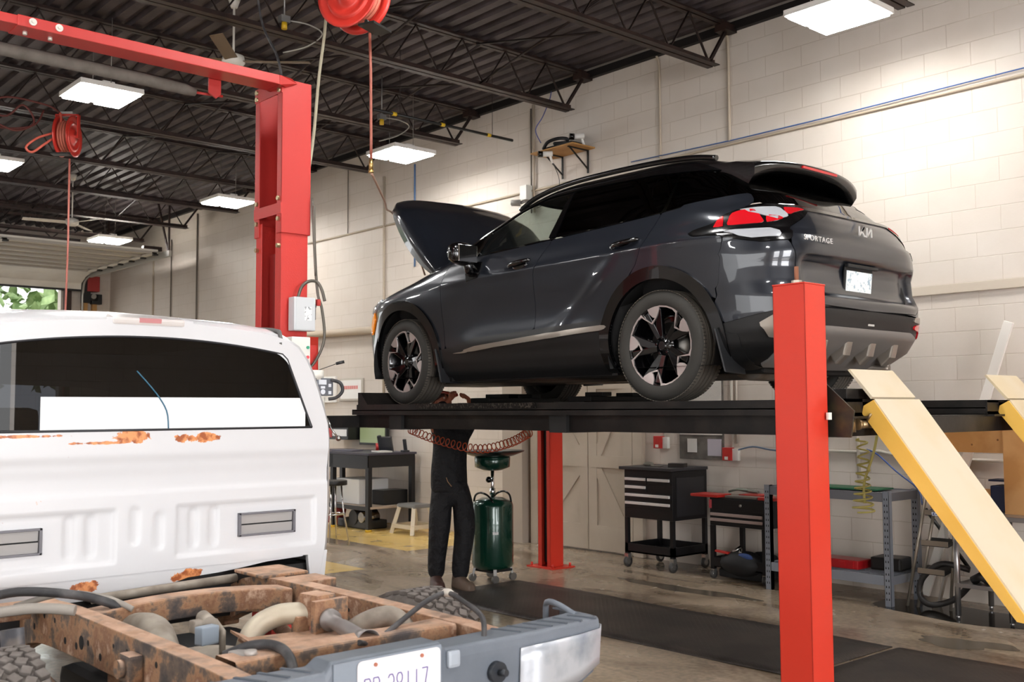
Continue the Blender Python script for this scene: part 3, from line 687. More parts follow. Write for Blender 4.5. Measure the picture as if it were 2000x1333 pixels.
    S.panel('bumper_band', CLADM, t, lambda s, y, h, q: np.minimum.reduce([s - 3.20, np.interp(q, [0, .78, 1.2, 1.5], [.553, .543, .458, .468]) - h, h - .20]), off=-.001, sides=(-1, 1), label='textured black lower bumper')
    for sd in (-1, 1):
        S.panel('reflector', RED, t, lambda s, y, h, q: sdf_poly([(.80, .50), (.57, .500), (.55, .465), (.68, .462), (.74, .42), (.80, .415)], q, h), off=.012, sides=(sd,), label='red bumper reflector')
        S.panel('bumper_trim', SILV, t, lambda s, y, h, q: sdf_poly([(.84, .545), (.80, .560), (.55, .545), (.53, .515), (.80, .510)], q, h), off=.010, sides=(sd,), label='satin silver bumper corner')
    for yy in (-.42, -.14, .14, .42):      # raised ribs on the skid plate
        MB().prism([(3.62, yy - .05, .41), (3.655, yy - .05, .37), (3.63, yy - .05, .28), (3.56, yy - .05, .22), (3.52, yy - .05, .30)], (0, .075, 0)).build('skid_rib', SILV, low, bevel=.012)
    mb = MB().bb(3.685, 3.705, -.03, .05, .462, .50); mb.build('tow_cover', M('pale_grey_plastic', '#b9b6b0', .5), t, bevel=.004)
    S.panel('bumper_corner_trim', SILV, t, lambda s, y, h, q: sdf_poly([(.945, .455), (.82, .53), (.62, .50), (.60, .40), (.84, .37)], q, h), off=.013, sides=(-1,), label='pointed satin silver bumper corner')
    # --- inner hull that closes every gap: dark shell, floor pan
    hs = np.array([.20, .3, .45, .6, .8, .95, 1.05, 1.12]); Q = car_shape(car_surface(hs, 90)); Q = Q[..., :3]
    mb = MB(); cen = np.array([1.4, 0, 0])
    def wheelclip(p):
        for hx in (HUBF, HUBR):
            d = math.hypot(p[0] - hx, p[2] - HUBH)
            if d < .43 and abs(p[1]) > .55: return (p[0], math.copysign(.56, p[1]), p[2])
        return p
    rows = []
    for r in Q:
        L = [(p[0] - .045 * np.sign(p[0] - 1.4), min(0, p[1] + .045), p[2]) for p in r]
        rows.append([wheelclip(p) for p in L + [(a, -b, c) for a, b, c in L[::-1][1:]]])
    mb.grid(rows, wrap_u=True); mb.poly([p for p in rows[-1]]); mb.poly([p for p in rows[0]][::-1])
    mb.build('inner_shell', DARKIN, t)
    # underbody: floor pan, exhaust, silencer, rear axle, wheel-well liners
    u = MB().bb(-.75, 3.3, -.56, .56, .17, .26, .02).bb(.45, 2.3, -.80, .80, .175, .26, .02).bb(2.95, 3.35, -.6, .6, .22, .40, .03)
    for sx in (.5, 2.28): u.bb(sx, sx + .05, -.83, .83, .18, .34)
    u.build('underbody', UND, t)
    for hx in (HUBF, HUBR):
        for sd in (-1, 1):
            wl = MB(); wl.lathe((hx, sd * .52, HUBH), [(.01, 0), (.44, 0), (.445, .05), (.445, .385)], axis=(0, sd, 0), n=40, a0=0, a1=2 * PI)
            for v in wl.b.verts:
                if v.co.z < .22: v.co.z = .22
            wl.build('wheel_well_liner', M('wheel_well_black', '#070707', .75), t, fix=False)
    ex = MB().tube([(.9, .1, .19), (1.6, .12, .185), (2.4, .15, .20), (2.9, .1, .22)], .03, sub=5)
    ex.lathe((3.12, -.50, .235), [(.0, 0), (.10, .01), (.105, .05), (.105, .8), (.10, .84), (0, .85)], axis=(0, 1, 0), n=24)
    ex.tube([(3.2, .30, .23), (3.4, .45, .225), (3.55, .5, .215)], .032, sub=4)
    ex.build('exhaust', M('dull_exhaust_steel', '#8c8781', .42, .7, noise=(8, '#6b5f52', .4, .7)), t)
    ax = MB().cyl((HUBR, -.72, .30), (HUBR, .72, .30), .035).bb(2.60, 2.9, -.5, .5, .22, .30, .02)
    for sd in (-1, 1): ax.tube([(2.35, sd * .5, .26), (2.6, sd * .62, .25), (HUBR, sd * .68, .32)], .03, sub=4).cyl((2.93, sd * .55, .26), (2.96, sd * .57, .62), .035).cyl((HUBF + .02, sd * .6, .4), (HUBF + .08, sd * .52, .85), .04)
    ax.cyl((HUBF, -.72, .33), (HUBF, .72, .33), .025); ax.build('suspension', UND, t)
    # mud flaps
    for hx, s0 in ((HUBF, .47), (HUBR, 3.225)):
        for sd in (-1, 1):
            MB().prism([(s0 - .03, sd * .70, .40), (s0 + .03, sd * .70, .16), (s0 + .05, sd * .93, .17), (s0 - .02, sd * .935, .44)], (.014, 0, 0)).build('mud_flap', M('grey_black_flap', '#1f2022', .4), t, bevel=.006)
    # interior: seats, headlining, dash, wheel
    i = MB()
    for sy in (-.37, .37):
        i.box((1.45, sy, .62), (.5, .48, .16), bev=.04).box((1.72, sy, .90), (.13, .46, .58), (0, .22, 0), .05).box((1.79, sy, 1.24), (.09, .26, .16), (0, .15, 0), .03)
    i.box((2.35, 0, .62), (.5, 1.25, .16), bev=.04).box((2.66, 0, .92), (.13, 1.25, .56), (0, .3, 0), .05)
    i.build('seats', M('black_seat_fabric', '#121213', .8), t)
    d = MB().box((.62, 0, .98), (.42, 1.42, .22), (0, -.1, 0), .06); d.lathe((.93, -.37, 1.03), [(.165, -.012), (.18, 0), (.165, .012), (.15, 0)], axis=(-.9, 0, .42), n=28, closed=True)
    d.build('dashboard', M('dash_black', '#101011', .6), t)
    MB().bb(1.25, 2.9, -.52, .52, 1.545, 1.565).build('headlining', M('headlining_grey', '#4d4a46', .9), t)
    # roof rails
    for sd in (-1, 1):
        P = [(1.12, sd * .60, 1.50), (1.32, sd * .60, 1.575), (1.70, sd * .595, 1.625), (2.3, sd * .59, 1.632), (2.75, sd * .59, 1.610), (3.0, sd * .60, 1.565)]
        MB().tube(P, .019, n=10, sub=6).build('roof_rail', CLAD, t)
    # spoiler
    mb = MB(); rows = []
    ys = np.linspace(-.60, .60, 25)
    for y in ys:
        a = abs(y) / .60; e = a ** 2.5
        z = -.030 * a * a; k = a ** 6
        rows.append([(2.72 + .05 * e, y, 1.585 + z - .02 * k), (2.95, y, 1.580 + z - .02 * k), (3.15, y, 1.565 + z - .02 * k), (3.34 - .075 * e, y, 1.535 + z - .015 * k), (3.375 - .085 * e, y, 1.520 + z - .02 * k),
                     (3.372 - .085 * e, y, 1.49 + z - .045 * k), (3.33 - .09 * e, y, 1.462 + z - .075 * k), (3.20 - .02 * e, y, 1.470 + z - .06 * k), (3.02, y, 1.455 + z - .02 * k), (2.80, y, 1.50 + z)])
    V = mb.grid(rows, wrap_u=True); mb._f(V[0]); mb._f(V[-1])
    sp = mb.build('roof_spoiler', CLAD, t, wn=True)
    MB().prism([(3.345, -.20, 1.508), (3.381, -.20, 1.508), (3.379, -.20, 1.492), (3.345, -.20, 1.492)], (0, .40, 0)).build('high_brake_lamp', RED, sp)
    # mirrors
    for sd in (-1, 1):
        mb = MB(); c = Vector((.935, sd * 1.035, 1.135))
        rows = []
        for k in range(11):
            a = -PI / 2 + PI * k / 10; r = math.cos(a) ** .55 if math.cos(a) > 1e-6 else 0.001; yy = sd * .125 * math.sin(a)
            rows.append([tuple(c + Vector((.070 * r * math.copysign(abs(math.cos(th)) ** .7, math.cos(th)), yy, .088 * r * math.copysign(abs(math.sin(th)) ** .8, math.sin(th)) + .01 * math.sin(a)))) for th in [2 * PI * j / 20 for j in range(20)]])
        mb.grid(rows, wrap_u=True)
        mb.tube([(.95, sd * 1.0, 1.09), (.93, sd * .97, 1.02), (.90, sd * .905, 1.00)], [.04, .035, .04], n=12)
        mb.prism([(.80, sd * .895, 1.10), (1.02, sd * .90, 1.08), (1.0, sd * .93, .96), (.86, sd * .93, .94)], (0, sd * .012, 0))
        m = mb.build('door_mirror', CLAD, doors[0 if sd < 0 else 1][0])
        MB().box((1.0, sd * 1.035, 1.135), (.010, .18, .13), bev=.005).build('mirror_glass', CHROME, t)
    # door handles, fuel flap
    for k, sd in enumerate((-1, 1)):
        for (sx, hh, dd) in ((1.465, 1.015, doors[k][0]), (2.50, 1.035, doors[k][1])):
            mb = MB(); P = [(sx - .125, sd * .928, hh - .012), (sx - .06, sd * .962, hh - .004), (sx + .06, sd * .966, hh + .008), (sx + .125, sd * .934, hh + .016)]
            mb.tube(P, [.008, .016, .018, .018, .018, .016, .016, .015, .014, .008], n=10, sub=3)
            mb.sphere((sx - .005, sd * .922, hh - .012), .05, 16, (1.7, .35, .72)); mb.build('door_handle', CLAD, dd)
        if sd < 0:
            FF = rpoly([(2.86, .965), (2.90, .945), (3.02, .952), (3.11, 1.0), (3.13, 1.07), (3.10, 1.095), (2.97, 1.10), (2.90, 1.06)], .03)
            S.panel('fuel_flap_gap', DARKIN, t, lambda s, y, h, q: .0028 - np.abs(sdf_poly(FF, s, h)), off=.0012, sides=(-1,), solid=0)
    # open bonnet (outer skin with folded side skirts), hinged at the cowl
    mb = MB(); rows = []; ang = math.radians(46)
    hx, hz = .36, 1.125
    for i in range(22):
        a = i / 21; L = a * 1.01       # distance forward from hinge
        w = .80 - .02 * a - .09 * max(0, (a - .75) / .25) ** 2
        crown = .045 * math.sin(min(1, a * 1.1) * PI * .9) + .0
        r = []
        for j in range(-14, 15):
            v = j / 14; y = w * v; z = crown * (1 - v * v) + .02 * (1 - abs(v)) - .10 * max(0, a - .78) / .22 * (1) * .5 - .05 * (v ** 8)
            r.append((L, y, z))
        # skirt
        sk = .035 + .11 * math.sin(PI * min(1, a * .95 + .05)) ** .8
        r = [(L, -w - .004, r[0][2] - sk)] + r + [(L, w + .004, r[-1][2] - sk)]
        rows.append(r)
    lst = rows[-1]; rows.append([(x - .01, y, z - .07) for x, y, z in lst])
    def tr(p):
        L, y, z = p; return (hx - L * math.cos(ang) + z * math.sin(ang), y, hz + L * math.sin(ang) + z * math.cos(ang))
    mb.grid([[tr(p) for p in r] for r in rows]); bo = mb.build('bonnet', PAINTC, t, solid=.012)
    mb = MB()
    mb.grid([[tr((x * .96 + .02, y * .93, z - .035)) for x, y, z in r[1:-1]] for r in rows[:-1]]); mb.build('bonnet_liner', DARKIN, bo, solid=.01)
    MB().tube([tr((.85, .70, -.05)), (-.25, .74, .98)], .008).build('bonnet_stay', M('stay_grey', '#777777', .4, .8), t)
    e = MB().box((-.12, .05, .93), (.55, .8, .14), bev=.04).box((-.45, -.3, .90), (.25, .35, .12), bev=.03); e.build('engine', M('engine_black', '#171718', .5), t)
    # front side marker (amber) and headlamp edge
    S.panel('side_marker', M('amber_lens', '#e07a12', .2, coat=1, emit=.25), t, lambda s, y, h, q: sdf_poly([(-.56, .62), (-.50, .62), (-.44, .74), (-.47, .80), (-.52, .74)], s, h), off=.014, sides=(-1,))
    S.panel('headlamp', CLRL, t, lambda s, y, h, q: sdf_poly([(-.52, .78), (-.46, .80), (-.36, .90), (-.42, .915), (-.58, .86)], s, h), off=.012, sides=(-1,))
    # number plate with frame, plate lamp bar
    px = 3.622
    MB().box((px, 0, .735), (.014, .325, .175), (0, .10, 0), .004).build('plate_frame', CLADM, tg)
    MB().box((px + .010, 0, .735), (.004, .300, .150), (0, .10, 0)).build('number_plate', M('plate_white_blue', '#e6ecee', .35, noise=(40, '#9fb6c4', .55, .62)), tg)
    MB().box((px + .009, 0, .652), (.004, .24, .018), (0, .10, 0)).build('dealer_strip', M('paper_white_strip', '#dfe3e4', .5), tg)
    MB().box((px + .0, 0, .735), (.012, .33, .20), (0, .10, 0), .004).build('plate_surround', CLADM, tg)
    MB().box((3.655, 0, .838), (.03, .36, .02), bev=.006).build('plate_lamp_bar', CLADM, tg)
    # badges on the tailgate
    BAD = M('badge_silver', '#e8e8e8', .25, .6)
    def stroke(name, lines, org, sc, wd, par, dep=.006):
        mb = MB()
        for pl in lines:
            for a, b in zip(pl, pl[1:]):
                A = Vector((org[0], org[1] + a[0] * sc, org[2] + a[1] * sc)); B = Vector((org[0], org[1] + b[0] * sc, org[2] + b[1] * sc))
                mb.beam(A, B, wd, dep, up=(1, 0, 0))
        return mb.build(name, BAD, par)
    k = [[(0, 0), (0, 1)], [(0, .05), (1.0, 1)], [(.38, .42), (.95, 0), (1.35, .42), (1.35, 1)], [(1.35, .0), (1.35, 1.0)], [(1.35, .0), (2.3, 1), (2.3, 0)]]
    K = [[(.05, 1.0), (.05, .0), (1.05, 1.0), (.55, .5), (1.05, .0), (1.6, .0)], [(1.62, 1.0), (1.62, 0)], [(1.62, 0.02), (2.55, 1.0), (2.55, 0)]]
    stroke('badge_logo', K, (3.686, -.075, 1.030), .058, .011, tg)
    text('model_badge', 'SPORTAGE', .045, BAD, tg, (3.700, -.56, .952), (PI / 2, 0, PI / 2 - .03), .002, .0002, spacing=1.22, sx=1.15)
    # wheels
    SPK = M('machined_alloy', '#cfc7c4', .3, .8); BLK = M('gloss_black_alloy', '#08080a', .15, .3, coat=.8)
    def wheel(sd):
        w = MB()       # tyre, axis +y outward
        prof = [(.250, .098), (.268, .112), (.30, .118), (.330, .112), (.348, .098), (.3555, .080)]
        gr = []
        for yy in (.055, .018, -.018, -.055): gr += [(.3575, yy + .008), (.345, yy + .006), (.345, yy - .006), (.3575, yy - .008)]
        full = prof; w.mat(RUB); w.lathe((0, 0, 0), full, axis=(0, 1, 0), n=96); w.mat(RUB).mat(M('dusty_tread', '#575149', .8)).lathe((0, 0, 0), [(.3555, .080)] + gr + [(.3555, -.080)], axis=(0, 1, 0), n=96, smooth=False)
        w.mat(RUB); prof = [(.3555, -.080), (.348, -.098), (.330, -.112), (.30, -.118), (.268, -.112), (.250, -.098)]
        w.lathe((0, 0, 0), prof, axis=(0, 1, 0), n=96)
        for i in range(96):      # shoulder blocks
            a = 2 * PI * i / 96
            w.mat(M('dusty_tread'))
            for yy, ln in ((.088, .030), (-.088, .030)):
                w.box((.353 * math.cos(a), yy, .353 * math.sin(a)), (.004, ln, .016), Matrix.Rotation(-a, 3, 'Y'))
        rim = MB().mat(BLK).lathe((0, 0, 0), [(.06, -.02), (.19, -.06), (.232, .0), (.240, .085), (.248, .098), (.258, .104), (.258, .095)], axis=(0, 1, 0), n=64)
        rim.lathe((0, 0, 0), [(.0, .075), (.030, .078), (.034, .068), (.062, .062), (.078, .045), (.07, -.02)], axis=(0, 1, 0), n=32)
        def pt(r, a, yy): r = r * 1.07; return (r * math.cos(a), yy, r * math.sin(a))
        for i in range(5):
            a = 2 * PI * i / 5 + .25
            # twin dark blade spoke, twisted like a pinwheel
            for (a0, a1, wd) in ((-.10, .34, .052), (-.42, -.10, .040)):
                A = Vector(pt(.055, a + a0 * .5, .052)); B = Vector(pt(.225, a + a1, .082)); rim.mat(BLK).beam(A, B, wd, .030, up=(0, 1, 0), bev=.005)
            rim.cyl(pt(.050, a + .3, .06), pt(.050, a + .3, .078), .009, n=8)
            rim.mat(SPK)
            # machined rim segment with a notch, one long arm inwards and one short arm
            def strip(poly, y0=.094, th=.009):
                V0 = [pt(r, a + an, y0 + (.230 - r) * -.10) for r, an in poly]
                rim.prism(V0, (0, th, 0))
            strip([(.238, .02), (.238, .14), (.238, .27), (.238, .40), (.218, .40), (.185, .31), (.168, .22), (.180, .10), (.208, .02)])
            strip([(.185, .31), (.173, .245), (.145, -.02), (.155, -.05)])
            strip([(.155, -.06), (.143, -.03), (.205, -.23), (.222, -.26), (.232, -.23)])
            strip([(.222, -.25), (.238, -.22), (.240, -.40), (.240, -.60), (.240, -.85), (.232, -.86), (.231, -.60), (.231, -.40)])
        cap = MB().cyl((0, .068, 0), (0, .082, 0), .027, n=24)
        return w, rim, cap
    T, Rm, Cp = wheel(1); tm = T.build('wheel', None); rm = Rm.build('alloy_rim', None); cm = Cp.build('wheel_cap', CLAD)
    disc = MB().lathe((0, 0, 0), [(.05, -.02), (.155, -.02), (.155, .0), (.05, 0)], axis=(0, 1, 0), n=40); dm = disc.build('brake_disc', M('disc_steel', '#6d6a66', .35, .9))
    for o in (rm, cm, dm): o.parent = tm
    first = True
    for hx in (HUBR, HUBF):
        for sd in (-1, 1):
            if first: o = tm; first = False; ch = [rm, cm, dm]
            else:
                o = tm.copy(); COL.objects.link(o); ch = []
                for c in (rm, cm, dm):
                    k = c.copy(); COL.objects.link(k); k.parent = o
            o.parent = t; o.location = (hx, sd * .795, HUBH); o.rotation_euler = (0, .35 if hx else .0, PI if sd < 0 else 0)
            if hx == HUBF: o.rotation_euler = (0, .9, (PI if sd < 0 else 0) - .045)
    return t
CAR = car()
# ================================================================ WHITE PICKUP WITHOUT ITS BED
TY = 1.905     # centre line
WHT = M('white_truck_paint', '#d2d2d4', .34, 0, coat=.4)
RUST = None
def rust_mat():
    m, nt, b = new_mat('rusty_frame_steel'); L = nt.links; tc = node(nt, 'ShaderNodeTexCoord')
    n = node(nt, 'ShaderNodeTexNoise'); n.inputs['Scale'].default_value = 7; n.inputs['Detail'].default_value = 9; n.inputs['Roughness'].default_value = .65; L.new(tc.outputs['Object'], n.inputs['Vector'])
    r = node(nt, 'ShaderNodeValToRGB'); e = r.color_ramp.elements; e[0].position = .36; e[0].color = (*srgb('#453f3e'), 1); e[1].position = .72; e[1].color = (*srgb('#c4aa98'), 1)
    for p, c in ((.45, '#66574c'), (.50, '#9a7558'), (.57, '#7f5b45'), (.64, '#b0917a')):
        q = r.color_ramp.elements.new(p); q.color = (*srgb(c), 1)
    L.new(n.outputs['Fac'], r.inputs[0])
    # pale dust settles on faces that look up
    g = node(nt, 'ShaderNodeNewGeometry'); sp = node(nt, 'ShaderNodeSeparateXYZ'); L.new(g.outputs['Normal'], sp.inputs[0])
    n2 = node(nt, 'ShaderNodeTexNoise'); n2.inputs['Scale'].default_value = 11; n2.inputs['Detail'].default_value = 6; L.new(tc.outputs['Object'], n2.inputs['Vector'])
    mu = node(nt, 'ShaderNodeMath', operation='MULTIPLY'); L.new(sp.outputs['Z'], mu.inputs[0]); L.new(n2.outputs['Fac'], mu.inputs[1])
    cl = node(nt, 'ShaderNodeMapRange'); cl.inputs[1].default_value = .15; cl.inputs[2].default_value = .68; cl.inputs[4].default_value = .9; L.new(mu.outputs[0], cl.inputs[0])
    mx = node(nt, 'ShaderNodeMixRGB'); L.new(cl.outputs[0], mx.inputs[0]); L.new(r.outputs[0], mx.inputs[1]); mx.inputs[2].default_value = (*srgb('#c9a58d'), 1)
    L.new(mx.outputs[0], b.inputs['Base Color']); b.inputs['Roughness'].default_value = .85
    bp = node(nt, 'ShaderNodeBump'); bp.inputs['Strength'].default_value = .6; bp.inputs['Distance'].default_value = .006; L.new(n.outputs['Fac'], bp.inputs['Height']); L.new(bp.outputs[0], b.inputs['Normal'])
    return m
RUST = rust_mat()
DUSTY = M('dusty_grey_steel', '#a39a8e', .7, .2, noise=(9, '#7d7267', .4, .7))
BLKR = M('black_rubber_hose', '#2b2a2c', .55, noise=(8, '#5d5a5a', .5, .75))
BUMP = M('grey_bumper_plastic', '#6c727b', .5, 0, noise=(4, '#596069', .35, .7), bump=(60, .15, .003))
CX = -4.62      # rear face of the cab
def cab_rust_mat():
    """white paint with orange rust eating through below the rear window and along the lower lip"""
    m, nt, b = new_mat('white_paint_with_rust'); L = nt.links; tc = node(nt, 'ShaderNodeTexCoord'); sp = node(nt, 'ShaderNodeSeparateXYZ'); L.new(tc.outputs['Object'], sp.inputs[0])
    n = node(nt, 'ShaderNodeTexNoise'); n.inputs['Scale'].default_value = 17; n.inputs['Detail'].default_value = 9; n.inputs['Roughness'].default_value = .7; L.new(tc.outputs['Object'], n.inputs['Vector'])
    def bl(y, z, sy, sz):
        a = node(nt, 'ShaderNodeMath', operation='SUBTRACT'); L.new(sp.outputs['Y'], a.inputs[0]); a.inputs[1].default_value = y
        a2 = node(nt, 'ShaderNodeMath', operation='DIVIDE'); L.new(a.outputs[0], a2.inputs[0]); a2.inputs[1].default_value = sy
        c = node(nt, 'ShaderNodeMath', operation='SUBTRACT'); L.new(sp.outputs['Z'], c.inputs[0]); c.inputs[1].default_value = z
        c2 = node(nt, 'ShaderNodeMath', operation='DIVIDE'); L.new(c.outputs[0], c2.inputs[0]); c2.inputs[1].default_value = sz
        p = node(nt, 'ShaderNodeMath', operation='MULTIPLY'); L.new(a2.outputs[0], p.inputs[0]); L.new(a2.outputs[0], p.inputs[1])
        q = node(nt, 'ShaderNodeMath', operation='MULTIPLY_ADD'); L.new(c2.outputs[0], q.inputs[0]); L.new(c2.outputs[0], q.inputs[1]); L.new(p.outputs[0], q.inputs[2])
        o = node(nt, 'ShaderNodeMath', operation='SUBTRACT'); o.inputs[0].default_value = 1; L.new(q.outputs[0], o.inputs[1]); o.use_clamp = True; return o.outputs[0]
    srcs = [bl(1.83, 1.487, .13, .040), bl(2.14, 1.475, .16, .030), bl(1.33, 1.496, .28, .010), bl(1.64, .845, .09, .040), bl(2.10, .845, .10, .040), bl(1.70, 1.462, .20, .010)]
    t = srcs[0]
    for s in srcs[1:]:
        k = node(nt, 'ShaderNodeMath', operation='MAXIMUM'); L.new(t, k.inputs[0]); L.new(s, k.inputs[1]); t = k.outputs[0]
    ad = node(nt, 'ShaderNodeMath', operation='MULTIPLY_ADD'); L.new(t, ad.inputs[0]); ad.inputs[1].default_value = .36; L.new(n.outputs['Fac'], ad.inputs[2])
    gt = node(nt, 'ShaderNodeMapRange'); gt.inputs[1].default_value = .70; gt.inputs[2].default_value = .715; L.new(ad.outputs[0], gt.inputs[0])
    r = node(nt, 'ShaderNodeValToRGB'); r.color_ramp.elements[0].color = (*srgb('#e0935a'), 1); r.color_ramp.elements[1].color = (*srgb('#9c4f1f'), 1); r.color_ramp.elements[0].position = .42; r.color_ramp.elements[1].position = .6
    n3 = node(nt, 'ShaderNodeTexNoise'); n3.inputs['Scale'].default_value = 30; L.new(tc.outputs['Object'], n3.inputs['Vector']); L.new(n3.outputs['Fac'], r.inputs[0])
    mx = node(nt, 'ShaderNodeMixRGB'); L.new(gt.outputs[0], mx.inputs[0]); mx.inputs[1].default_value = (*srgb('#d0d0d2'), 1); L.new(r.outputs[0], mx.inputs[2])
    L.new(mx.outputs[0], b.inputs['Base Color']); b.inputs['Roughness'].default_value = .4; return m
def truck():
    t = thing('pickup_truck', 'white pickup truck with its cargo bed removed, rusty chassis rails bare behind the cab', 'truck', (0, 0, 0))
    CR = cab_rust_mat()
    # cab shell: loft of cross sections along x; section outline in (y, z)
    HW = 1.0
    def section(x, roof, k):
        """k 0..1: how far the section is inset at the very back edge"""
        zs = [.75, .82, .93, 1.1, 1.3, 1.46, 1.53, 1.62, 1.72, 1.80, 1.87, 1.93, 1.97, 1.995, 2.012, 2.022]
        ws = [.935, .955, .975, .985, .985, .985, .978, .955, .920, .890, .852, .805, .735, .64, .48, .25]
        pts = []
        for z, w in zip(zs, ws):
            zz = z + (roof if z > 1.5 else 0) * (z - 1.5) / .45
            pts.append((w - k * .05, zz - k * (.02 if z > 1.6 else 0)))
        return pts
    def loft(xs, ks, roofs):
        rows = []
        for x, k, rf in zip(xs, ks, roofs):
            h = section(x, rf, k); L = [(x, TY - y, z) for y, z in h] + [(x, TY, h[-1][1] + .006)] + [(x, TY + y, z) for y, z in h[::-1]]
            rows.append(L)
        return rows
    mb = MB()
    rows = loft([CX, CX - .035, CX - .12, CX - .5, CX - 1.2, CX - 1.75, CX - 2.05, CX - 2.35], [1, .35, 0, -.1, -.1, 0, .5, 1.2], [-.005, 0, .015, .05, .055, .02, -.06, -.20])
    mb.grid(rows); mb.build('cab_shell', WHT, t, fix=True)
    # back panel with the window opening, stamped ribs and vents
    def P(y, z, d=0): return (CX + d, y, z)
    sec = section(CX, 0, 1)
    def half(z): return float(np.interp(z, [p[1] for p in sec], [p[0] for p in sec]))
    def bulge(y, z):
        """pressed relief of the rear panel"""
        d = 0.0
        d += .010 * float(sstep(z, 1.36, 1.41)) - .006 * float(sstep(z, 1.235, 1.25)) * (1 - float(sstep(z, 1.30, 1.36)))
        u = abs(y - TY)
        for yc in (-.335, -.245, .325, .225):      # vertical oval stampings
            dd = math.hypot(max(0, abs(z - 1.06) - .07), (y - TY - yc)); d -= .010 * (1 - float(sstep(dd, .014, .028)))
        for yc, zz in ((-.055, 1.09), (.055, 1.06)):
            dd = math.hypot(max(0, abs(z - zz) - .06), (y - TY - yc)); d -= .007 * (1 - float(sstep(dd, .012, .030)))
        for a, b_ in ((-.90, -.135), (.135, .87)):      # shallow recessed fields
            q = min(y - TY - a, b_ - (y - TY), z - .93, 1.172 - z); d -= .013 * float(sstep(q, 0, .016))
        return d
    win_l, win_r, wz0, wz1 = TY - .88, TY + .88, 1.515, 1.90
    def win(y, z):       # positive inside window opening
        u = abs(y - TY); edge = .838 - .42 * (z - 1.515)
        top = 1.935 - .055 * (u / .66) ** 2
        q = min(edge - u, z - wz0, top - z)
        # round the upper corners
        r = .07; cx, cz = edge - r, top - r
        if u > cx and z > cz: q = min(q, r - math.hypot(u - cx, z - cz))
        return q
    vent = lambda y, z: max(min(.148 - abs(y - (TY + .60)), .050 - abs(z - 1.055)), min(.148 - abs(y - (TY - .60)), .050 - abs(z - 1.055)))
    NY, NZ = 200, 110; mb = MB(); zs = np.linspace(.88, 2.016, NZ); G = []
    for z in zs:
        w = half(z); G.append([(TY + w * v, z) for v in np.linspace(-1, 1, NY)])
    vals = [[min(-win(y, z), -vent(y, z)) for y, z in r] for r in G]; cache = {}
    def V(k, pos):
        if k not in cache: cache[k] = mb.b.verts.new((CX + bulge(*pos) - 0.0, pos[0], pos[1]))
        return cache[k]
    for i in range(NZ - 1):
        for j in range(NY - 1):
            c = [(i, j), (i, j + 1), (i + 1, j + 1), (i + 1, j)]; v = [vals[a][b_] for a, b_ in c]
            if max(v) <= 0: continue
            out = []
            for n_ in range(4):
                a, b_ = c[n_], c[(n_ + 1) % 4]; va, vb = v[n_], v[(n_ + 1) % 4]
                if va > 0: out.append(V(a, G[a[0]][a[1]]))
                if (va > 0) != (vb > 0):
                    k = (a, b_) if a < b_ else (b_, a); va2, vb2 = vals[k[0][0]][k[0][1]], vals[k[1][0]][k[1][1]]; tt = va2 / (va2 - vb2)
                    p0, p1 = G[k[0][0]][k[0][1]], G[k[1][0]][k[1][1]]; out.append(V(k, (p0[0] + (p1[0] - p0[0]) * tt, p0[1] + (p1[1] - p0[1]) * tt)))
            if len(out) > 2: mb._f(out, True)
    bp = mb.build('back_panel', CR, t, fix=False)
    # lower flange of the panel, ragged with rust
    mb = MB(); lp = [(-.93, .889), (.80, .889), (.80, .875), (.60, .868), (.45, .850), (.35, .842), (.20, .835), (.12, .815), (-.02, .81), (-.08, .79), (-.30, .785), (-.93, .785)]
    mb.prism([(CX - .022, TY + y, z) for y, z in lp], (.016, 0, 0)); mb.build('panel_lip', CR, t)
    MB().prism([(CX - .03, TY + y, z) for y, z in ((.825, .895), (.94, .895), (.925, .76), (.84, .76))], (.028, 0, 0)).build('cab_corner', WHT, t, bevel=.004)
    ys = np.linspace(-.86, .86, 50); pw = []
    def inner(y): return y
    # glass, gasket, sliding pane bar, painted white reflection on the glass
    gl = MB(); O = []
    for a in np.linspace(-1, 1, 60):
        u = abs(a) * .838; tz = 1.935 - .055 * (u / .66) ** 2; tz = min(tz, 1.515 + (.838 - u) / .42)
        O.append((math.copysign(u, a) if a else 0, tz))
    top = [(CX + .004, TY + y, max(z, 1.517)) for y, z in O]; bot = [(CX + .004, TY + y, 1.515) for y, z in O]
    gl.grid([bot, top], smooth=False); gl.build('rear_window', glass('dark_rear_glass', '#3a3d42', .42, .01), t, fix=False)
    fr = MB().tube([Vector(p) for p in ([bot[0]] + top + [bot[-1]])], .008, n=6).tube([bot[0], bot[-1]], .008, n=6); fr.build('window_gasket', M('gasket_black', '#15151a', .5), t)
    MB().tube([(CX + .006, TY - .06, 1.78), (CX + .0075, TY + .03, 1.68), (CX + .0075, TY + .08, 1.60), (CX + .0075, TY + .09, 1.52)], .0035, n=6, sub=4).build('window_crack', M('crack_line_blue', '#2b5f78', .4), t)
    MB().bb(CX + .0055, CX + .007, TY - .47, TY + .80, 1.515, 1.662).build('window_reflection', M('reflection_white', '#dfe2e4', .7), t)  # pale panel stands in for the bright doorway reflected in the glass
    i = MB().bb(CX - 1.9, CX - .08, TY - .86, TY + .86, .95, 1.0).bb(CX - .35, CX - .20, TY - .75, TY + .75, 1.0, 1.42, .04).bb(CX - 1.15, CX - 1.0, TY - .75, TY - .15, 1.0, 1.62, .05).bb(CX - 1.15, CX - 1.0, TY + .15, TY + .75, 1.0, 1.62, .05)
    i.build('cab_interior', M('cab_interior_grey', '#1b1a1b', .8), t)
    MB().bb(CX - 2.3, CX - .05, TY - .72, TY + .72, 1.955, 1.965).build('cab_headlining', M('truck_headlining', '#33302d', .9), t)
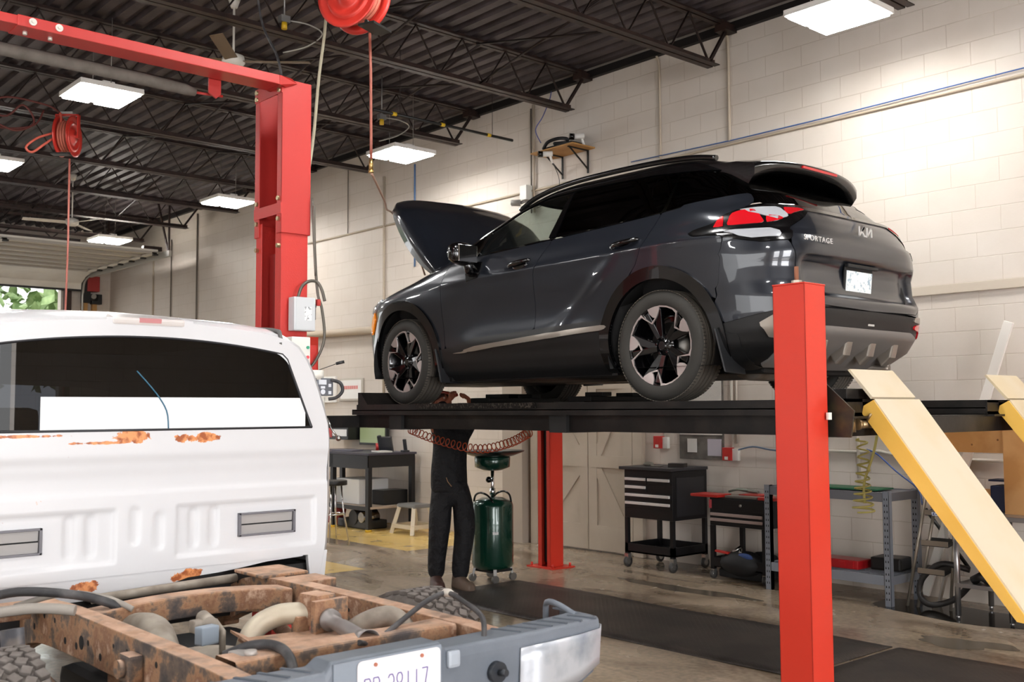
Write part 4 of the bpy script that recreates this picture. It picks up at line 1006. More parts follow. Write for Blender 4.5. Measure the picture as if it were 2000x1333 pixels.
    # roof ditch strip, centre high brake lamp
    MB().tube([(CX + .004, TY + .655, 1.925), (CX - .03, TY + .675, 1.975), (CX - .12, TY + .69, 2.005), (CX - .5, TY + .70, 2.03), (CX - 1.3, TY + .70, 2.035)], .012, n=6, sub=4).build('roof_strip', M('grey_rubber_strip', '#5b5a58', .6), t)
    bl = MB().box((CX - .025, TY - .01, 2.013), (.10, .33, .032), (0, .25, 0), .010).build('high_lamp', M('lamp_milky', '#d9d3d0', .25, coat=.6), t)
    MB().box((CX + .024, TY - .01, 2.008), (.012, .10, .020), (0, .25, 0)).build('red_lens', M('faded_red_lens', '#c98a8c', .3), bl)
    MB().box((CX - .045, TY - .01, 1.993), (.112, .355, .012), (0, .25, 0), .004).build('lamp_gasket', M('lamp_gasket_brown', '#8a7a74', .6), bl)
    MB().box((CX - 1.0, TY - .12, 2.075), (.35, .60, .014), (0, .0, 0), .005).build('roof_marker', WHT, t)
    # two louvred air vents
    for yc in (.60, -.60):
        v = MB()
        for a, b_, c, d in ((-.152, -.140, .999, 1.111), (.140, .152, .999, 1.111), (-.152, .152, 1.101, 1.111), (-.152, .152, .999, 1.009)): v.bb(CX - .014, CX + .006, TY + yc + a, TY + yc + b_, c, d)
        ve = v.build('air_vent', M('vent_grey', '#68676c', .5), t, bevel=.002)
        for zz in (1.080, 1.030): MB().box((CX - .010, TY + yc, zz), (.005, .276, .044), (0, .12, 0)).build('flap', M('vent_flap', '#9f9c9a', .5), ve)
        MB().bb(CX - .03, CX - .018, TY + yc - .145, TY + yc + .145, 1.004, 1.107).build('vent_core', DARKIN, ve)
    # front end (bonnet, hidden ahead of the cab) kept simple but real
    f = MB().bb(CX - 3.3, CX - 2.3, TY - .93, TY + .93, .75, 1.28, .08); f.build('engine_bay', WHT, t)
    MB().bb(CX - 2.35, CX - .05, TY - .90, TY + .90, .62, .84, .03).build('lower_cab', UND, t)
    MB().bb(-4.55, -3.0, TY - .40, TY - .02, .33, .56, .05).bb(-4.6, -3.95, TY + .02, TY + .42, .35, .60, .05).build('dark_tank_block', M('underside_shade_black', '#0c0c0d', .6), t)  # tank boxes added to darken the space between the rails
    # chassis rails: kick-up over the axle, box section with holes
    def rail(sd, nm='chassis_rail'):
        y = TY + sd * .475; mb = MB(); prof = [(-7.3, .64), (-5.0, .64), (-4.72, .68), (-4.50, .745), (-4.15, .768), (-3.3, .768), (-2.95, .765), (-2.78, .76)]
        P_ = [Vector((a, 0, b)) for a, b in prof]; C = spline(P_, 6); rows = []
        w, h = .038, .075
        for p in C:
            hh = .080 if p.x > -4.7 else .085
            rows.append([(p.x, y - w, p.z - hh), (p.x, y + w, p.z - hh), (p.x, y + w, p.z + hh), (p.x, y - w, p.z + hh)])
        mb.grid(rows, smooth=False, wrap_u=True); mb.poly(rows[0]); mb.poly(rows[-1][::-1])
        o = mb.build(nm, RUST, t, bevel=.008)
        hb = MB(); random.seed(3)
        for k in range(16):
            x = -4.6 + k * .12; fy = y - sd * w * (1 if sd > 0 else 1) ; fy = y - w - .0005 if sd < 0 else y - w - .0005
            r = random.choice([.008, .011, .014]); z = .765 + random.choice([-.03, 0, .028])
            hb.lathe((x, fy, z), [(0, 0), (r, 0)], axis=(0, -1, 0), n=10)
        hb.lathe((-3.95, y - w - .0005, .755), [(0, 0), (.022, 0), (.030, -.001)], axis=(0, -1, 0), n=14)
        hb.build('rail_holes', DARKIN, o, fix=False)
        return o
    r1, r2 = rail(-1), rail(1)
    def arched(x, dz=0, wd=.07, hh=.06, zc=.80, nm='cross_member'):
        mb = MB(); rows = []
        for v in np.linspace(-1, 1, 24):
            y = TY + .42 * v; z = zc + dz * (1 - v * v); k = 1 + .25 * abs(v) ** 3
            rows.append([(x - wd * k, y, z - hh), (x + wd * k, y, z - hh), (x + wd * k, y, z + hh * .9), (x + wd * .9 * k, y, z + hh), (x - wd * .9 * k, y, z + hh), (x - wd * k, y, z + hh * .9)])
        mb.grid(rows, smooth=False, wrap_u=True); return mb.build(nm, RUST, t, bevel=.008)
    arched(-4.13, .025, .055, .045, .785); arched(-2.99, .0, .055, .045, .803); arched(-3.22, -.02, .10, .010, .77, 'spare_wheel_bracket')
    # spring shackles, bump stops, bracket stubs on the rails
    b = MB().cyl((-2.80, TY - .40, .76), (-2.80, TY - .56, .76), .038, n=18).cyl((-2.98, TY - .62, .70), (-2.98, TY - .52, .70), .05, n=20)
    b.build('spring_hanger', RUST, t)
    MB().cyl((-3.06, TY - .76, .665), (-2.96, TY - .52, .69), .046, n=20).cyl((-3.09, TY - .79, .66), (-3.06, TY - .76, .665), .03, n=14).build('bush', RUST, t)
    MB().box((-3.42, TY - .54, .765), (.09, .05, .09), bev=.01).cyl((-3.42, TY - .565, .765), (-3.42, TY - .585, .765), .03).build('spring_bracket', RUST, t)
    MB().cyl((-2.76, TY + .45, .755), (-2.72, TY + .62, .75), .045, .04, n=18).cyl((-2.72, TY + .62, .75), (-2.71, TY + .68, .745), .02, n=12).build('rail_end_bush', RUST, t)
    MB().bb(-4.57, -4.30, TY + .40, TY + .64, .842, .858).bb(-4.30, -4.12, TY + .52, TY + .68, .78, .842).build('body_mount', RUST, t, bevel=.006)
    MB().bb(-4.50, -4.34, TY - .68, TY - .44, .81, .84).bb(-4.5, -4.4, TY - .92, TY - .55, .78, .83).build('body_mount', RUST, t, bevel=.006)
    for yy in (-.60, ):
        MB().cyl((-4.12, TY + yy - .06, .30), (-4.20, TY + yy - .08, .79), .042, n=20).build('shock_absorber', M('shock_grey', '#57575c', .5, .3, noise=(10, '#8c7f75', .5, .75)), t)
        MB().cyl((-3.85, TY + .5, .30), (-3.95, TY + .52, .70), .04, n=20).build('shock_absorber', M('shock_grey'), t)
    MB().cyl((-3.78, TY - .42, .55), (-3.78, TY - .42, .71), .055, n=20).cyl((-3.78, TY - .42, .55), (-3.78, TY - .42, .565), .068, n=20).build('bump_stop', RUST, t)
    # rear axle with differential, leaf springs, drive shaft, tank, exhaust pipe
    a = MB().cyl((-3.72, TY - .80, .44), (-3.72, TY + .80, .44), .06).sphere((-3.72, TY + .08, .45), .17, 20, (1, .9, 1)); a.build('rear_axle', RUST, t)
    for sd in (-1, 1):
        MB().tube([(-4.45, TY + sd * .56, .60), (-4.1, TY + sd * .53, .53), (-3.72, TY + sd * .53, .51), (-3.3, TY + sd * .53, .56), (-2.95, TY + sd * .53, .66)], .032, n=6, sub=5).build('leaf_spring', RUST, t)
    MB().lathe((-3.72, TY - .13, .60), [(0, -.09), (.24, -.08), (.29, 0), (.27, .06), (.12, .10), (0, .105)], n=40).build('spare_wheel_drum', DUSTY, t)
    MB().tube([(-4.35, TY - .30, .66), (-4.1, TY - .27, .74), (-3.90, TY - .26, .76), (-3.65, TY - .32, .70), (-3.4, TY - .34, .62)], .065, n=18, sub=6).build('silencer_pipe', DUSTY, t)
    MB().tube([(-3.50, TY - .09, .60), (-3.52, TY - .08, .72), (-3.54, TY - .03, .80), (-3.52, TY + .05, .84), (-3.48, TY + .12, .845), (-3.46, TY + .16, .845)], .040, n=20, sub=6).build('exhaust_elbow', M('pale_pipe', '#c3b9a6', .55, .3, noise=(5, '#b0a48f', .4, .7)), t)
    MB().box((-3.44, TY + .17, .86), (.11, .09, .12), (0, 0, .15), .012).box((-3.37, TY + .18, .82), (.03, .15, .17), (0, 0, .1), .005).box((-3.46, TY + .11, .78), (.05, .05, .12), bev=.006).build('exhaust_bracket', RUST, t)
    e = MB().lathe((-3.37, TY + .17, .835), [(.030, -.02), (.040, 0), (.040, .05), (.025, .055), (.025, .16), (.028, .17), (.028, .30), (.026, .34), (.042, .43), (.039, .43), (.022, .34), (.02, .2)], axis=(.95, -.22, -.01), n=24)
    e.build('tow_ball_tube', M('tube_grey_steel', '#8b8583', .45, .6), t)
    MB().prism([(-3.50, TY - .12, .775), (-3.08, TY - .20, .785), (-3.06, TY + .36, .79), (-3.4, TY + .36, .78)], (0, 0, .008)).prism([(-3.54, TY - .13, .80), (-3.50, TY - .10, .785), (-3.08, TY - .18, .79), (-3.11, TY - .22, .805)], (0, .0, .01)).build('heat_shield', RUST, t)
    MB().tube([(-3.38, TY + .24, .74), (-3.33, TY + .31, .80), (-3.28, TY + .39, .82), (-3.22, TY + .43, .77)], [.05, .045, .04, .045], n=14, sub=5).build('frame_gusset', DUSTY, t)
    MB().box((-3.56, TY - .21, .80), (.045, .075, .065), (0, 0, .2), .006).build('sensor_box', M('blue_grey_plastic', '#8e9aa6', .5), t)
    MB().box((-3.63, TY - .19, .82), (.05, .09, .045), bev=.006).cyl((-3.68, TY - .17, .84), (-3.60, TY - .18, .83), .026).tube([(-3.66, TY - .13, .82), (-3.62, TY - .12, .79), (-3.58, TY - .14, .72)], .012).build('sensor_bracket', DUSTY, t)
    # hoses and cables
    MB().tube([(-2.93, TY + .02, .84), (-2.96, TY + .10, .825), (-3.00, TY + .22, .86), (-3.05, TY + .38, .91), (-3.08, TY + .50, .925), (-2.92, TY + .46, .915), (-2.78, TY + .42, .89), (-2.70, TY + .36, .84), (-2.69, TY + .34, .80)], .0095, n=10, sub=6).build('loose_cable', BLKR, t)
    MB().sphere((-3.08, TY + .505, .925), .020, 10, (1.5, 1, .8)).build('cable_joint', M('dusty_tape', '#b5ada3', .7), t)
    MB().tube([(-3.12, TY - .36, .825), (-3.05, TY - .30, .86), (-2.97, TY - .26, .865), (-2.86, TY - .27, .84), (-2.78, TY - .30, .74)], .016, n=10, sub=6).build('brake_hose', BLKR, t)
    MB().box((-3.03, TY - .34, .835), (.10, .06, .03), bev=.008).cyl((-2.985, TY - .34, .845), (-2.985, TY - .34, .862), .020).build('valve_block', M('valve_grey', '#a9a39d', .5, .5), t)
    MB().tube([(-4.50, TY - .75, .855), (-4.35, TY - .62, .90), (-4.2, TY - .46, .89), (-4.1, TY - .36, .86), (-4.10, TY - .28, .81)], .018, n=10, sub=6).build('cable_loom', BLKR, t)
    MB().tube([(-4.38, TY - .62, .84), (-4.25, TY - .48, .89), (-4.12, TY - .36, .875), (-4.06, TY - .28, .83)], .012, n=8, sub=6).tube([(-4.3, TY - .9, .83), (-4.1, TY - .66, .875), (-4.0, TY - .52, .865)], .02, n=8, sub=5).build('cable_loom', M('pale_cable', '#8f8880', .6), t)
    MB().tube([(-3.35, TY - .78, .56), (-3.2, TY - .60, .62), (-3.05, TY - .47, .66)], .016, n=8, sub=4).build('brake_hose', BLKR, t)
    MB().tube([(-2.90, TY - .48, .66), (-2.82, TY - .40, .71), (-2.74, TY - .28, .72)], .013, n=8, sub=4).build('brake_hose', BLKR, t)
    # tyres with chunky tread
    w = MB(); R_ = .40
    w.lathe((0, 0, 0), [(.22, .10), (.25, .12), (.33, .128), (.375, .115), (.392, .095), (.392, -.095), (.375, -.115), (.33, -.128), (.25, -.12), (.22, -.10)], axis=(0, 1, 0), n=72)
    for i in range(46):
        a = 2 * PI * i / 46
        for k, (yy, off, rz) in enumerate(((.085, 0, .35), (.043, .5, -.5), (0, .15, .55), (-.043, .6, -.5), (-.085, .1, .35))):
            aa = a + off * 2 * PI / 46
            w.box(((R_ - .002) * math.cos(aa), yy, (R_ - .002) * math.sin(aa)), (.018, .034, .038), Matrix.Rotation(-aa, 3, 'Y') @ Matrix.Rotation(rz, 3, 'X'), .003)
    tm = w.build('truck_wheel', M('dusty_tyre_rubber', '#6f6863', .85, noise=(20, '#5a534e', .4, .7)))
    rm = MB().lathe((0, 0, 0), [(0, .05), (.09, .055), (.10, .03), (.19, .02), (.225, .10), (.232, .10), (.225, -.1), (.1, -.08), (0, -.08)], axis=(0, 1, 0), n=40).build('wheel_rim', M('steel_rim', '#77757a', .4, .7), tm)
    for i, (x, sd) in enumerate(((-3.72, -1), (-3.72, 1), (-7.3, -1), (-7.3, 1))):
        o = tm if i == 0 else tm.copy()
        if i: COL.objects.link(o); k = rm.copy(); COL.objects.link(k); k.parent = o
        o.parent = t; o.location = (x, TY + sd * .865, R_ + .012); o.rotation_euler = (0, .2 * i, 0 if sd > 0 else PI)
    MB().bb(-4.6, -2.85, TY - .70, TY + .60, .255, .27).build('under_shade_sheet', M('underside_shade_black'), t)  # black sheet added over the lit floor, stands in for under-truck shade
    MB().cyl((-4.585, TY - .25, .795), (-4.585, TY + .42, .815), .020, n=14).build('cab_cross_tube', DUSTY, t)
    # ---- rear step bumper: wraps round at both ends, painted face panels, plate in the middle recess
    bx = -2.66
    plan = [(-.97, -.30), (-.955, -.12), (-.90, -.035), (-.60, .0), (-.31, .015), (.31, .015), (.60, .0), (.90, -.035), (.955, -.12), (.97, -.30)]     # (y, x offset) outer line
    def pl_unused(y): return float(np.interp(y, [-.97, -.955, -.90, -.6, 0, .6, .90, .955, .97], [-.30, -.12, -.045, .0, .02, .0, -.045, -.12, -.30]))
    mb = MB(); rows = []
    out = [(-.975, -.30), (-.97, -.16), (-.945, -.08), (-.90, -.035), (-.75, -.01), (-.46, .008), (-.29, .010), (-.27, .012), (.13, .012), (.15, .010), (.46, .008), (.75, -.01), (.90, -.035), (.945, -.08), (.97, -.16), (.975, -.30)]
    inn = [(-.94, -.30), (-.93, -.20), (-.90, -.165), (-.85, -.15), (-.70, -.13), (-.46, -.11), (-.29, -.09), (-.27, -.07), (.13, -.07), (.15, -.09), (.46, -.11), (.70, -.13), (.85, -.15), (.90, -.165), (.93, -.20), (.94, -.30)]
    Z = [(.868, .0), (.862, .012), (.835, .016), (.82, .016), (.70, .010), (.61, -.02)]
    def tz(y): return float(np.interp(y, [-.97, -.9, -.29, -.27, .13, .15, .9, .97], [.830, .838, .846, .874, .874, .850, .842, .830]))
    A = [[(bx + x, TY + y * .985, tz(y)) for y, x in inn], [(bx + x, TY + y * .985, tz(y)) for y, x in out]]
    for z, o_ in Z[1:]: A.append([(bx + x + o_ * (1 if abs(y) < .95 else .2), TY + y * .99, (z - .868) * (1 if abs(y) < .85 else (.8 if abs(y) < .93 else .55)) + tz(y)) for y, x in out])
    A.append([(bx + x + .05, TY + y * .97, .60 if abs(y) < .85 else .68) for y, x in inn])
    mb.grid([list(r) for r in A], smooth=False); bo = mb.build('rear_bumper', BUMP, t, bevel=.006, solid=.006)
    # wrap-round loop at the right end
    MB().tube([(bx - .13, TY + .88, .835), (bx - .20, TY + .87, .862), (bx - .27, TY + .88, .866), (bx - .31, TY + .90, .84), (bx - .31, TY + .90, .76)], .012, n=8, sub=5).build('bumper_end_loop', BUMP, bo)
    for k in range(26):
        y = -.92 + k * .0735
        if -.33 < y < .45 or abs(y) > .86: continue
        g = MB().beam((bx - .115, TY + y - .02, tz(y) + .001), (bx - .008 - .03 * (abs(y) > .85), TY + y + .02, tz(y + .02) + .001), .012, .005); g.build('step_tread', M('bumper_tread', '#4f555d', .7), bo)
    PW = M('scuffed_white_panel', '#b4b7bd', .34, .3, noise=(5, '#77808c', .5, .72))
    for sd in (-1, 1):
        o_ = [(.47, .016), (.62, .012), (.78, .0), (.90, -.022), (.955, -.07), (.985, -.17)]
        if sd > 0:
            R0 = [(bx + x + .016, TY + y * .985, .805 + .0 * (y > .9)) for y, x in o_]; R1 = [(bx + x + .012, TY + y * .980, .615 + .03 * (y > .7) + .035 * (y > .85) + .04 * (y > .92) + .05 * (y > .97)) for y, x in o_]
        else:
            R0 = [(bx + x + .016, TY - y * 1.012, .80) for y, x in o_][::-1]; R1 = [(bx + x + .012, TY - y * .980, .64) for y, x in o_][::-1]
        Mz = [[tuple(np.array(a) * (1 - f) + np.array(c) * f) for a, c in zip(R0, R1)] for f in np.linspace(0, 1, 5)]
        fm = MB(); fm.grid(Mz, smooth=True); fm.build('bumper_face', PW, bo, solid=.006)
    # recessed centre panel: plate, lamp, lock
    MB().bb(bx + .028, bx + .034, TY - .265, TY + .125, .66, .868).build('plate_recess', M('recess_grey', '#7d858f', .5), bo)
    pp = MB()
    o_ = rpoly([(-.1525, -.075), (.1525, -.075), (.1525, .075), (-.1525, .075)], .018)
    pp.prism([(bx + .036, TY - .035 + y, .789 + z) for y, z in o_], (.003, 0, 0)); plt = pp.build('number_plate', M('plate_white', '#d9d5d8', .4), bo)
    INK = M('plate_ink_violet', '#5a4c8e', .5)
    SEG = {'P': [[(0, 0), (0, 1), (.8, 1), (1, .85), (1, .6), (.8, .47), (0, .47)]], 'R': [[(0, 0), (0, 1), (.8, 1), (1, .85), (1, .6), (.8, .5), (0, .5)], [(.6, .5), (1, 0)]],
           '3': [[(.02, .85), (.25, 1), (.75, 1), (1, .82), (1, .65), (.75, .52), (.4, .52)], [(.75, .52), (1, .35), (1, .15), (.75, 0), (.25, 0), (0, .15)]],
           '8': [[(.25, .53), (.03, .68), (.03, .85), (.25, 1), (.75, 1), (.97, .85), (.97, .68), (.75, .53), (.25, .53), (0, .35), (0, .15), (.25, 0), (.75, 0), (1, .15), (1, .35), (.75, .53)]],
           '1': [[(.5, 0), (.5, 1)]], '7': [[(0, 1), (1, 1), (.45, 0)]], '.': [[(.4, .22), (.6, .22)], [(.4, .5), (.6, .5)]]}
    mb = MB(); y = -.128
    for ch in 'PR.38117':
        wd = .010 if ch == '.' else .021
        for ln in SEG[ch]:
            for a_, b2 in zip(ln, ln[1:]):
                pa = (bx + .0395, TY - .035 + y + a_[0] * wd, .748 + a_[1] * .062); pb = (bx + .0395, TY - .035 + y + b2[0] * wd, .748 + b2[1] * .062)
                mb.beam(pa, pb, .0032, .0012, up=(1, 0, 0))
        y += wd + .0105
    mb.build('plate_characters', INK, plt)
    text('plate_heading', 'ONTARIO', .016, M('plate_faint', '#cfcadb', .5), plt, (bx + .0395, TY - .05, .846), (PI / 2, 0, PI / 2), .0004)
    b = MB()
    for yy in (-.085, .085): b.cyl((bx + .038, TY - .04 + yy, .848), (bx + .043, TY - .04 + yy, .848), .006, n=12)
    b.build('plate_screws', M('rusty_screw', '#a5644f', .6), plt)
    MB().box((bx + .030, TY + .175, .815), (.02, .05, .055), bev=.012).build('plate_lamp', M('lamp_grey_plastic', '#9aa1aa', .4), bo)
    MB().cyl((bx + .01, TY + .355, .745), (bx + .045, TY + .355, .745), .034, n=24).cyl((bx + .045, TY + .355, .745), (bx + .075, TY + .36, .748), .010, .012, n=12).build('tow_socket', M('socket_dark', '#23272d', .4), bo)
    return t
truck()
# ================================================================ LAMPS
HOUS = M('white_lamp_housing', '#e6e2dc', .5)
LED = M('led_panel', '#fffdfa', .5, emit=LAMP)
def lamp():
    t = thing('ceiling_lamp', '', 'lamp'); mb = MB().bb(-.31, .31, -.31, .31, .018, .05, .006).bb(-.20, .20, -.06, .06, .05, .10, .01)
    for y in (-.31, -.022, .302 - .014): mb.bb(-.31, .31, y, y + (.044 if y > -.1 and y < .1 else .018), 0, .02)
    for x in (-.31, .292): mb.bb(x, x + .018, -.31, .31, 0, .02)
    mb.build('housing', HOUS, t)
    for s in (-1, 1): MB().bb(-.288, .288, min(s * .026, s * .285), max(s * .026, s * .285), -.022, .012, .008).build('led_panel', LED, t)
    w = MB()
    for s in (-1, 1):
        w.cyl((s * .25, 0, .05), (s * .25, 0, .72), .004, n=6)
    w.build('hanger_wire', M('wire_grey', '#8c8680', .5, .5), t); return t
_l = lamp()
LP = [(-4.37, 7.40, 'square twin-panel lamp nearest the camera, at upper right'), (-10.41, 7.42, 'square twin-panel lamp beside the hanging hose coupling'), (-10.36, 3.73, 'square twin-panel lamp left of the tall red post'),
      (-14.15, 3.73, 'twin-panel lamp cut by the left edge of the view'), (-14.52, 7.15, 'small far lamp half hidden behind the tall red post'), (-19.2, 7.12, 'farthest lamp, above the raised garage door'),
      (-4.37, 3.73, 'square twin-panel lamp above the truck bumper'), (-4.37, 0.0, 'square twin-panel lamp over the truck'), (-10.36, .0, 'square twin-panel lamp over the truck bonnet'), (-.4, 7.4, 'square twin-panel lamp behind the camera by the block wall'),
      (-.4, 3.73, 'square twin-panel lamp just behind the camera'), (-.4, 0, 'square twin-panel lamp behind the camera in the second row'), (-14.2, 0, 'square twin-panel lamp in the far second row'), (-19.2, 3.6, 'square twin-panel lamp by the far garage door'),
      (-4.37, -3.8, 'square twin-panel lamp by the left wall'), (-10.36, -3.8, 'square twin-panel lamp at the far left wall')]
for i, (x, y, lb) in enumerate(LP):
    o = _l if i == 0 else dup(_l, (x, y, 4.75))
    o.location = (x, y, 4.75); o['label'] = lb; o['group'] = 'hanging ceiling lamps'

# ================================================================ TWO-POST LIFT (tall red post with overhead beam)
R2 = M('tall_post_red', '#b5322d', .45, 0, coat=.1, noise=(.9, '#aa2b27', .4, .7))
R2T = M('textured_red_paint', '#bd3029', .48, 0, coat=.1, bump=(110, .5, .004))
def two_post():
    t = thing('overhead_post_lift', 'tall red lift post with an overhead red beam and control boxes, beside the white truck', 'car lift', (0, 0, 0))
    X0, X1, Y0, Y1 = -6.12, -5.77, 3.20, 3.41
    def ch(x0, x1, y0, y1, z0, z1, th, lip):
        m = MB().bb(x0, x1, y1 - th, y1, z0, z1).bb(x1 - th, x1, y0, y1, z0, z1).bb(x0, x0 + th, y0, y1, z0, z1).bb(x1 - lip, x1, y0, y0 + th, z0, z1).bb(x0, x0 + lip, y0, y0 + th, z0, z1); return m
    ch(X0 + .012, X1 - .012, Y0 + .008, Y1 - .012, 0, 2.80, .008, .075).build('post', R2T, t, bevel=.005)
    ch(X0, X1, Y0, Y1, 2.71, 3.69, .008, .06).build('post_extension', R2, t, bevel=.004)
    for z0, z1 in ((2.83, 2.90), (3.60, 3.69)): MB().bb(X0, X1, Y0 - .004, Y0 + .004, z0, z1).build('tie_plate', R2, t)
    b = MB()
    for z in (2.80, 2.93, 2.63):
        for x in (X0 + .04, X1 - .03): b.cyl((x, Y0 - .014, z), (x, Y0 + .01, z), .015, n=6, smooth=False)
    for z in (3.62, 3.665):
        for x in (X0 + .03, X1 - .03): b.cyl((x, Y0 - .016, z), (x, Y0 + .01, z), .014, n=12)
    b.build('bolts', M('yellowed_zinc', '#b8a987', .35, .9), t)
    MB().bb(X0 + .10, X1 - .09, Y0 + .06, Y1 - .03, .1, 2.6).build('carriage', M('deep_red_slide', '#7c120f', .5), t)
    MB().bb(X1 - .013, X1 + .03, Y1 - .02, Y1 + .035, 1.75, 2.01).build('latch_cover', R2T, t, bevel=.004)
    MB().bb(X0 - .1, X1 + .1, Y0 - .1, Y1 + .1, 0, .02).build('base_plate', R2T, t)
    # beam
    MB().bb(-5.90, -5.73, 1.62, 3.16, 3.632, 3.692).build('beam_sleeve', R2, t, bevel=.004)
    MB().bb(-5.895, -5.735, -.2, 1.70, 3.637, 3.687).build('beam', R2, t, bevel=.004)
    MB().prism([(-5.73, 3.16, 3.632), (-5.73, 3.16, 3.692), (-5.74, 3.25, 3.688), (-5.76, 3.30, 3.67), (-5.76, 3.22, 3.632)], (-.17, 0, 0)).build('beam_corner', R2, t)
    w = MB().mat(M('washer_cream', '#d8d4cb', .4, .3))
    for y in (1.695, 1.83): w.cyl((-5.73, y, 3.665), (-5.724, y, 3.665), .020, n=20).cyl((-5.724, y, 3.665), (-5.716, y, 3.665), .009, n=6, smooth=False)
    for y in (1.68, 1.81): w.cyl((-5.81, y, 3.632), (-5.81, y, 3.615), .012, n=8)
    w.build('beam_bolts', None, t)
    # padded cut-off bar hanging under the beam
    MB().tube([(-6.0, .6, 3.58), (-6.0, 1.6, 3.575), (-6.0, 2.4, 3.57), (-6.0, 2.66, 3.563), (-6.0, 2.73, 3.556)], [.036, .036, .036, .034, .024], n=14).build('padded_bar', M('grey_foam_sleeve', '#6a645d', .85, noise=(12, '#5a554e', .4, .7)), t)
    MB().cyl((-6.0, 2.72, 3.556), (-5.98, 2.90, 3.56), .008, n=10).prism([(-5.92, 2.78, 3.64), (-5.92, 2.86, 3.64), (-5.92, 2.86, 3.55), (-5.92, 2.83, 3.52), (-5.92, 2.78, 3.55)], (-.012, 0, 0)).build('bar_bracket', R2, t)
    # boxes on the post
    XF_ = X1 + .002
    def on_post(name, mb, m, par=t, **k): return mb.build(name, m, par, **k)
    d = on_post('disconnect_box', MB().bb(XF_, XF_ + .075, 3.255, 3.405, 2.095, 2.305), M('light_grey_enamel', '#c3c6c8', .4), bevel=.005)
    MB().bb(XF_ + .075, XF_ + .078, 3.265, 3.40, 2.10, 2.30).build('box_door', M('light_grey_enamel'), d, bevel=.003)
    MB().bb(XF_ + .078, XF_ + .0795, 3.325, 3.375, 2.16, 2.245).build('rating_label', M('label_white', '#e4e4e2', .5, noise=(60, '#8b8f92', .55, .6)), d)
    MB().bb(XF_ + .03, XF_ + .045, 3.41, 3.425, 2.17, 2.27).cyl((XF_ + .037, 3.405, 2.255), (XF_ + .037, 3.43, 2.255), .008).build('switch_lever', M('lever_dark_grey', '#4b4d50', .4), d)
    s = on_post('starter_box', MB().bb(XF_, XF_ + .085, 3.235, 3.365, 1.86, 2.055), M('ivory_box', '#dbdbd4', .45), bevel=.005)
    for z, c, n_ in ((1.99, '#3f9d7c', 'green_button'), (1.93, '#e0545a', 'red_button')): MB().cyl((XF_ + .085, 3.345, z), (XF_ + .092, 3.345, z), .010, n=16).build(n_, M(n_, c, .4), s)
    # hydraulic power unit
    MB().cyl((-5.70, 3.40, 1.79), (-5.70, 3.40, 1.85), .062, n=28).build('motor', M('ivory_motor', '#dcd9d0', .4), t)
    MB().bb(-5.765, -5.64, 3.33, 3.39, 1.69, 1.80, .004).build('valve_body', M('dark_grey_casting', '#3d4045', .4, .5), t)
    vb = MB().bb(-5.70, -5.64, 3.39, 3.505, 1.69, 1.80, .004).build('valve_panel', M('mid_grey_casting', '#6b6e75', .4, .4), t)
    g = MB().mat(M('sticker_white', '#d6dae0', .4)).bb(-5.641, -5.638, 3.40, 3.455, 1.76, 1.79).bb(-5.641, -5.638, 3.415, 3.445, 1.735, 1.75).cyl((-5.641, 3.43, 1.715), (-5.637, 3.43, 1.715), .016, n=20).cyl((-5.641, 3.36, 1.745), (-5.634, 3.36, 1.745), .014, n=20).bb(-5.641, -5.638, 3.47, 3.49, 1.70, 1.72).bb(-5.641, -5.638, 3.47, 3.49, 1.745, 1.765)
    g.build('stickers', None, vb)
    MB().cyl((-5.70, 3.41, 1.68), (-5.70, 3.41, 1.54), .062, .058, n=28).sphere((-5.70, 3.41, 1.54), .058, 20, (1, 1, .5)).build('reservoir', M('ivory_motor'), t)
    MB().cyl((-5.70, 3.40, 1.84), (-5.63, 3.53, 1.895), .0025, n=6).cyl((-5.635, 3.52, 1.892), (-5.61, 3.565, 1.905), .010, n=10).build('release_lever', M('lever_black', '#18181a', .35), t)
    MB().cyl((-5.66, 3.46, 1.54), (-5.66, 3.46, 1.50), .022).tube([(-5.65, 3.47, 1.55), (-5.63, 3.49, 1.48), (-5.60, 3.515, 1.43)], .006, n=8).sphere((-5.60, 3.52, 1.425), .018, 14).build('ball_handle', M('polished_steel', '#a9a7a3', .2, 1), t)
    MB().tube([(-5.64, 3.49, 1.79), (-5.60, 3.53, 1.77), (-5.59, 3.54, 1.72), (-5.61, 3.51, 1.68), (-5.64, 3.47, 1.67)], .011, n=10, sub=5).build('power_hose', BLKR, t)
    C = M('flexible_conduit_grey', '#5d5850', .45, .4, bump=(160, .3, .003))
    MB().tube([(-5.73, 3.30, 2.30), (-5.72, 3.32, 2.37), (-5.72, 3.37, 2.41), (-5.72, 3.43, 2.41), (-5.71, 3.46, 2.36), (-5.70, 3.475, 2.29)], .010, n=10, sub=6).build('conduit', C, t)
    MB().tube([(-5.74, 3.415, 2.90), (-5.74, 3.425, 2.60), (-5.73, 3.44, 2.35), (-5.72, 3.465, 2.25), (-5.70, 3.475, 2.10), (-5.70, 3.46, 2.0), (-5.71, 3.41, 1.90), (-5.72, 3.37, 1.86)], .009, n=10, sub=6).tube([(-5.75, 3.41, 2.95), (-5.74, 3.415, 2.7), (-5.73, 3.425, 2.45)], .007, n=8, sub=4).build('conduit', C, t)
    MB().bb(-5.735, -5.715, 3.43, 3.455, 2.26, 2.30).build('red_clip', R2, t)
two_post()
tag(MB().tube([(-6.2, 3.80, ZC), (-6.2, 3.78, 4.45), (-6.2, 3.72, 3.9), (-6.18, 3.66, 3.4), (-6.05, 3.50, 2.9)], .011, n=8, sub=6).build('ceiling_cable', M('cream_cable', '#b9b29a', .5)), 'cream cable hanging from the roof behind the tall red post', 'cable')
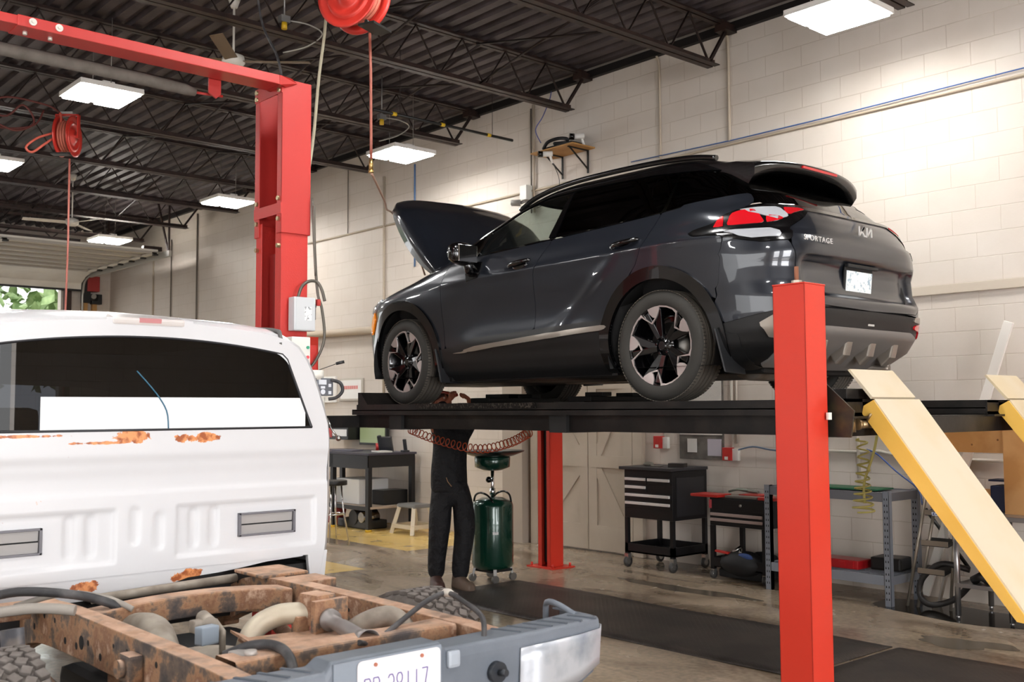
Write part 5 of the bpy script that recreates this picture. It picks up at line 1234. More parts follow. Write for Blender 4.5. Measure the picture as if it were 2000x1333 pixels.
tag(MB().tube([(-6.58, 3.40, ZC), (-6.56, 3.40, 4.9), (-6.44, 3.40, 4.32), (-6.2, 3.40, 3.98), (-6.07, 3.38, 3.70)], .008, n=8, sub=6).build('black_cable', BLKR), 'black cable sloping down from the roof to the top of the red post', 'cable')

# ================================================================ HOSE REELS
RR = M('reel_red', '#c8352b', .35, .1, coat=.3); RH = M('red_rubber_hose', '#b5624f', .6)
def reel(loc, rz, label, tilt=0, loop=True, drop=1.0):
    t = thing('hose_reel', label, 'hose reel', loc, (0, tilt, rz), 'overhead hose reels')
    for s in (-1, 1):
        MB().lathe((s * .06, 0, 0), [(.03, .03 * s), (.07, .03 * s), (.085, .004 * s), (.13, .004 * s), (.14, .018 * s), (.165, .018 * s), (.175, .004 * s), (.215, .0), (.232, .012 * s), (.232, .02 * s), (.21, .010 * s), (.03, -.004 * s)], axis=(1, 0, 0), n=40).build('side_disc', RR, t)
    mb = MB()
    for k in range(4): mb.lathe((-.045 + .03 * k, 0, 0), [(.165 + .014 * math.cos(a), .014 * math.sin(a)) for a in [2 * PI * i / 8 for i in range(8)]], axis=(1, 0, 0), n=32, closed=True)
    mb.build('hose_coil', RH, t)
    MB().cyl((-.12, 0, 0), (.12, 0, 0), .022).bb(-.13, .13, -.03, .03, .235, .25).bb(-.13, -.115, -.03, .03, -.02, .25).bb(.115, .13, -.03, .03, -.02, .25).build('frame', RR, t)
    MB().bb(-.07, .07, -.05, .05, .25, .275).build('mount_plate', M('mount_zinc', '#b6b6b4', .4, .6), t)
    MB().bb(-.10, .10, -.22, -.10, -.25, -.235).cyl((-.1, -.16, -.23), (.1, -.16, -.23), .012).build('roller_guide', M('roller_black', '#22211f', .4, .5), t)
    return t
reel((-5.6, 3.62, 4.28), PI * .62, 'red hose reel cut by the top edge, over the middle of the view')
reel((-12.0, 3.95, 4.70), PI * .28, 'red hose reel with a loose hose loop, over the white truck')
tag(MB().tube([(-5.58, 3.72, 4.20), (-5.58, 3.735, 3.8), (-5.58, 3.74, 3.35), (-5.58, 3.74, 3.22)], .0095, n=8).build('hanging_hose', M('brown_red_hose', '#8a4a3c', .55)), 'brown-red air hose hanging straight down at the top centre', 'hose')
tag(MB().mat(M('brass_coupling', '#b79a62', .3, .9)).cyl((-5.58, 3.74, 3.22), (-5.58, 3.74, 3.15), .014, n=12).cyl((-5.58, 3.74, 3.15), (-5.58, 3.74, 3.13), .018, n=12).build('hose_coupling', None), 'brass coupling at the end of the brown-red hanging hose', 'coupling')
tag(MB().tube([(-5.58, 3.745, 3.13), (-6.05, 4.12, 3.16), (-6.7, 4.62, 3.23), (-7.25, 5.02, 3.30), (-7.62, 5.34, 3.36), (-7.80, 5.65, 3.25), (-7.75, 5.8, 2.85)], .0085, n=8, sub=6).build('slack_hose', M('pale_pink_hose', '#bd9a86', .55)), 'pale pink air hose sagging from the brass coupling to the open bonnet', 'hose')
tag(MB().tube([(-12.0, 3.98, 4.45), (-12.0, 3.985, 3.5), (-12.0, 3.97, 2.5), (-12.0, 3.97, 1.2)], .011, n=8).build('hanging_hose', M('pink_red_hose', '#b0665a', .55)), 'pink-red hose hanging straight down behind the truck roof', 'hose')
tag(MB().tube([(-11.98, 3.86, 4.95), (-11.95, 3.86, 4.85), (-11.95, 3.80, 4.72), (-11.95, 3.62, 4.62), (-11.95, 3.50, 4.50), (-11.95, 3.56, 4.45), (-11.95, 3.68, 4.55), (-11.95, 3.82, 4.68)], .013, n=10, sub=6).build('feed_hose', M('red_feed_hose', '#c95b49', .5)), 'red feed hose looped beside the far hose reel', 'hose')
tag(MB().tube([(-12.2, 2.9, 5.05), (-12.15, 3.3, 4.85), (-12.1, 3.5, 5.0), (-12.1, 3.62, 4.82), (-12.1, 3.4, 4.7), (-12.1, 3.1, 4.85), (-12.1, 3.3, 5.05), (-12.0, 3.7, 5.02), (-12.0, 3.86, 4.96)], .012, n=8, sub=6).tube([(-12.2, 2.8, 4.9), (-12.15, 3.2, 4.72), (-12.1, 3.6, 4.78), (-12.1, 3.72, 4.98)], .010, n=8, sub=5).build('hose_bundle', M('dark_red_hose', '#5c2620', .6)), 'tangled dark red hoses along a joist at the left edge', 'hose')

# ================================================================ FANS, RODS, CEILING BITS
def fan(loc, label, mat, L=.55, n=3, a0=.4, rod=.5):
    t = thing('ceiling_fan', label, 'fan', loc); MB().lathe((0, 0, 0), [(0, -.06), (.07, -.055), (.11, -.01), (.10, .05), (.03, .08), (0, .08)], n=28).build('motor', M('fan_white', '#dad5cb', .4), t)
    MB().cyl((0, 0, .07), (0, 0, rod), .011).lathe((0, 0, rod), [(.012, -.10), (.03, -.10), (.065, 0), (0, 0)], n=20).build('down_rod', M('fan_white'), t)
    for k in range(n):
        a = a0 + 2 * PI * k / n; MB().box((math.cos(a) * (L / 2 + .1), math.sin(a) * (L / 2 + .1), .0), (L, .12, .008), Matrix.Rotation(a, 3, 'Z') @ Matrix.Rotation(.2, 3, 'X'), .002).build('blade', mat, t)
    return t
fan((-8.98, 4.46, 4.90), 'ceiling fan with brown blades just above the red overhead beam', M('brown_blade', '#6b5740', .5), .62, 4, .9, .62)
fan((-17.6, 5.90, 4.72), 'white ceiling fan far down the hall near the garage door', M('fan_white'), .65, 3, .35, .80)
t = thing('black_rod', 'black rod with yellow tape bands hanging level near the block wall', 'rod', (-9.0, 0, 4.75))
MB().tube([(0, 6.05, 0), (0, 8.01, 0)], .017, n=10).build('bar', M('rod_black', '#131211', .5), t)
for y in (6.95, 7.62, 6.3): MB().cyl((0, y, 0), (0, y + .05, 0), .021, n=12).build('tape_band', M('yellow_tape', '#d8b21e', .5), t)
MB().cyl((0, 6.4, 0), (0, 6.4, .78), .003, n=6).cyl((0, 7.7, 0), (0, 7.7, .78), .003, n=6).build('hanger', JDK, t)
def power_drop(loc, label):
    t = thing('power_drop', label, 'socket', loc, group='hanging power sockets'); MB().bb(-.03, .03, -.045, .045, 0, .06).cyl((0, 0, .06), (0, 0, ZC - loc[2]), .008, n=6).build('box', M('galvanised_box', '#8b8a88', .4, .6), t)
    MB().cyl((0, 0, -.06), (0, 0, 0), .026, n=14).build('yellow_plug', M('yellow_plug', '#c9a21d', .5), t)
    MB().tube([(0, .05, .03), (.05, .22, .02), (.02, .38, -.02), (-.1, .3, -.12), (-.2, .1, -.2)], .007, n=6, sub=5).build('cord', M('cord_grey', '#9a968e', .5), t)
power_drop((-8.2, 4.56, 5.08), 'yellow plug hanging above the red beam corner'); power_drop((-10.0, 6.85, 5.0), 'yellow plug hanging beside the vertical hose'); power_drop((-13.3, 3.0, 4.9), 'yellow plug at the left edge under the roof')
# light conduits along joists and deck
GALV = M('galvanised_conduit', '#a19a92', .4, .6)
for P_, lb in (([(-6.28, 3.4, 5.06), (-6.28, 5.3, 5.06), (-6.28, 6.1, 5.06)], 'bright conduit running along the second joist'), ([(-8.32, 4.6, 5.06), (-8.32, 5.6, 5.05)], 'short bright conduit on the joist over the bonnet')):
    tag(MB().tube(P_, .013, n=8).build('joist_conduit', GALV), lb, 'conduit')

# ================================================================ WALL CONDUITS AND FITTINGS (y near 8.6)
PC = M('painted_conduit', '#b9ab98', .55); BLU = M('blue_cable', '#3c5f9c', .5)
def conduit(name, P_, r, m, lb, cat='conduit', sub=0, n=8, **k): return tag(MB().tube(P_, r, n=n, sub=sub).build(name, m), lb, cat, **k)
conduit('wall_conduit', [(-6.45, 8.56, 5.46), (-6.34, 8.57, 5.42), (-6.32, 8.575, 5.3), (-6.32, 8.575, 4.8), (-6.32, 8.575, 4.31)], .016, PC, 'vertical painted conduit with a bent top above the car tail', sub=4)
conduit('wall_conduit', [(-7.30, 8.56, 5.47), (-7.25, 8.575, 5.40), (-7.235, 8.58, 5.2), (-7.235, 8.58, 4.30)], .013, PC, 'thinner vertical conduit in the middle of the upper wall', sub=4)
t = conduit('wall_conduit', [(-9.24, 8.575, 5.35), (-9.24, 8.575, 4.0)], .014, PC, 'pair of grey conduits above the small security camera')
t = conduit('wall_conduit', [(-9.29, 8.575, 5.30), (-9.29, 8.575, 4.0)], .010, M('dark_conduit', '#6b6258', .5), 'dark conduit beside the pair of grey ones')
conduit('wall_conduit', [(-14.6, 8.582, 4.275), (5.9, 8.582, 4.285)], .014, PC, 'long level conduit running the length of the block wall')
conduit('blue_cable', [(-7.65, 8.57, 4.335), (-6.3, 8.57, 4.31), (-5.2, 8.57, 4.31), (-3.2, 8.57, 4.335), (5.8, 8.57, 4.34)], .006, BLU, 'blue cable tied along the level wall conduit', 'cable')
conduit('blue_cable', [(-11.72, 8.59, 5.05), (-11.72, 8.59, 3.6)], .013, M('blue_pipe', '#5f7fae', .5), 'blue pipe dropping down the wall behind the open bonnet', 'cable')
conduit('blue_cable', [(-8.90, 8.55, 5.42), (-8.88, 8.5, 5.3), (-8.95, 8.45, 5.1), (-9.02, 8.40, 4.95), (-8.95, 8.42, 4.78)], .006, M('violet_blue_cable', '#4b5596', .5), 'thin blue cable hanging down to the camera shelf', 'cable', sub=5)
conduit('wall_pipe', [(-17, 8.52, 2.84), (-11.6, 8.52, 2.74)], .055, PC, 'fat painted pipe sloping along the wall behind the red post', 'pipe', n=16)
conduit('wall_pipe', [(-13.43, 8.585, 5.3), (-13.43, 8.585, 4.29)], .007, M('dark_conduit'), 'thin dark pipe on the wall right of the red post', 'pipe')
conduit('wall_pipe', [(-12.46, 8.583, 5.0), (-12.46, 8.583, 1.0)], .018, PC, 'vertical painted pipe just left of the bonnet', 'pipe')
conduit('wall_pipe', [(-18.67, 8.58, 5.35), (-18.67, 8.58, 1.5)], .016, M('dark_conduit'), 'dark vertical pipe behind the truck roof', 'pipe')
conduit('wall_pipe', [(-19.85, 8.585, 5.0), (-19.85, 8.585, 1.5)], .012, M('dark_conduit'), 'thin vertical pipe left of the dark one on the far wall', 'pipe')
conduit('wall_pipe', [(-20.72, 8.585, 5.0), (-20.72, 8.585, 1.5)], .016, PC, 'pale vertical pipe on the wall by the garage door track', 'pipe')
t = thing('security_camera', 'white junction box with a small black camera left of the car roof', 'camera', (-9.3, 8.5, 4.16))
MB().bb(-.10, .02, -.02, .09, .0, .18).build('junction_box', M('ivory_box'), t, bevel=.004)
MB().cyl((-.13, -.13, -.04), (-.05, -.05, -.04), .04, n=20).cyl((-.05, -.05, -.04), (-.02, .05, .0), .02).build('camera_body', M('camera_grey', '#8c8781', .4), t)
MB().cyl((-.135, -.135, -.04), (-.128, -.128, -.04), .028, n=20).build('lens', M('lens_black', '#060606', .15), t)
t = thing('wall_shelf', 'small plywood shelf on two black brackets high on the block wall', 'shelf', (-8.55, 8.42, 4.60))
MB().bb(-.37, .33, -.20, .17, 0, .016).build('board', M('plywood', '#b98a4e', .6, noise=(5, '#a87a40', .4, .65)), t)
for x in (-.20, .22): MB().bb(x - .01, x + .01, .155, .17, -.27, 0).bb(x - .01, x + .01, -.16, .17, -.012, 0).beam((x, .16, -.22), (x, -.13, -.01), .014, .014).build('bracket', M('bracket_black', '#121110', .5, .4), t)
tag(MB().bb(-8.83, -8.35, 8.34, 8.52, 4.618, 4.68, .01).tube([(-8.8, 8.32, 4.66), (-8.7, 8.30, 4.72), (-8.55, 8.33, 4.74), (-8.4, 8.32, 4.70), (-8.5, 8.38, 4.69), (-8.7, 8.4, 4.72)], .02, n=8, sub=5).build('recorder_box', M('black_equipment', '#0e0e11', .6)), 'black recorder box heaped with cables on the plywood shelf', 'recorder')
for (x, y, z, lb) in ((-8.31, 8.40, 4.72, 'white and black bullet camera on top of the plywood shelf'), (-8.68, 8.25, 4.56, 'white and black bullet camera hanging under the plywood shelf')):
    t = thing('bullet_camera', lb, 'camera', (x, y, z), group='bullet cameras at the shelf'); MB().cyl((-.02, -.05, 0), (.05, .05, .01), .032, n=20).cyl((.03, .03, 0), (.04, .06, -.10), .015).build('housing', M('camera_white', '#e3e0da', .4), t)
    MB().cyl((-.045, -.09, 0), (-.015, -.045, 0), .036, n=20).build('lens_hood', M('lens_black'), t)
conduit('thin_cable', [(-8.66, 8.3, 4.52), (-8.72, 8.5, 4.3), (-8.9, 8.58, 4.12), (-9.2, 8.58, 4.05)], .004, BLKR, 'thin black cable from the lower bullet camera to the junction box', 'cable', sub=5)
# pilaster, double doors
struct(MB().bb(-9.72, -9.36, 8.46, 8.6, 0, 2.75), 'wall_pilaster', M('pilaster_paint', '#a99d90', .6))
DP = M('door_paint', '#b5a999', .5, noise=(2, '#aa9e8e', .4, .7))
def barn_door():
    d = thing('double_door', 'beige ledged double door with X braces on the block wall behind the lift', 'door', (0, 0, 0))
    MB().bb(-9.30, -9.18, 8.54, 8.6, 0, 2.32).bb(-7.66, -7.52, 8.54, 8.6, 0, 2.32).bb(-9.30, -7.52, 8.54, 8.6, 2.2, 2.34).build('door_frame', DP, d, bevel=.005)
    for x0, x1 in ((-9.17, -8.345), (-8.335, -7.67)):
        l = MB().bb(x0, x1, 8.565, 8.59, .02, 2.18).build('door_leaf', DP, d)
        b = MB(); k = .13
        for z0, z1 in ((.02, .30), (.94, 1.08), (1.82, 2.18)): b.bb(x0 + .01, x1 - .01, 8.5455, 8.5665, z0 + .003, z1 - .003)
        b.bb(x0, x0 + k, 8.548, 8.566, .02, 2.18).bb(x1 - k, x1, 8.548, 8.566, .02, 2.18)
        L = x0 < -8.6
        for z0, z1 in ((.30, .94), (1.08, 1.82)):
            up = (z0 > .5) != L if False else (z0 < .5)
            a, c = ((x0 + k, z0), (x1 - k, z1)) if (L == (z0 < .5)) else ((x0 + k, z1), (x1 - k, z0))
            b.beam((a[0], 8.557, a[1]), (c[0], 8.557, c[1]), .018, .12, up=(0, 1, 0)) if False else b.beam((a[0], 8.559, a[1]), (c[0], 8.559, c[1]), .12, .015, up=(0, 1, 0))
        b.build('brace', DP, l)
    return d
barn_door()
# wall board with papers, alarm boxes, pipes beside them
t = thing('notice_board', 'pinned white sheets over a grey board on the block wall behind the lift', 'notice board', (0, 0, 0))
MB().bb(-7.03, -6.47, 8.575, 8.598, 1.08, 1.96).build('board', M('board_grey', '#6d6861', .5, noise=(7, '#54504a', .4, .6)), t, bevel=.003)
MB().bb(-7.02, -6.48, 8.568, 8.575, 1.33, 1.95).build('sheet', M('crumpled_paper', '#c9c5be', .6, bump=(6, .6, .02)), t)
MB().bb(-6.92, -6.80, 8.568, 8.575, 1.15, 1.29).build('small_sheet', M('paper_white', '#d8d5cf', .6), t); MB().bb(-6.66, -6.49, 8.568, 8.575, 1.12, 1.29).build('small_sheet', M('paper_lilac', '#b9b4bd', .6), t)
for x, z, g, lb in ((-7.34, 1.18, -7.24, 'red alarm box on the wall left of the notice board'), (-6.44, 1.08, -6.33, 'red alarm box on the wall right of the notice board')):
    t = thing('alarm_box', lb, 'alarm box', (x, 8.56, z), group='red alarm boxes on the wall')
    MB().bb(-.01, .09, -.03, .04, 0, .13).build('red_case', M('alarm_red', '#b2251f', .4), t, bevel=.004); MB().bb(.09, .16, .0, .04, .0, .12).build('white_case', M('ivory_box'), t, bevel=.003)
    MB().bb(.02, .06, -.034, -.028, .01, .04).build('label_patch', M('paper_white'), t)
conduit('wall_conduit', [(-7.24, 8.58, 1.31), (-7.24, 8.58, 2.2)], .012, M('white_pvc', '#cfc8bc', .5), 'white tube rising from the left red alarm box')
conduit('wall_conduit', [(-6.36, 8.58, 1.21), (-6.36, 8.58, 2.5)], .014, M('white_pvc'), 'white tube rising from the right red alarm box')
conduit('wall_conduit', [(-6.30, 8.58, 1.25), (-6.30, 8.58, 2.5)], .010, M('white_pvc'), 'second white tube beside the right red alarm box')
conduit('teal_cable', [(-6.28, 8.57, 1.19), (-6.1, 8.56, 1.225), (-5.9, 8.56, 1.20), (-5.7, 8.57, 1.19), (-5.5, 8.57, 1.21)], .008, M('teal_cable', '#5b6f86', .5), 'blue-grey cable on the wall right of the alarm boxes', 'cable', sub=4)
conduit('wall_pipe', [(-5.6, 8.58, 1.205), (-4.98, 8.58, 1.205), (-4.78, 8.58, 1.215), (-4.5, 8.58, 1.17), (-4.1, 8.58, 1.165), (-3.2, 8.58, 1.165)], .014, M('white_pvc'), 'pale pipe running low along the wall behind the steel shelf unit', 'pipe')
t = conduit('wall_pipe', [(-4.975, 8.57, 1.7), (-4.975, 8.57, .97)], .016, M('white_pvc'), 'vertical pale pipe with a tap behind the steel shelf unit', 'pipe')
conduit('blue_hose', [(-4.88, 8.55, 1.23), (-4.75, 8.5, 1.19), (-4.55, 8.45, 1.05), (-4.34, 8.4, .92), (-4.25, 8.3, .80)], .007, M('blue_hose', '#34508f', .4), 'thin blue hose sloping down behind the steel shelf unit', 'hose', sub=4)
tag(MB().box((-3.93, 8.42, 1.16), (.075, .03, 2.36), (0, .33, 0), .004).build('leaning_board', M('white_board_strip', '#e7e2da', .5)), 'long narrow white board leaning against the wall at right', 'board')
# signs at the back left
t = thing('framed_sign', 'small framed white notice with red lettering on the wall under the car nose', 'sign', (0, 0, 0))
MB().bb(-13.62, -12.98, 8.57, 8.598, 1.74, 2.08).build('frame', M('sign_frame', '#bdb6aa', .5), t, bevel=.004); MB().bb(-13.58, -13.02, 8.565, 8.571, 1.77, 2.05).build('sheet', M('sign_white', '#f0eeea', .5), t)
mb = MB()
for k in range(7): mb.bb(-13.48 + k * .056, -13.44 + k * .056, 8.560, 8.566, 1.915, 1.965)
mb.build('red_lettering', M('sign_red', '#d98a86', .5), t)
tag(MB().bb(-14.35, -13.72, 8.57, 8.598, 1.72, 2.12).build('pinned_sheet', M('sign_white')), 'blank white sheet on the wall left of the framed notice', 'sheet')
t = thing('wall_monitor', 'flat screen showing pale green, mounted low on the wall behind the lift', 'monitor', (0, 0, 0))
MB().bb(-12.93, -12.24, 8.48, 8.53, 1.10, 1.50).bb(-12.65, -12.5, 8.53, 8.6, 1.2, 1.4).build('casing', M('casing_black', '#151515', .4), t, bevel=.005); MB().bb(-12.90, -12.27, 8.474, 8.481, 1.13, 1.48).build('screen', M('screen_green', '#8f9a72', .3, emit=.15), t)
t = thing('label_printer', 'black and red box with a white front on the wall shelf beside the monitor', 'box', (0, 0, 0))
MB().bb(-13.55, -12.95, 8.3, 8.6, 1.17, 1.38).build('case', M('casing_black'), t, bevel=.006); MB().bb(-13.36, -12.98, 8.292, 8.301, 1.22, 1.32).build('front_panel', M('sign_white'), t); MB().bb(-13.50, -13.38, 8.292, 8.301, 1.20, 1.34).build('red_end', M('alarm_red'), t)

# ================================================================ WORKBENCH CORNER
BK = M('bench_black', '#121114', .45)
t = thing('workbench', 'black steel workbench with a lower shelf against the block wall at back left', 'workbench', (0, 0, 0))
MB().bb(-13.4, -11.54, 7.72, 8.5, 1.0, 1.03).build('bench_top', M('bench_top_dark', '#3b3843', .5), t, bevel=.004)
MB().bb(-13.38, -11.56, 7.73, 7.75, .82, 1.0).bb(-11.58, -11.56, 7.73, 8.48, .84, 1.0).build('apron', BK, t)
for x, y in ((-11.60, 7.76), (-13.34, 7.76), (-11.60, 8.46), (-13.34, 8.46), (-12.47, 7.76)):
    MB().bb(x - .035, x + .035, y - .03, y + .03, .02, 1.0).build('leg', BK, t)
MB().bb(-13.38, -11.56, 7.76, 8.48, .295, .325).build('lower_shelf', M('shelf_wood', '#a89684', .6), t); MB().bb(-13.38, -11.56, 7.745, 7.76, .27, .325).build('shelf_edge', BK, t)
for x in (-11.60, -12.47): MB().cyl((x, 7.76, 0), (x, 7.76, .03), .045, n=16).build('yellow_foot', M('yellow_plug'), t)
tag(MB().bb(-12.58, -11.98, 7.86, 8.34, .326, .66, .01).build('white_cabinet', M('white_cabinet', '#d9dad9', .4)), 'white metal box on the workbench lower shelf', 'box')
tag(MB().bb(-11.95, -11.68, 8.05, 8.45, .326, .52, .01).build('black_case', M('casing_black')), 'black case beside the white box on the lower shelf', 'case')
t = thing('desk_phone', 'black desk phone standing tilted on the workbench', 'phone', (-11.85, 8.2, 1.03)); MB().box((0, 0, .10), (.20, .05, .22), (.35, 0, .5), .01).build('body', M('phone_black', '#2a2c31', .4), t); MB().box((-.06, -.05, .12), (.05, .05, .22), (.35, 0, .5), .015).build('handset', M('phone_black'), t)
t = thing('cordless_phone', 'small black handset in its cradle on the workbench', 'phone', (-11.62, 8.36, 1.03)); MB().box((0, 0, .09), (.05, .03, .17), (.2, 0, .3), .01).build('handset', M('phone_black'), t); MB().box((0, 0, .012), (.09, .09, .024), None, .006).build('cradle', M('phone_black'), t)
tag(MB().box((-12.5, 8.0, 1.04), (.36, .25, .02), (0, 0, .3), .004).build('open_binder', M('binder_grey', '#6d6c76', .5)), 'grey binder lying open on the workbench', 'binder')
tag(MB().box((-11.72, 8.05, 1.042), (.26, .20, .02), (0, 0, -.2), .004).build('paper_stack', M('paper_white')), 'small stack of papers at the workbench corner', 'papers')
tag(MB().cyl((-12.15, 8.30, 1.031), (-12.15, 8.30, 1.14), .05, n=16).build('red_pot', M('alarm_red')), 'red round tin under the monitor on the workbench', 'tin')
t = thing('pump_unit', 'dark floor machine with a silver tank under the workbench', 'machine', (-12.0, 8.0, 0)); MB().bb(-.5, .2, -.15, .2, 0, .12, .02).build('base', M('casing_black'), t); MB().cyl((-.1, -.16, .15), (-.1, .2, .15), .10, n=20).build('motor', BK, t); MB().cyl((.1, -.16, .16), (.1, .1, .16), .07, n=20).build('tank', M('polished_steel'), t)
tag(MB().box((-12.68, 7.95, .13), (.22, .12, .26), (0, .3, .2), .02).build('red_bag', M('dark_red_cloth', '#8c2a2c', .7)), 'dark red bag on the floor under the workbench', 'bag')
t = thing('step_stool', 'low plastic step stool with grey top and cream legs on the yellow floor', 'stool', (-11.08, 8.12, 0), (0, 0, .0))
MB().box((0, 0, .36), (.40, .30, .05), None, .015, (.92, .9)).build('step', M('stool_grey', '#6f6e6c', .5), t)
for x in (-1, 1):
    for y in (-1, 1): MB().beam((x * .23, y * .20, 0), (x * .16, y * .12, .34), .05, .05).build('leg', M('stool_cream', '#d2c8b4', .5), t); 
for a, b_ in (((-.22, -.19, .10), (.22, -.19, .10)), ((-.22, .19, .10), (.22, .19, .10)), ((-.22, -.19, .10), (-.22, .19, .10)), ((.22, -.19, .10), (.22, .19, .10))): MB().beam(a, b_, .03, .05).build('stretcher', M('stool_cream'), t)
t = thing('bar_stool', 'chrome bar stool with a black round seat, half hidden by the white truck', 'stool', (-11.12, 6.92, 0))
MB().cyl((0, 0, .68), (0, 0, .74), .17, n=28).build('seat', M('casing_black'), t, bevel=.01)
for k in range(4):
    a = PI / 4 + k * PI / 2; MB().tube([(.10 * math.cos(a), .10 * math.sin(a), .68), (.13 * math.cos(a), .13 * math.sin(a), .35), (.20 * math.cos(a), .20 * math.sin(a), .0)], .011, n=8).build('leg', CHROME, t)
MB().lathe((0, 0, .33), [(.14 + .009 * math.cos(a), .009 * math.sin(a)) for a in [2 * PI * i / 8 for i in range(8)]], n=28, closed=True).build('foot_ring', CHROME, t)

# ================================================================ DRAIN TANK, MATS, COIL HOSES
GR = M('drain_tank_green', '#0f3a2c', .25, .2, coat=.6)
t = thing('oil_drain_tank', 'dark green oil drain tank on casters with a wide black pan, beside the mechanic', 'drain tank', (-7.52, 6.42, 0))
MB().lathe((0, 0, 0), [(0, .115), (.15, .115), (.185, .135), (.195, .16), (.195, .70), (.185, .735), (.10, .775), (0, .78)], n=44).build('tank', GR, t)
MB().lathe((0, 0, 0), [(0, 1.02), (.09, 1.03), (.165, 1.06), (.17, 1.15), (.165, 1.155), (0, 1.155)], n=40).build('bowl', GR, t)
MB().lathe((0, 0, 0), [(.12, 1.15), (.20, 1.165), (.30, 1.205), (.305, 1.215), (.29, 1.218), (.19, 1.18), (0, 1.165)], n=48).build('pan', M('pan_black', '#0c0d0e', .3, coat=.3), t)
MB().cyl((0, 0, .77), (0, 0, 1.03), .017).cyl((0, 0, .80), (0, 0, .86), .028).build('riser_tube', CHROME, t)
MB().sphere((-.03, -.02, .94), .03, 12).cyl((-.03, -.02, .94), (0, 0, .94), .012).build('lock_knob', M('lens_black'), t)
for s in (-1, 1): MB().tube([(.14, s * .11, .74), (.09, s * .13, .80), (0, s * .14, .825), (-.09, s * .13, .80), (-.14, s * .11, .74)], .010, n=8, sub=4).build('handle', M('lens_black'), t)
for k in range(4):
    a = PI / 4 + k * PI / 2 + .2; c = (.19 * math.cos(a), .19 * math.sin(a)); cc = MB().cyl((c[0] - .015, c[1], .038), (c[0] + .015, c[1], .038), .036, n=20).beam((c[0], c[1], .05), (c[0] * .9, c[1] * .9, .125), .03, .02); cc.build('caster', M('caster_grey', '#7e7b77', .4, .5), t)
MB().bb(-.13, .13, -.13, .13, .095, .115).build('base_plate', BK, t)
MB().box((.165, -.105, .46), (.004, .055, .025), (0, 0, -.55)).build('label_plate', M('label_white'), t)
MAT = M('rubber_mat_black', '#2a2522', .55, bump=(55, .7, .006))
def mat_material():
    m, nt, b = new_mat('diamond_rubber_mat'); L = nt.links; tc = node(nt, 'ShaderNodeTexCoord')
    mp = node(nt, 'ShaderNodeMapping'); mp.inputs['Rotation'].default_value = (0, 0, PI / 4); mp.inputs['Scale'].default_value = (14, 14, 14); L.new(tc.outputs['Object'], mp.inputs[0])
    ck = node(nt, 'ShaderNodeTexBrick'); ck.offset = .5; ck.inputs['Scale'].default_value = 1; ck.inputs['Mortar Size'].default_value = .12; ck.inputs['Brick Width'].default_value = 1; ck.inputs['Row Height'].default_value = .5; L.new(mp.outputs[0], ck.inputs[0])
    bp = node(nt, 'ShaderNodeBump'); bp.inputs['Strength'].default_value = .8; bp.inputs['Distance'].default_value = .006; L.new(ck.outputs['Fac'], bp.inputs['Height']); L.new(bp.outputs[0], b.inputs['Normal'])
    n = node(nt, 'ShaderNodeTexNoise'); n.inputs['Scale'].default_value = 2.2; n.inputs['Detail'].default_value = 7; L.new(tc.outputs['Object'], n.inputs['Vector'])
    r = node(nt, 'ShaderNodeValToRGB'); r.color_ramp.elements[0].color = (*srgb('#2e2926'), 1); r.color_ramp.elements[1].color = (*srgb('#4b433d'), 1); r.color_ramp.elements[0].position = .4; r.color_ramp.elements[1].position = .7
    L.new(n.outputs['Fac'], r.inputs[0]); L.new(r.outputs[0], b.inputs['Base Color']); b.inputs['Roughness'].default_value = .5; return m
MM = mat_material()
def mat_mesh(x0, x1, y0, y1):
    mb = MB(); rows = []; random.seed(int(x0 * -10))
    for i in range(24):
        x = x0 + (x1 - x0) * i / 23; rows.append([(x, y0 + (y1 - y0) * j / 9, .008 + .004 * math.sin(x * 3.1 + j) * (j in (0, 9))) for j in range(10)])
    mb.grid(rows); return mb
tag(mat_mesh(-7.35, -3.62, 5.43, 6.60).build('floor_mat', MM, solid=.006), 'long black rubber mat on the floor under the raised car', 'mat', 'black rubber floor mats')
tag(mat_mesh(-3.58, -1.2, 5.40, 6.62).build('floor_mat', MM, solid=.006), 'black rubber mat at lower right, beyond the near red post', 'mat', 'black rubber floor mats')
def coil(P_, turns, r, wire, nper=14):
    pts = spline([Vector(p) for p in P_], 24); out = []; N = turns * nper; L = len(pts) - 1
    for i in range(N + 1):
        f = i / N * L; k = min(int(f), L - 1); p = pts[k].lerp(pts[k + 1], f - k); d = (pts[k + 1] - pts[k]).normalized(); u = Vector((0, 0, 1)) if abs(d.z) < .8 else Vector((1, 0, 0)); a = d.cross(u).normalized(); b_ = d.cross(a)
        rr = r(i / N) if callable(r) else r; th = 2 * PI * i / nper; out.append(p + rr * (math.cos(th) * a + math.sin(th) * b_))
    return MB().tube(out, wire, n=6)
tag(coil([(-7.62, 5.55, 1.42), (-7.25, 5.55, 1.34), (-6.7, 5.55, 1.275), (-6.3, 5.55, 1.33), (-6.0, 5.5, 1.42)], 30, .035, .0045).build('coiled_hose', M('orange_coil_hose', '#a8431f', .4)), 'orange coiled air hose slung under the lift across the mechanic', 'hose')
YG = M('yellow_green_hose', '#b9ae62', .35)
tag(coil([(-3.20, 5.55, 1.42), (-3.19, 5.55, 1.30), (-3.20, 5.55, 1.18), (-3.20, 5.55, 1.09), (-3.20, 5.55, 1.0)], 10, lambda f: .030 + .034 * f * f, .0058, 18).build('coiled_hose', YG), 'yellow-green coiled hose dangling under the lift right of the near post', 'hose')
tag(MB().tube([(-3.10, 5.55, 1.45), (-3.13, 5.55, 1.33), (-3.19, 5.55, 1.17), (-3.19, 5.55, 1.05)], .008, n=8, sub=4).build('hose_tail', YG), 'straight yellow-green tail of the dangling coiled hose', 'hose')

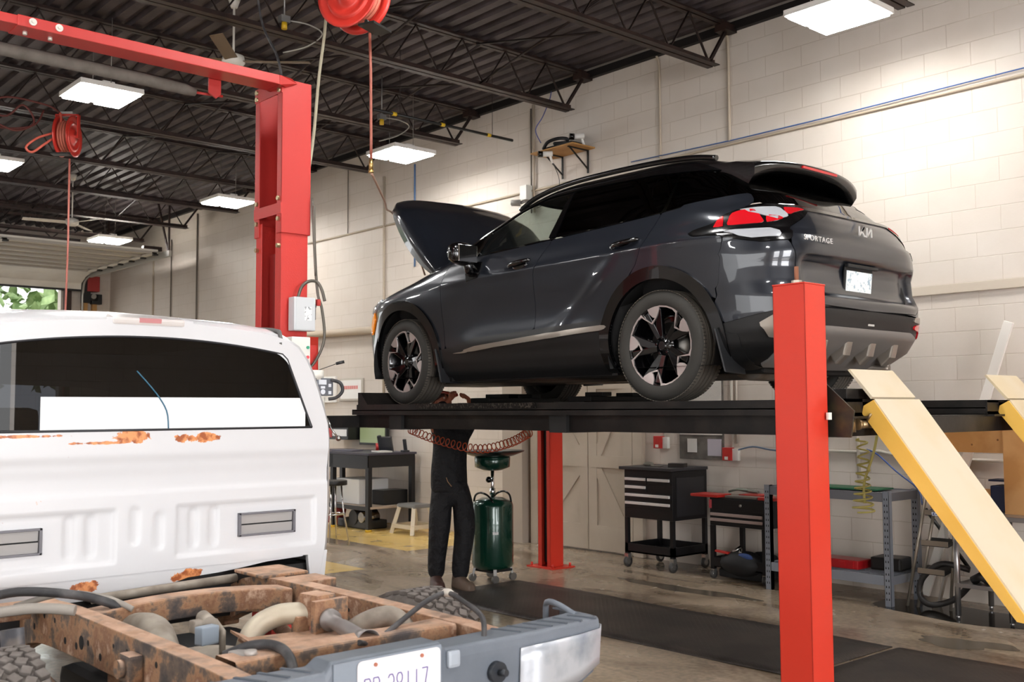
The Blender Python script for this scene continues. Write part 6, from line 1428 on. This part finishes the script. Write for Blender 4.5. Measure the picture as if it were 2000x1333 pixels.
# ================================================================ TOOL CARTS
def handle_row(x0, x1, z, y, par, m=None): return MB().bb(x0, x1, y - .018, y, z - .014, z + .014, .004).build('drawer_pull', m or M('pull_silver', '#e6e2df', .35, .3), par)
CB = M('cart_black', '#151416', .4, .2)
t = thing('tool_cart', 'tall black tool cart with silver drawer pulls and an open lower tray', 'tool cart', (0, 0, 0))
X0, X1, Y0, Y1 = -7.27, -6.64, 7.98, 8.52
MB().bb(X0 - .05, X1 + .01, Y0 - .03, Y1 + .01, .985, 1.015).build('lid', M('lid_grey_black', '#2c2b2e', .5), t, bevel=.004)
c = MB().bb(X0, X1, Y0, Y1, .50, .985).build('cabinet', CB, t, bevel=.004)
MB().bb(X1, X1 + .006, Y0 + .06, Y1 - .05, .54, .92).build('side_panel', M('cart_side_charcoal', '#242326', .4), t)
for x0, x1, z in ((X0 + .02, X0 + .30, .88), (X0 + .32, X1 - .02, .88), (X0 + .02, X0 + .30, .80), (X0 + .02, X1 - .02, .72), (X0 + .02, X1 - .02, .64)):
    d = MB().bb(x0, x1, Y0 - .008, Y0 + .01, z - .035, z + .035).build('drawer', CB, t, bevel=.002); handle_row(x0 + .005, x1 - .005, z + .012, Y0 - .008, d)
for x, y in ((X0 + .02, Y0 + .02), (X1 - .02, Y0 + .02), (X0 + .02, Y1 - .02), (X1 - .02, Y1 - .02)):
    MB().bb(x - .02, x + .02, y - .02, y + .02, .13, .50).build('leg', CB, t)
    k = MB().mat(M('caster_chrome', '#c0bfbd', .25, .9)).cyl((x - .014, y, .055), (x + .014, y, .055), .030, n=20).beam((x, y, .08), (x, y, .135), .05, .05).mat(M('caster_tyre', '#3a3836', .5)).lathe((x, y, .055), [(.034, -.015), (.054, -.013), (.054, .013), (.034, .015)], axis=(1, 0, 0), n=24); k.build('caster', None, t)
MB().bb(X0, X1, Y0, Y1, .15, .165).bb(X0, X1, Y0, Y0 + .008, .15, .24).bb(X0, X1, Y1 - .008, Y1, .15, .24).bb(X0, X0 + .008, Y0, Y1, .15, .24).bb(X1 - .008, X1, Y0, Y1, .15, .24).build('lower_tray', CB, t)
MB().bb(X1, X1 + .004, Y0 + .30, Y0 + .36, .9, .92).build('side_badge', M('badge_dim', '#4a4744', .5), t)
tag(MB().box((-6.75, 8.2, 1.035), (.17, .10, .04), (0, 0, .3), .006).build('dark_case', M('case_brown', '#2d2724', .5)), 'small dark case lying on top of the tall black tool cart', 'case')
tag(MB().sphere((-7.13, 8.2, 1.03), .055, 14, (1, 1, .5)).tube([(-7.1, 8.2, 1.03), (-7.0, 8.1, 1.022), (-6.93, 8.15, 1.022), (-6.98, 8.25, 1.022)], .006, n=6, sub=4).build('crumpled_rag', M('rag_grey', '#6f6a60', .7)), 'crumpled grey rag with a wire on the tall black tool cart', 'rag')
t = thing('tool_cart', 'lower black tool cart with red trays on top, left of the steel shelf', 'tool cart', (0, 0, 0))
X0, X1, Y0, Y1 = -6.22, -5.60, 8.02, 8.52
MB().bb(X0, X1, Y0, Y1, .50, .76).build('cabinet', CB, t, bevel=.004)
for z in (.70, .595, .545):
    d = MB().bb(X0 + .01, X1 - .01, Y0 - .008, Y0 + .01, z - (.05 if z > .65 else .022), z + (.05 if z > .65 else .022)).build('drawer', CB, t, bevel=.002)
    if z < .65: handle_row(X0 + .02, X1 - .02, z + .012, Y0 - .008, d, M('pull_dull', '#a8958f', .4, .3))
    else: MB().cyl((X0 + .36, Y0 - .016, z), (X0 + .36, Y0 - .008, z), .014, n=16).build('lock', CHROME, d)
for x, y in ((X0 + .02, Y0 + .02), (X1 - .02, Y0 + .02), (X0 + .02, Y1 - .02), (X1 - .02, Y1 - .02)):
    MB().bb(x - .02, x + .02, y - .02, y + .02, .09, .50).build('leg', CB, t)
    k = MB().mat(M('caster_chrome')).cyl((x - .014, y, .045), (x + .014, y, .045), .022, n=20).beam((x, y, .06), (x, y, .095), .04, .04).mat(M('caster_tyre')).lathe((x, y, .045), [(.022, -.012), (.044, -.012), (.044, .012), (.022, .012)], axis=(1, 0, 0), n=24); k.build('caster', None, t)
MB().bb(X0, X1, Y0, Y1, .11, .12).bb(X0, X1, Y0, Y0 + .008, .11, .20).bb(X0, X0 + .008, Y0, Y1, .11, .20).build('lower_tray', CB, t)
MB().bb(X0 + .0, X0 + .03, Y0 - .012, Y0 - .008, .66, .74).build('red_tag', M('tag_red_pink', '#b5434b', .5), t)
for a, b_, c, z in ((-6.42, -6.10, 7.98, .775), (-6.02, -5.78, 8.2, .775), (-5.68, -5.5, 8.02, .775)):
    tag(MB().bb(a, b_, c, c + .22, .762, z + .014, .006).build('tool_tray', M('tray_red', '#a9241d', .4)), {-6.42: 'red tray overhanging the left end of the lower tool cart', -6.02: 'red tray in the middle of the lower tool cart', -5.68: 'red tray at the right end of the lower tool cart'}[a], 'tray', 'red trays on the lower tool cart')
tag(MB().bb(-6.06, -5.70, 8.04, 8.16, .762, .785, .006).build('grey_tray', M('tray_grey', '#77716b', .4, .5)), 'grey metal tray at the front of the lower tool cart', 'tray')
tag(MB().tube([(-6.2, 8.3, .80), (-6.05, 8.25, .83), (-5.95, 8.35, .81), (-6.0, 8.4, .80), (-6.1, 8.33, .82), (-5.85, 8.28, .81)], .012, n=8, sub=5).build('tangled_strap', M('strap_grey_green', '#7c8378', .6)), 'tangled grey-green strap on the lower tool cart', 'strap')
mb = MB(); random.seed(5)
mb.bb(-6.16, -5.66, 8.06, 8.48, .02, .10, .02); mb.sphere((-5.9, 8.1, .16), .17, 16, (1.5, .9, .7)).sphere((-5.75, 8.2, .18), .14, 14, (1.2, .9, .7))
tag(mb.build('tool_bag', M('bag_black', '#100f10', .7)), 'slumped black tool bag in the lower tray of the low cart', 'bag')
tag(MB().sphere((-5.83, 8.02, .23), .05, 12, (1.8, .6, .8)).build('blue_cloth', M('cloth_blue', '#243a68', .8)), 'dark blue cloth on the black tool bag', 'cloth')
tag(MB().box((-6.08, 8.02, .26), (.14, .05, .02), (0, .1, .1), .006).build('red_tool', M('tray_red')), 'red-handled tool lying on the black tool bag', 'tool')
tag(MB().cyl((-5.98, 8.05, .26), (-5.93, 8.10, .31), .018, n=10).cyl((-5.93, 8.10, .29), (-5.88, 8.02, .26), .014, n=10).build('ratchet', M('polished_steel')), 'bright steel ratchet heads on the black tool bag', 'tool')

# ================================================================ STEEL SHELF UNIT
GS = M('grey_enamel_steel', '#8a8f98', .4, .3)
t = thing('steel_shelf', 'low blue-grey steel shelf unit with slotted posts, behind the near red post', 'shelf unit', (0, 0, 0))
X0, X1, Y0, Y1 = -5.52, -4.33, 7.90, 8.42
for x, y in ((X0, Y0), (X1 - .055, Y0), (X0, Y1 - .05), (X1 - .055, Y1 - .05)):
    p = MB().bb(x, x + .055, y, y + .003, 0, .92).bb(x if x > -5 else x + .052, (x if x > -5 else x + .052) + .003, y, y + .05, 0, .92).bb(x + .052, x + .055, y, y + .05, 0, .92).build('post', GS, t)
    s = MB()
    for k in range(17): s.prism([(x + .012, y - .0008, .05 + .05 * k), (x + .022, y - .0008, .05 + .05 * k), (x + .019, y - .0008, .068 + .05 * k), (x + .014, y - .0008, .068 + .05 * k)], (0, -.0005, 0)).prism([(x + .034, y - .0008, .05 + .05 * k), (x + .044, y - .0008, .05 + .05 * k), (x + .041, y - .0008, .068 + .05 * k), (x + .036, y - .0008, .068 + .05 * k)], (0, -.0005, 0))
    s.build('slots', DARKIN, p)['kind'] = 'stuff'
for z, nm in ((.91, 'top_shelf'), (.24, 'lower_shelf')):
    sh = MB().bb(X0 + .01, X1 - .01, Y0 + .004, Y0 + .02, z - .075, z).bb(X0 + .01, X1 - .01, Y1 - .02, Y1 - .004, z - .07, z).bb(X1 - .02, X1 - .004, Y0 + .005, Y1 - .005, z - .07, z - .001).bb(X0 + .004, X0 + .02, Y0 + .005, Y1 - .005, z - .07, z - .001)
    for k in range(14):
        if nm == 'lower_shelf': y = Y0 + .03 + k * .035; sh.cyl((X0 + .02, y, z - .01), (X1 - .02, y, z - .01), .003, n=5)
    if nm == 'top_shelf': sh.bb(X0 + .02, X1 - .02, Y0 + .02, Y1 - .02, z - .02, z - .008)
    else:
        for k in range(28): sh.cyl((X0 + .03 + k * .042, Y0 + .02, z - .012), (X0 + .03 + k * .042, Y1 - .02, z - .012), .003, n=5)
    sh.build(nm, GS if nm != 'top_shelf' else M('shelf_top_grey', '#74757b', .45, .3), t)
t = thing('red_tool_case', 'red plastic tool case lying on the lower rack of the steel shelf', 'tool case', (-4.84, 8.1, .245))
MB().bb(-.22, .16, -.09, .13, .0, .075, .012).build('case', M('case_red', '#b01a20', .35), t); MB().bb(-.02, .04, -.10, -.09, .02, .06).build('latch', M('case_red'), t); MB().bb(.08, .12, -.10, -.09, .01, .07).build('latch', M('case_red'), t)
tag(MB().box((-4.51, 8.24, .301), (.26, .24, .11), (0, 0, .1), .02).build('black_case', M('casing_black')), 'black case on the lower rack beside the red tool case', 'case')
tag(MB().bb(-5.2, -4.5, 8.0, 8.3, .911, .925, .004).build('green_board', M('board_green', '#1f5a3c', .5)), 'thin green board lying on the top shelf', 'board')
conduit('black_strut', [(-4.30, 8.45, .75), (-3.95, 8.45, .30)], .016, M('rod_black'), 'black bar leaning behind the steel shelf and the step ladder', 'bar')

# ================================================================ STEP LADDER
t = thing('step_ladder', 'aluminium step ladder with black treads standing against the wall', 'ladder', (0, 0, 0))
AL = M('aluminium_tube', '#a49a8c', .4, .7)
for x in (-4.28, -4.19): MB().tube([(x, 8.06, 0), (x + .14, 8.20, 1.02)], .013, n=10).build('front_rail', AL, t)
for x in (-3.92,): MB().tube([(x - .02, 8.10, .0), (x + .0, 8.22, 1.0)], .012, n=10).build('front_rail', AL, t)
for k, z in enumerate((.30, .52, .76)): MB().box((-4.06 + .02 * k, 8.12 + .03 * k, z), (.22, .17, .03), (.15, 0, 0), .005).build('tread', M('tread_black', '#161515', .6), t); MB().bb(-4.17 + .02 * k, -3.95 + .02 * k, 8.03 + .03 * k, 8.04 + .03 * k, z - .02, z + .02).build('tread_edge', AL, t)
MB().beam((-4.0, 8.25, 0), (-4.05, 8.25, .95), .03, .02).beam((-4.13, 8.30, .02), (-3.92, 8.28, .75), .035, .015).build('rear_leg', M('rear_leg_pale', '#cfcac2', .4, .5), t)
MB().box((-4.07, 8.22, 1.0), (.16, .12, .05), None, .01).build('top_cap', M('tread_black'), t)

# ================================================================ STAINLESS TABLE WITH VACUUM, PLYWOOD
ST = M('stainless', '#a7a6a6', .3, .85)
t = thing('stainless_table', 'narrow stainless prep table with round legs at the right edge', 'table', (0, 0, 0))
X0, X1, Y0, Y1 = -3.97, -3.12, 7.80, 8.42
MB().bb(-3.90, -3.0, 7.78, 8.44, .765, .80).build('table_top', ST, t, bevel=.004)
MB().bb(-3.76, -3.02, 7.80, 8.42, .245, .275).build('under_shelf', ST, t, bevel=.003)
for x, y in ((-3.745, 7.82), (-3.35, 7.83), (-3.745, 8.38), (-3.06, 8.38)): MB().cyl((x, y, .03), (x, y, .77), .021, n=16).cyl((x, y, 0), (x, y, .04), .014, n=12).build('leg', ST, t)
MB().bb(-3.91, -3.78, 7.775, 7.780, .77, .797).build('badge', M('badge_white_blue', '#cfd5e2', .4, noise=(80, '#3a4f8f', .52, .58)), t)
OR = M('orange_plastic', '#e0711d', .4)
t = thing('wet_vacuum', 'orange floor machine with a grey lid on the table under-shelf', 'vacuum', (-3.47, 8.05, .275))
MB().lathe((0, 0, 0), [(0, .0), (.15, .0), (.20, .05), (.19, .14), (.21, .20), (0, .20)], n=32).box((.06, -.16, .07), (.2, .1, .10), None, .03).build('body', OR, t); MB().lathe((0, 0, .20), [(0, 0), (.225, .0), (.225, .022), (.18, .04), (0, .045)], n=32).build('lid', M('lid_grey', '#8a8078', .5), t)
MB().tube([(-.18, -.17, .02), (-.12, -.18, .06), (-.05, -.17, .03)], .035, n=10).build('castor_foot', M('casing_black'), t)
tag(MB().tube([(-3.80, 8.15, .33), (-4.0, 8.10, .36), (-4.15, 8.08, .24), (-4.18, 8.08, .10), (-4.08, 8.06, .035), (-3.9, 8.10, .10), (-3.70, 8.02, .285), (-3.6, 7.95, .32)], .024, n=12, sub=7).build('vacuum_hose', M('vacuum_hose_black', '#2f2c2a', .45, bump=(120, .5, .006))), 'fat black vacuum hose looped on the floor between ladder and table', 'hose')
PLY = M('bare_plywood', '#d9a468', .6, noise=(3, '#c88f52', .45, .6))
t = thing('plywood_crate', 'bare wooden crate standing on the stainless table under the far ramp', 'crate', (0, 0, 0))
MB().bb(-4.02, -3.40, 8.08, 8.10, 1.25, 1.52).build('top_board', PLY, t); MB().bb(-3.44, -3.0, 7.98, 8.0, .801, 1.52).build('front_board', PLY, t); MB().bb(-4.03, -3.76, 8.0, 8.02, .801, 1.03).build('side_board', PLY, t); MB().bb(-4.03, -4.01, 8.0, 8.4, .801, 1.5).bb(-3.44, -3.42, 8.0, 8.4, .801, 1.5).bb(-4.03, -3.0, 8.38, 8.40, .801, .95).build('frame', PLY, t)
k = MB()
for x, z in ((-3.52, 1.35), (-3.72, 1.31), (-3.47, 1.45)): k.lathe((x, 8.079, z), [(0, 0), (.008, 0)], axis=(0, -1, 0), n=8)
k.build('wood_knots', M('knot_brown', '#8a5b2e', .6), t, fix=False)
tag(MB().bb(-3.60, -3.47, 8.1, 8.3, .802, 1.0, .01).bb(-3.62, -3.5, 8.12, 8.28, 1.03, 1.045).build('blue_box', M('box_navy', '#1c2340', .5)), 'dark blue box inside the wooden crate', 'box')
# shallow water on the floor under the table
WAT = M('puddle_water', '#15110d', .10, 0, spec=.22)
def puddle(c, rx, ry, seed, lb, n=40):
    random.seed(seed); ph = [random.uniform(0, 6.28) for _ in range(5)]; P_ = []
    for i in range(n):
        a = 2 * PI * i / n; r = 1 + .16 * math.sin(2 * a + ph[0]) + .12 * math.sin(3 * a + ph[1]) + .07 * math.sin(5 * a + ph[2]); P_.append((c[0] + rx * r * math.cos(a), c[1] + ry * r * math.sin(a), .0015))
    return tag(MB().poly(P_) and None or _pud(P_), lb, 'puddle')
def _pud(P_):
    mb = MB(); mb.poly(P_); return mb.build('puddle', WAT)
puddle((-3.65, 8.05), .85, .36, 4, 'dark water puddle on the floor under the stainless table')
DMP = M('damp_concrete', '#5f564a', .22, noise=(8, '#6c6255', .4, .7))
for (c, rx, ry, sd, lb) in (((-6.0, 7.35), .62, .13, 8, 'damp dark stain on the floor in front of the tool carts'), ((-3.35, 7.05), .30, .16, 2, 'small damp stain at lower right beyond the mat')):
    random.seed(sd); P_ = []; ph = [random.uniform(0, 6.28) for _ in range(4)]
    for i in range(48):
        a = 2 * PI * i / 48; r = 1 + .22 * math.sin(2 * a + ph[0]) + .18 * math.sin(3 * a + ph[1]) + .10 * math.sin(7 * a + ph[2]); P_.append((c[0] + rx * r * math.cos(a), c[1] + ry * r * math.sin(a), .0012))
    mb = MB(); mb.poly(P_); tag(mb.build('damp_patch', DMP), lb, 'stain')

# ================================================================ RAISED GARAGE DOOR AT THE FAR END
GD = M('garage_door_white', '#dedbd3', .5, noise=(2, '#cfcbc2', .4, .7)); GDR = M('door_rib', '#a7a29a', .5)
t = thing('garage_door', 'white sectional garage door raised on its tracks at the far end', 'garage door', (0, 0, 0))
for k in range(7):
    x1 = -18.75 - .56 * k; x0 = x1 - .545; z0 = 4.56
    if k == 6: continue
    s = MB().bb(x0, x1, 1.6, 7.85, z0, z0 + .035).build('door_section', GD, t)
    r = MB().bb(x0, x0 + .05, 1.6, 7.85, z0 - .045, z0).bb(x1 - .05, x1, 1.6, 7.85, z0 - .045, z0)
    r.build('section_rib', GDR, s)
    st = MB()
    for y in (7.80, 5.2, 3.0): st.bb(x0, x1, y - .06, y + .03, z0 - .05, z0 - .02)
    st.build('stile', GD, s); h = MB()
    for y in (7.80, 5.2, 3.0): h.box((x1, y, z0 - .065), (.07, .09, .03))
    h.build('hinge', M('hinge_black', '#26231f', .5, .5), s)
MB().prism([(-22.12, 1.6, 4.56), (-22.5, 1.6, 4.50), (-22.78, 1.6, 4.36), (-22.80, 1.6, 4.20), (-22.76, 1.6, 4.20), (-22.74, 1.6, 4.34), (-22.48, 1.6, 4.46), (-22.12, 1.6, 4.525)], (0, 6.25, 0)).build('door_section', GD, t)
MB().bb(-22.82, -22.75, 1.55, 7.86, 4.17, 4.21).build('bottom_seal', M('casing_black'), t)
MB().bb(-22.5, -18.45, 7.93, 7.98, 4.45, 4.56).tube([(-22.5, 7.95, 4.5), (-22.8, 7.95, 4.42), (-22.92, 7.95, 4.2), (-22.95, 7.95, 3.6), (-22.95, 7.95, 0.05)], .028, n=8, sub=4).build('door_track', M('track_galvanised', '#b9b7b0', .4, .5), t)
MB().bb(-18.9, -18.8, 7.6, 7.95, 4.58, 4.66).beam((-18.5, 7.95, 4.5), (-18.5, 7.95, ZC), .03, .03).beam((-18.5, 7.95, 4.5), (-18.9, 7.9, ZC), .03, .03).beam((-21.5, 7.95, 4.5), (-21.5, 7.95, ZC), .03, .03).build('track_hanger', JST, t)
struct(MB().bb(-23.1, -23.0, 7.60, 7.74, 0, 4.3).bb(-23.1, -23.0, 1.32, 1.42, 0, 4.3).bb(-23.1, -23.02, 1.4, 7.7, 4.2, 4.36), 'trim_3', M('dark_door_jamb', '#3a2a24', .6))
t = thing('door_opener', 'red motor box over black gear on the end wall by the garage door', 'motor', (-22.95, 8.16, 3.95))
MB().bb(-.12, .08, -.13, .13, .25, .58, .01).build('red_housing', M('opener_red', '#a3302c', .45), t); MB().bb(-.14, .04, -.2, -.05, .0, .5).cyl((0, -.05, .12), (0, .10, .12), .08).bb(-.1, .04, -.02, .2, -.02, .2, .01).build('gearbox', M('casing_black'), t)
MB().cyl((.04, 0, .14), (.10, 0, .14), .055, n=18).build('pulley', M('polished_steel'), t)
MB().bb(-.14, -.04, -.2, -.08, -.35, .0).bb(-.14, -.04, .02, .12, -.35, -.02).build('mount_blocks', M('wood_block', '#b98d55', .6), t)
t = thing('door_counter_truss', 'dark lattice truss above the raised garage door end', 'truss', (0, 0, 0))
b = MB().bb(-21.3, -21.26, 1.0, 7.3, 5.0, 5.05).bb(-21.3, -21.26, 1.0, 7.3, 5.4, 5.45); y = 7.2; k = 0; P_ = []
while y > 1: P_.append((-21.28, y, 5.02 if k % 2 else 5.42)); y -= .45; k += 1
b.tube(P_, .015, n=6); b.build('lattice', JST, t)
# ---- outside: ground, hedge trees beyond the far doorway
struct(MB().bb(-70, XF - .2, -30, 40, -.14, -.02), 'ground_outside', M('outside_asphalt', '#8e8c87', .8))
struct(MB().bb(XN + .2, 40, -30, 40, -.14, -.02), 'ground_front', M('outside_asphalt'))
LEAF = M('leaf_green', '#5f7a45', .6, noise=(3, '#8aa06a', .4, .65))
def tree(loc, h, r, seed, label):
    t = thing('broadleaf_tree', label, 'tree', loc, group='trees outside the far doorway'); random.seed(seed)
    MB().tube([(0, 0, 0), (.1, .05, h * .3), (0, .1, h * .6)], [.22, .16, .08], n=10).build('trunk', M('bark', '#5a4a3a', .9), t)
    mb = MB()
    for k in range(420):
        a = random.uniform(0, 2 * PI); e = random.uniform(-1, 1); rr = r * random.uniform(.55, 1.0); c = Vector((rr * math.cos(a) * math.sqrt(1 - e * e), rr * math.sin(a) * math.sqrt(1 - e * e), h * .62 + rr * e * .9))
        s = random.uniform(.18, .42); R_ = Matrix.Rotation(random.uniform(0, 6), 3, Vector((random.random(), random.random(), random.random() + .01)).normalized())
        mb.poly([c + R_ @ Vector(p) for p in ((-s, 0, 0), (-s * .3, s * .5, .05), (s * .6, s * .4, 0), (s, 0, .08), (s * .5, -s * .5, 0), (-s * .4, -s * .45, .04))])
    mb.build('foliage', LEAF, t)
for i, (x, y, h, r) in enumerate(((-33.5, 6.0, 6.6, 2.1), (-39, 10.2, 7.5, 2.5), (-33, 11.4, 6.2, 2.1), (-39.5, 3.6, 8.0, 2.5))):
    tree((x, y, -.02), h, r, 10 + i, ['pale green tree straight outside the far doorway', 'tall green tree outside, right of the first', 'green tree outside nearest the doorway jamb', 'green tree outside at the left of the doorway'][i])
# ================================================================ MECHANIC UNDER THE CAR
def skinned(name, chains, mat, parent, sub=2, root=0):
    """chains: list of lists of (point, radius); chains start at an existing point to branch"""
    V = []; R_ = []; E = []; idx = {}
    def vid(p, r):
        k = tuple(round(c, 4) for c in p)
        if k not in idx: idx[k] = len(V); V.append(p); R_.append(r)
        return idx[k]
    for ch in chains:
        last = None
        for p, r in ch:
            i = vid(p, r)
            if last is not None and last != i: E.append((last, i))
            last = i
    me = bpy.data.meshes.new(name); me.from_pydata(V, E, []); o = bpy.data.objects.new(name, me); COL.objects.link(o); o.parent = parent
    md = o.modifiers.new('skin', 'SKIN'); md.use_smooth_shade = True; md.branch_smoothing = .6
    sv = me.skin_vertices[0].data
    for i, r in enumerate(R_):
        rr = r if hasattr(r, '__len__') else (r, r); sv[i].radius = rr; sv[i].use_root = (i == root)
    s = o.modifiers.new('sub', 'SUBSURF'); s.levels = sub; s.render_levels = sub
    me.materials.append(mat); return o
def person():
    t = thing('person', 'person in dark work clothes standing under the raised car, arms raised with a red tool', 'person', (-7.50, 5.93, 0))
    SKIN = M('skin_tan', '#a8644c', .55); NAVY = M('dark_work_clothes', '#0b0b10', .75, bump=(9, 1.0, .05)); BOOT = M('boot_brown', '#6f5d4f', .6); BOOT2 = M('boot_dark_red', '#4b322c', .55)
    pel = (-.05, .0, .90); wa = (-.06, 0, 1.06); ch = (-.02, 0, 1.28); nk = (-.03, 0, 1.47); hd0 = (-.10, 0, 1.55)
    head_c = Vector((-.15, 0, 1.655))
    # body: bare figure, clothes over it
    def hand(wr, d, up, side):
        """five fingers curled; wr wrist, d pointing direction, up back of the hand, side towards the thumb"""
        wr, d, up, side = map(Vector, (wr, d, up, side)); ch_ = []; pm = wr + d * .05
        for k, (o, L) in enumerate(((-.030, .030), (-.010, .035), (.010, .038), (.030, .034))):
            b = wr + d * .085 + side * o; p1 = b + d * L * .9 - up * .006; p2 = p1 + d * L * .15 - up * L * .75; p3 = p2 - d * L * .6 - up * L * .15
            ch_.append([(tuple(pm), .028), (tuple(b), .0105), (tuple(p1), .009), (tuple(p2), .0085), (tuple(p3), .0075)])
        b = wr + d * .03 + side * .035; p1 = b + d * .03 + side * .025 - up * .015; p2 = p1 + d * .02 - side * .012 - up * .022
        ch_.append([(tuple(pm), .028), (tuple(b), .013), (tuple(p1), .011), (tuple(p2), .009)])
        return [[(tuple(wr), .026), (tuple(pm), .028)]] + ch_
    shL, shR = (-.03, -.19, 1.42), (-.03, .19, 1.42)
    elL, elR = (.02, -.24, 1.56), (.04, .22, 1.55)
    wrL, wrR = (.045, -.06, 1.70), (.10, .10, 1.70)
    chains = [[(pel, (.11, .08)), (wa, (.10, .08)), (ch, (.11, .08)), (nk, .060), (hd0, .055)],
              [(ch, (.11, .08)), (shL, .038), (elL, .028), (wrL, .026)], [(ch, (.11, .08)), (shR, .038), (elR, .028), (wrR, .026)],
              [(pel, (.11, .08)), (tuple((-.06, -.08, .84)), .09), ((-.06, -.11, .48), .06), ((-.09, -.12, .09), .042)],
              [(pel, (.11, .08)), (tuple((.02, .09, .84)), .09), ((.10, .06, .48), .06), ((.12, .0, .09), .042)]]
    chains += hand(wrL, (.35, -.1, .55), (-.5, 0, .5), (.1, .9, .1)) + hand(wrR, (-.25, -.55, .45), (-.2, -.3, .9), (-.9, .3, 0))
    skinned('body', chains, SKIN, t)
    # head with face
    h = MB(); rows = []
    for i in range(17):
        a = -PI / 2 + PI * i / 16; r = []
        for j in range(28):
            b = 2 * PI * j / 28; x, y, z = math.cos(a) * math.cos(b), math.cos(a) * math.sin(b), math.sin(a)
            X, Y, Z = x * .098, y * .076, z * .118
            if z < 0: Y *= 1 + .28 * z; X = X * (1 + .12 * z) + .012 * -z
            f = max(0, x) ** 2
            X += .022 * f * math.exp(-((z + .12) / .16) ** 2) * math.exp(-(y / .16) ** 2)      # nose
            X -= .010 * f * math.exp(-((z - .08) / .10) ** 2) * (math.exp(-((y - .38) / .2) ** 2) + math.exp(-((y + .38) / .2) ** 2))   # eye sockets
            X += .007 * f * math.exp(-((z + .48) / .07) ** 2) * math.exp(-(y / .35) ** 2)      # lips
            X += .008 * f * math.exp(-((z + .82) / .15) ** 2)                                  # chin
            r.append((X, Y, Z))
        rows.append(r)
    T = Matrix.Translation(head_c) @ Matrix.Rotation(-.55, 4, 'Y')
    h.grid([[T @ Vector(p) for p in r] for r in rows], wrap_u=True)
    for s in (-1, 1): h.sphere(T @ Vector((-.005, s * .078, -.005)), .03, 10, (.6, .35, 1))
    hd = h.build('head', SKIN, t)
    e = MB()
    for s in (-1, 1): e.sphere(T @ Vector((.078, s * .030, .010)), .012, 10)
    e.build('eyes', M('eye_white', '#d8d4cc', .3), hd)
    c = MB(); rows = []
    for i in range(9):
        a = PI * .04 + PI / 2 * .92 * i / 8; rows.append([T @ Vector((-.012 + .106 * math.cos(a) * math.cos(b), .086 * math.cos(a) * math.sin(b), .012 + .118 * math.sin(a))) for b in [2 * PI * j / 28 for j in range(28)]])
    c.grid(rows, wrap_u=True); c.build('hair', M('hair_dark_brown', '#3a2219', .8, bump=(90, .6, .006)), t, solid=.006)
    # jacket
    skinned('jacket', [[((-.05, 0, .80), (.20, .155)), ((-.055, 0, .93), (.195, .155)), ((-.06, 0, 1.08), (.195, .15)), (ch, (.215, .155)), ((-.03, 0, 1.42), (.15, .12)), ((-.04, 0, 1.50), (.085, .075))],
                       [((-.03, 0, 1.42), (.15, .12)), (shL, .095), (elL, .070), ((.04, -.10, 1.66), .048)], [((-.03, 0, 1.42), (.15, .12)), (shR, .095), (elR, .070), ((.088, .12, 1.66), .048)]], NAVY, t)
    tr = skinned('trousers', [[((-.05, 0, 1.06), (.17, .13)), (pel, (.185, .15)), ((-.07, -.08, .78), .125), ((-.06, -.11, .50), .102), ((-.09, -.12, .22), .084), ((-.095, -.12, .06), .084)],
                         [(pel, (.185, .15)), ((.04, .09, .78), .125), ((.10, .06, .50), .102), ((.10, .01, .22), .086), ((.10, .0, .06), .086)]], NAVY, t)
    MB().tube([(.055, -.118, .99), (.085, -.125, .955), (.12, -.11, .915)], .004, n=6).build('pocket_zip', M('zip_tan', '#9a7a5c', .5), t)
    def boot(c, a, m, nm='boot'):
        b = MB(); rows = []
        for i in range(13):
            f = i / 12; L = -.09 + .30 * f; w = .045 + .012 * math.sin(f * PI) + (.006 if f > .6 else 0); w *= (1 - .55 * max(0, (f - .85) / .15) ** 2) * (1 - .4 * max(0, (.1 - f) / .1) ** 2); hh = .115 - .055 * min(1, max(0, (f - .30) / .4)) - .025 * max(0, (f - .85) / .15)
            rows.append([(L, w * math.cos(q) * (1 if math.sin(q) > 0 else 1.05), .022 + (hh * max(0, math.sin(q)) ** .6 if math.sin(q) > 0 else -.020 * min(1, -math.sin(q) * 3))) for q in [2 * PI * j / 16 for j in range(16)]])
        V_ = b.grid(rows, wrap_u=True); b._f(V_[0]); b._f(V_[-1][::-1]); b.cyl((-.03, 0, .08), (-.035, 0, .15), .05, .048, n=16)
        b.move(Matrix.Translation(Vector(c)) @ Matrix.Rotation(a, 4, 'Z')); return b.build(nm, m, t)
    boot((-.08, -.13, 0), -.5, BOOT2); boot((.11, -.01, 0), -.12, BOOT)
person()
tag(MB().cyl((-7.58, 5.86, 1.765), (-7.40, 5.90, 1.735), .013, n=14).cyl((-7.62, 5.855, 1.772), (-7.58, 5.86, 1.765), .018, n=14).build('red_torch', M('torch_red', '#9c2f1c', .4)), 'red stick tool held up in the hands of the person', 'tool')
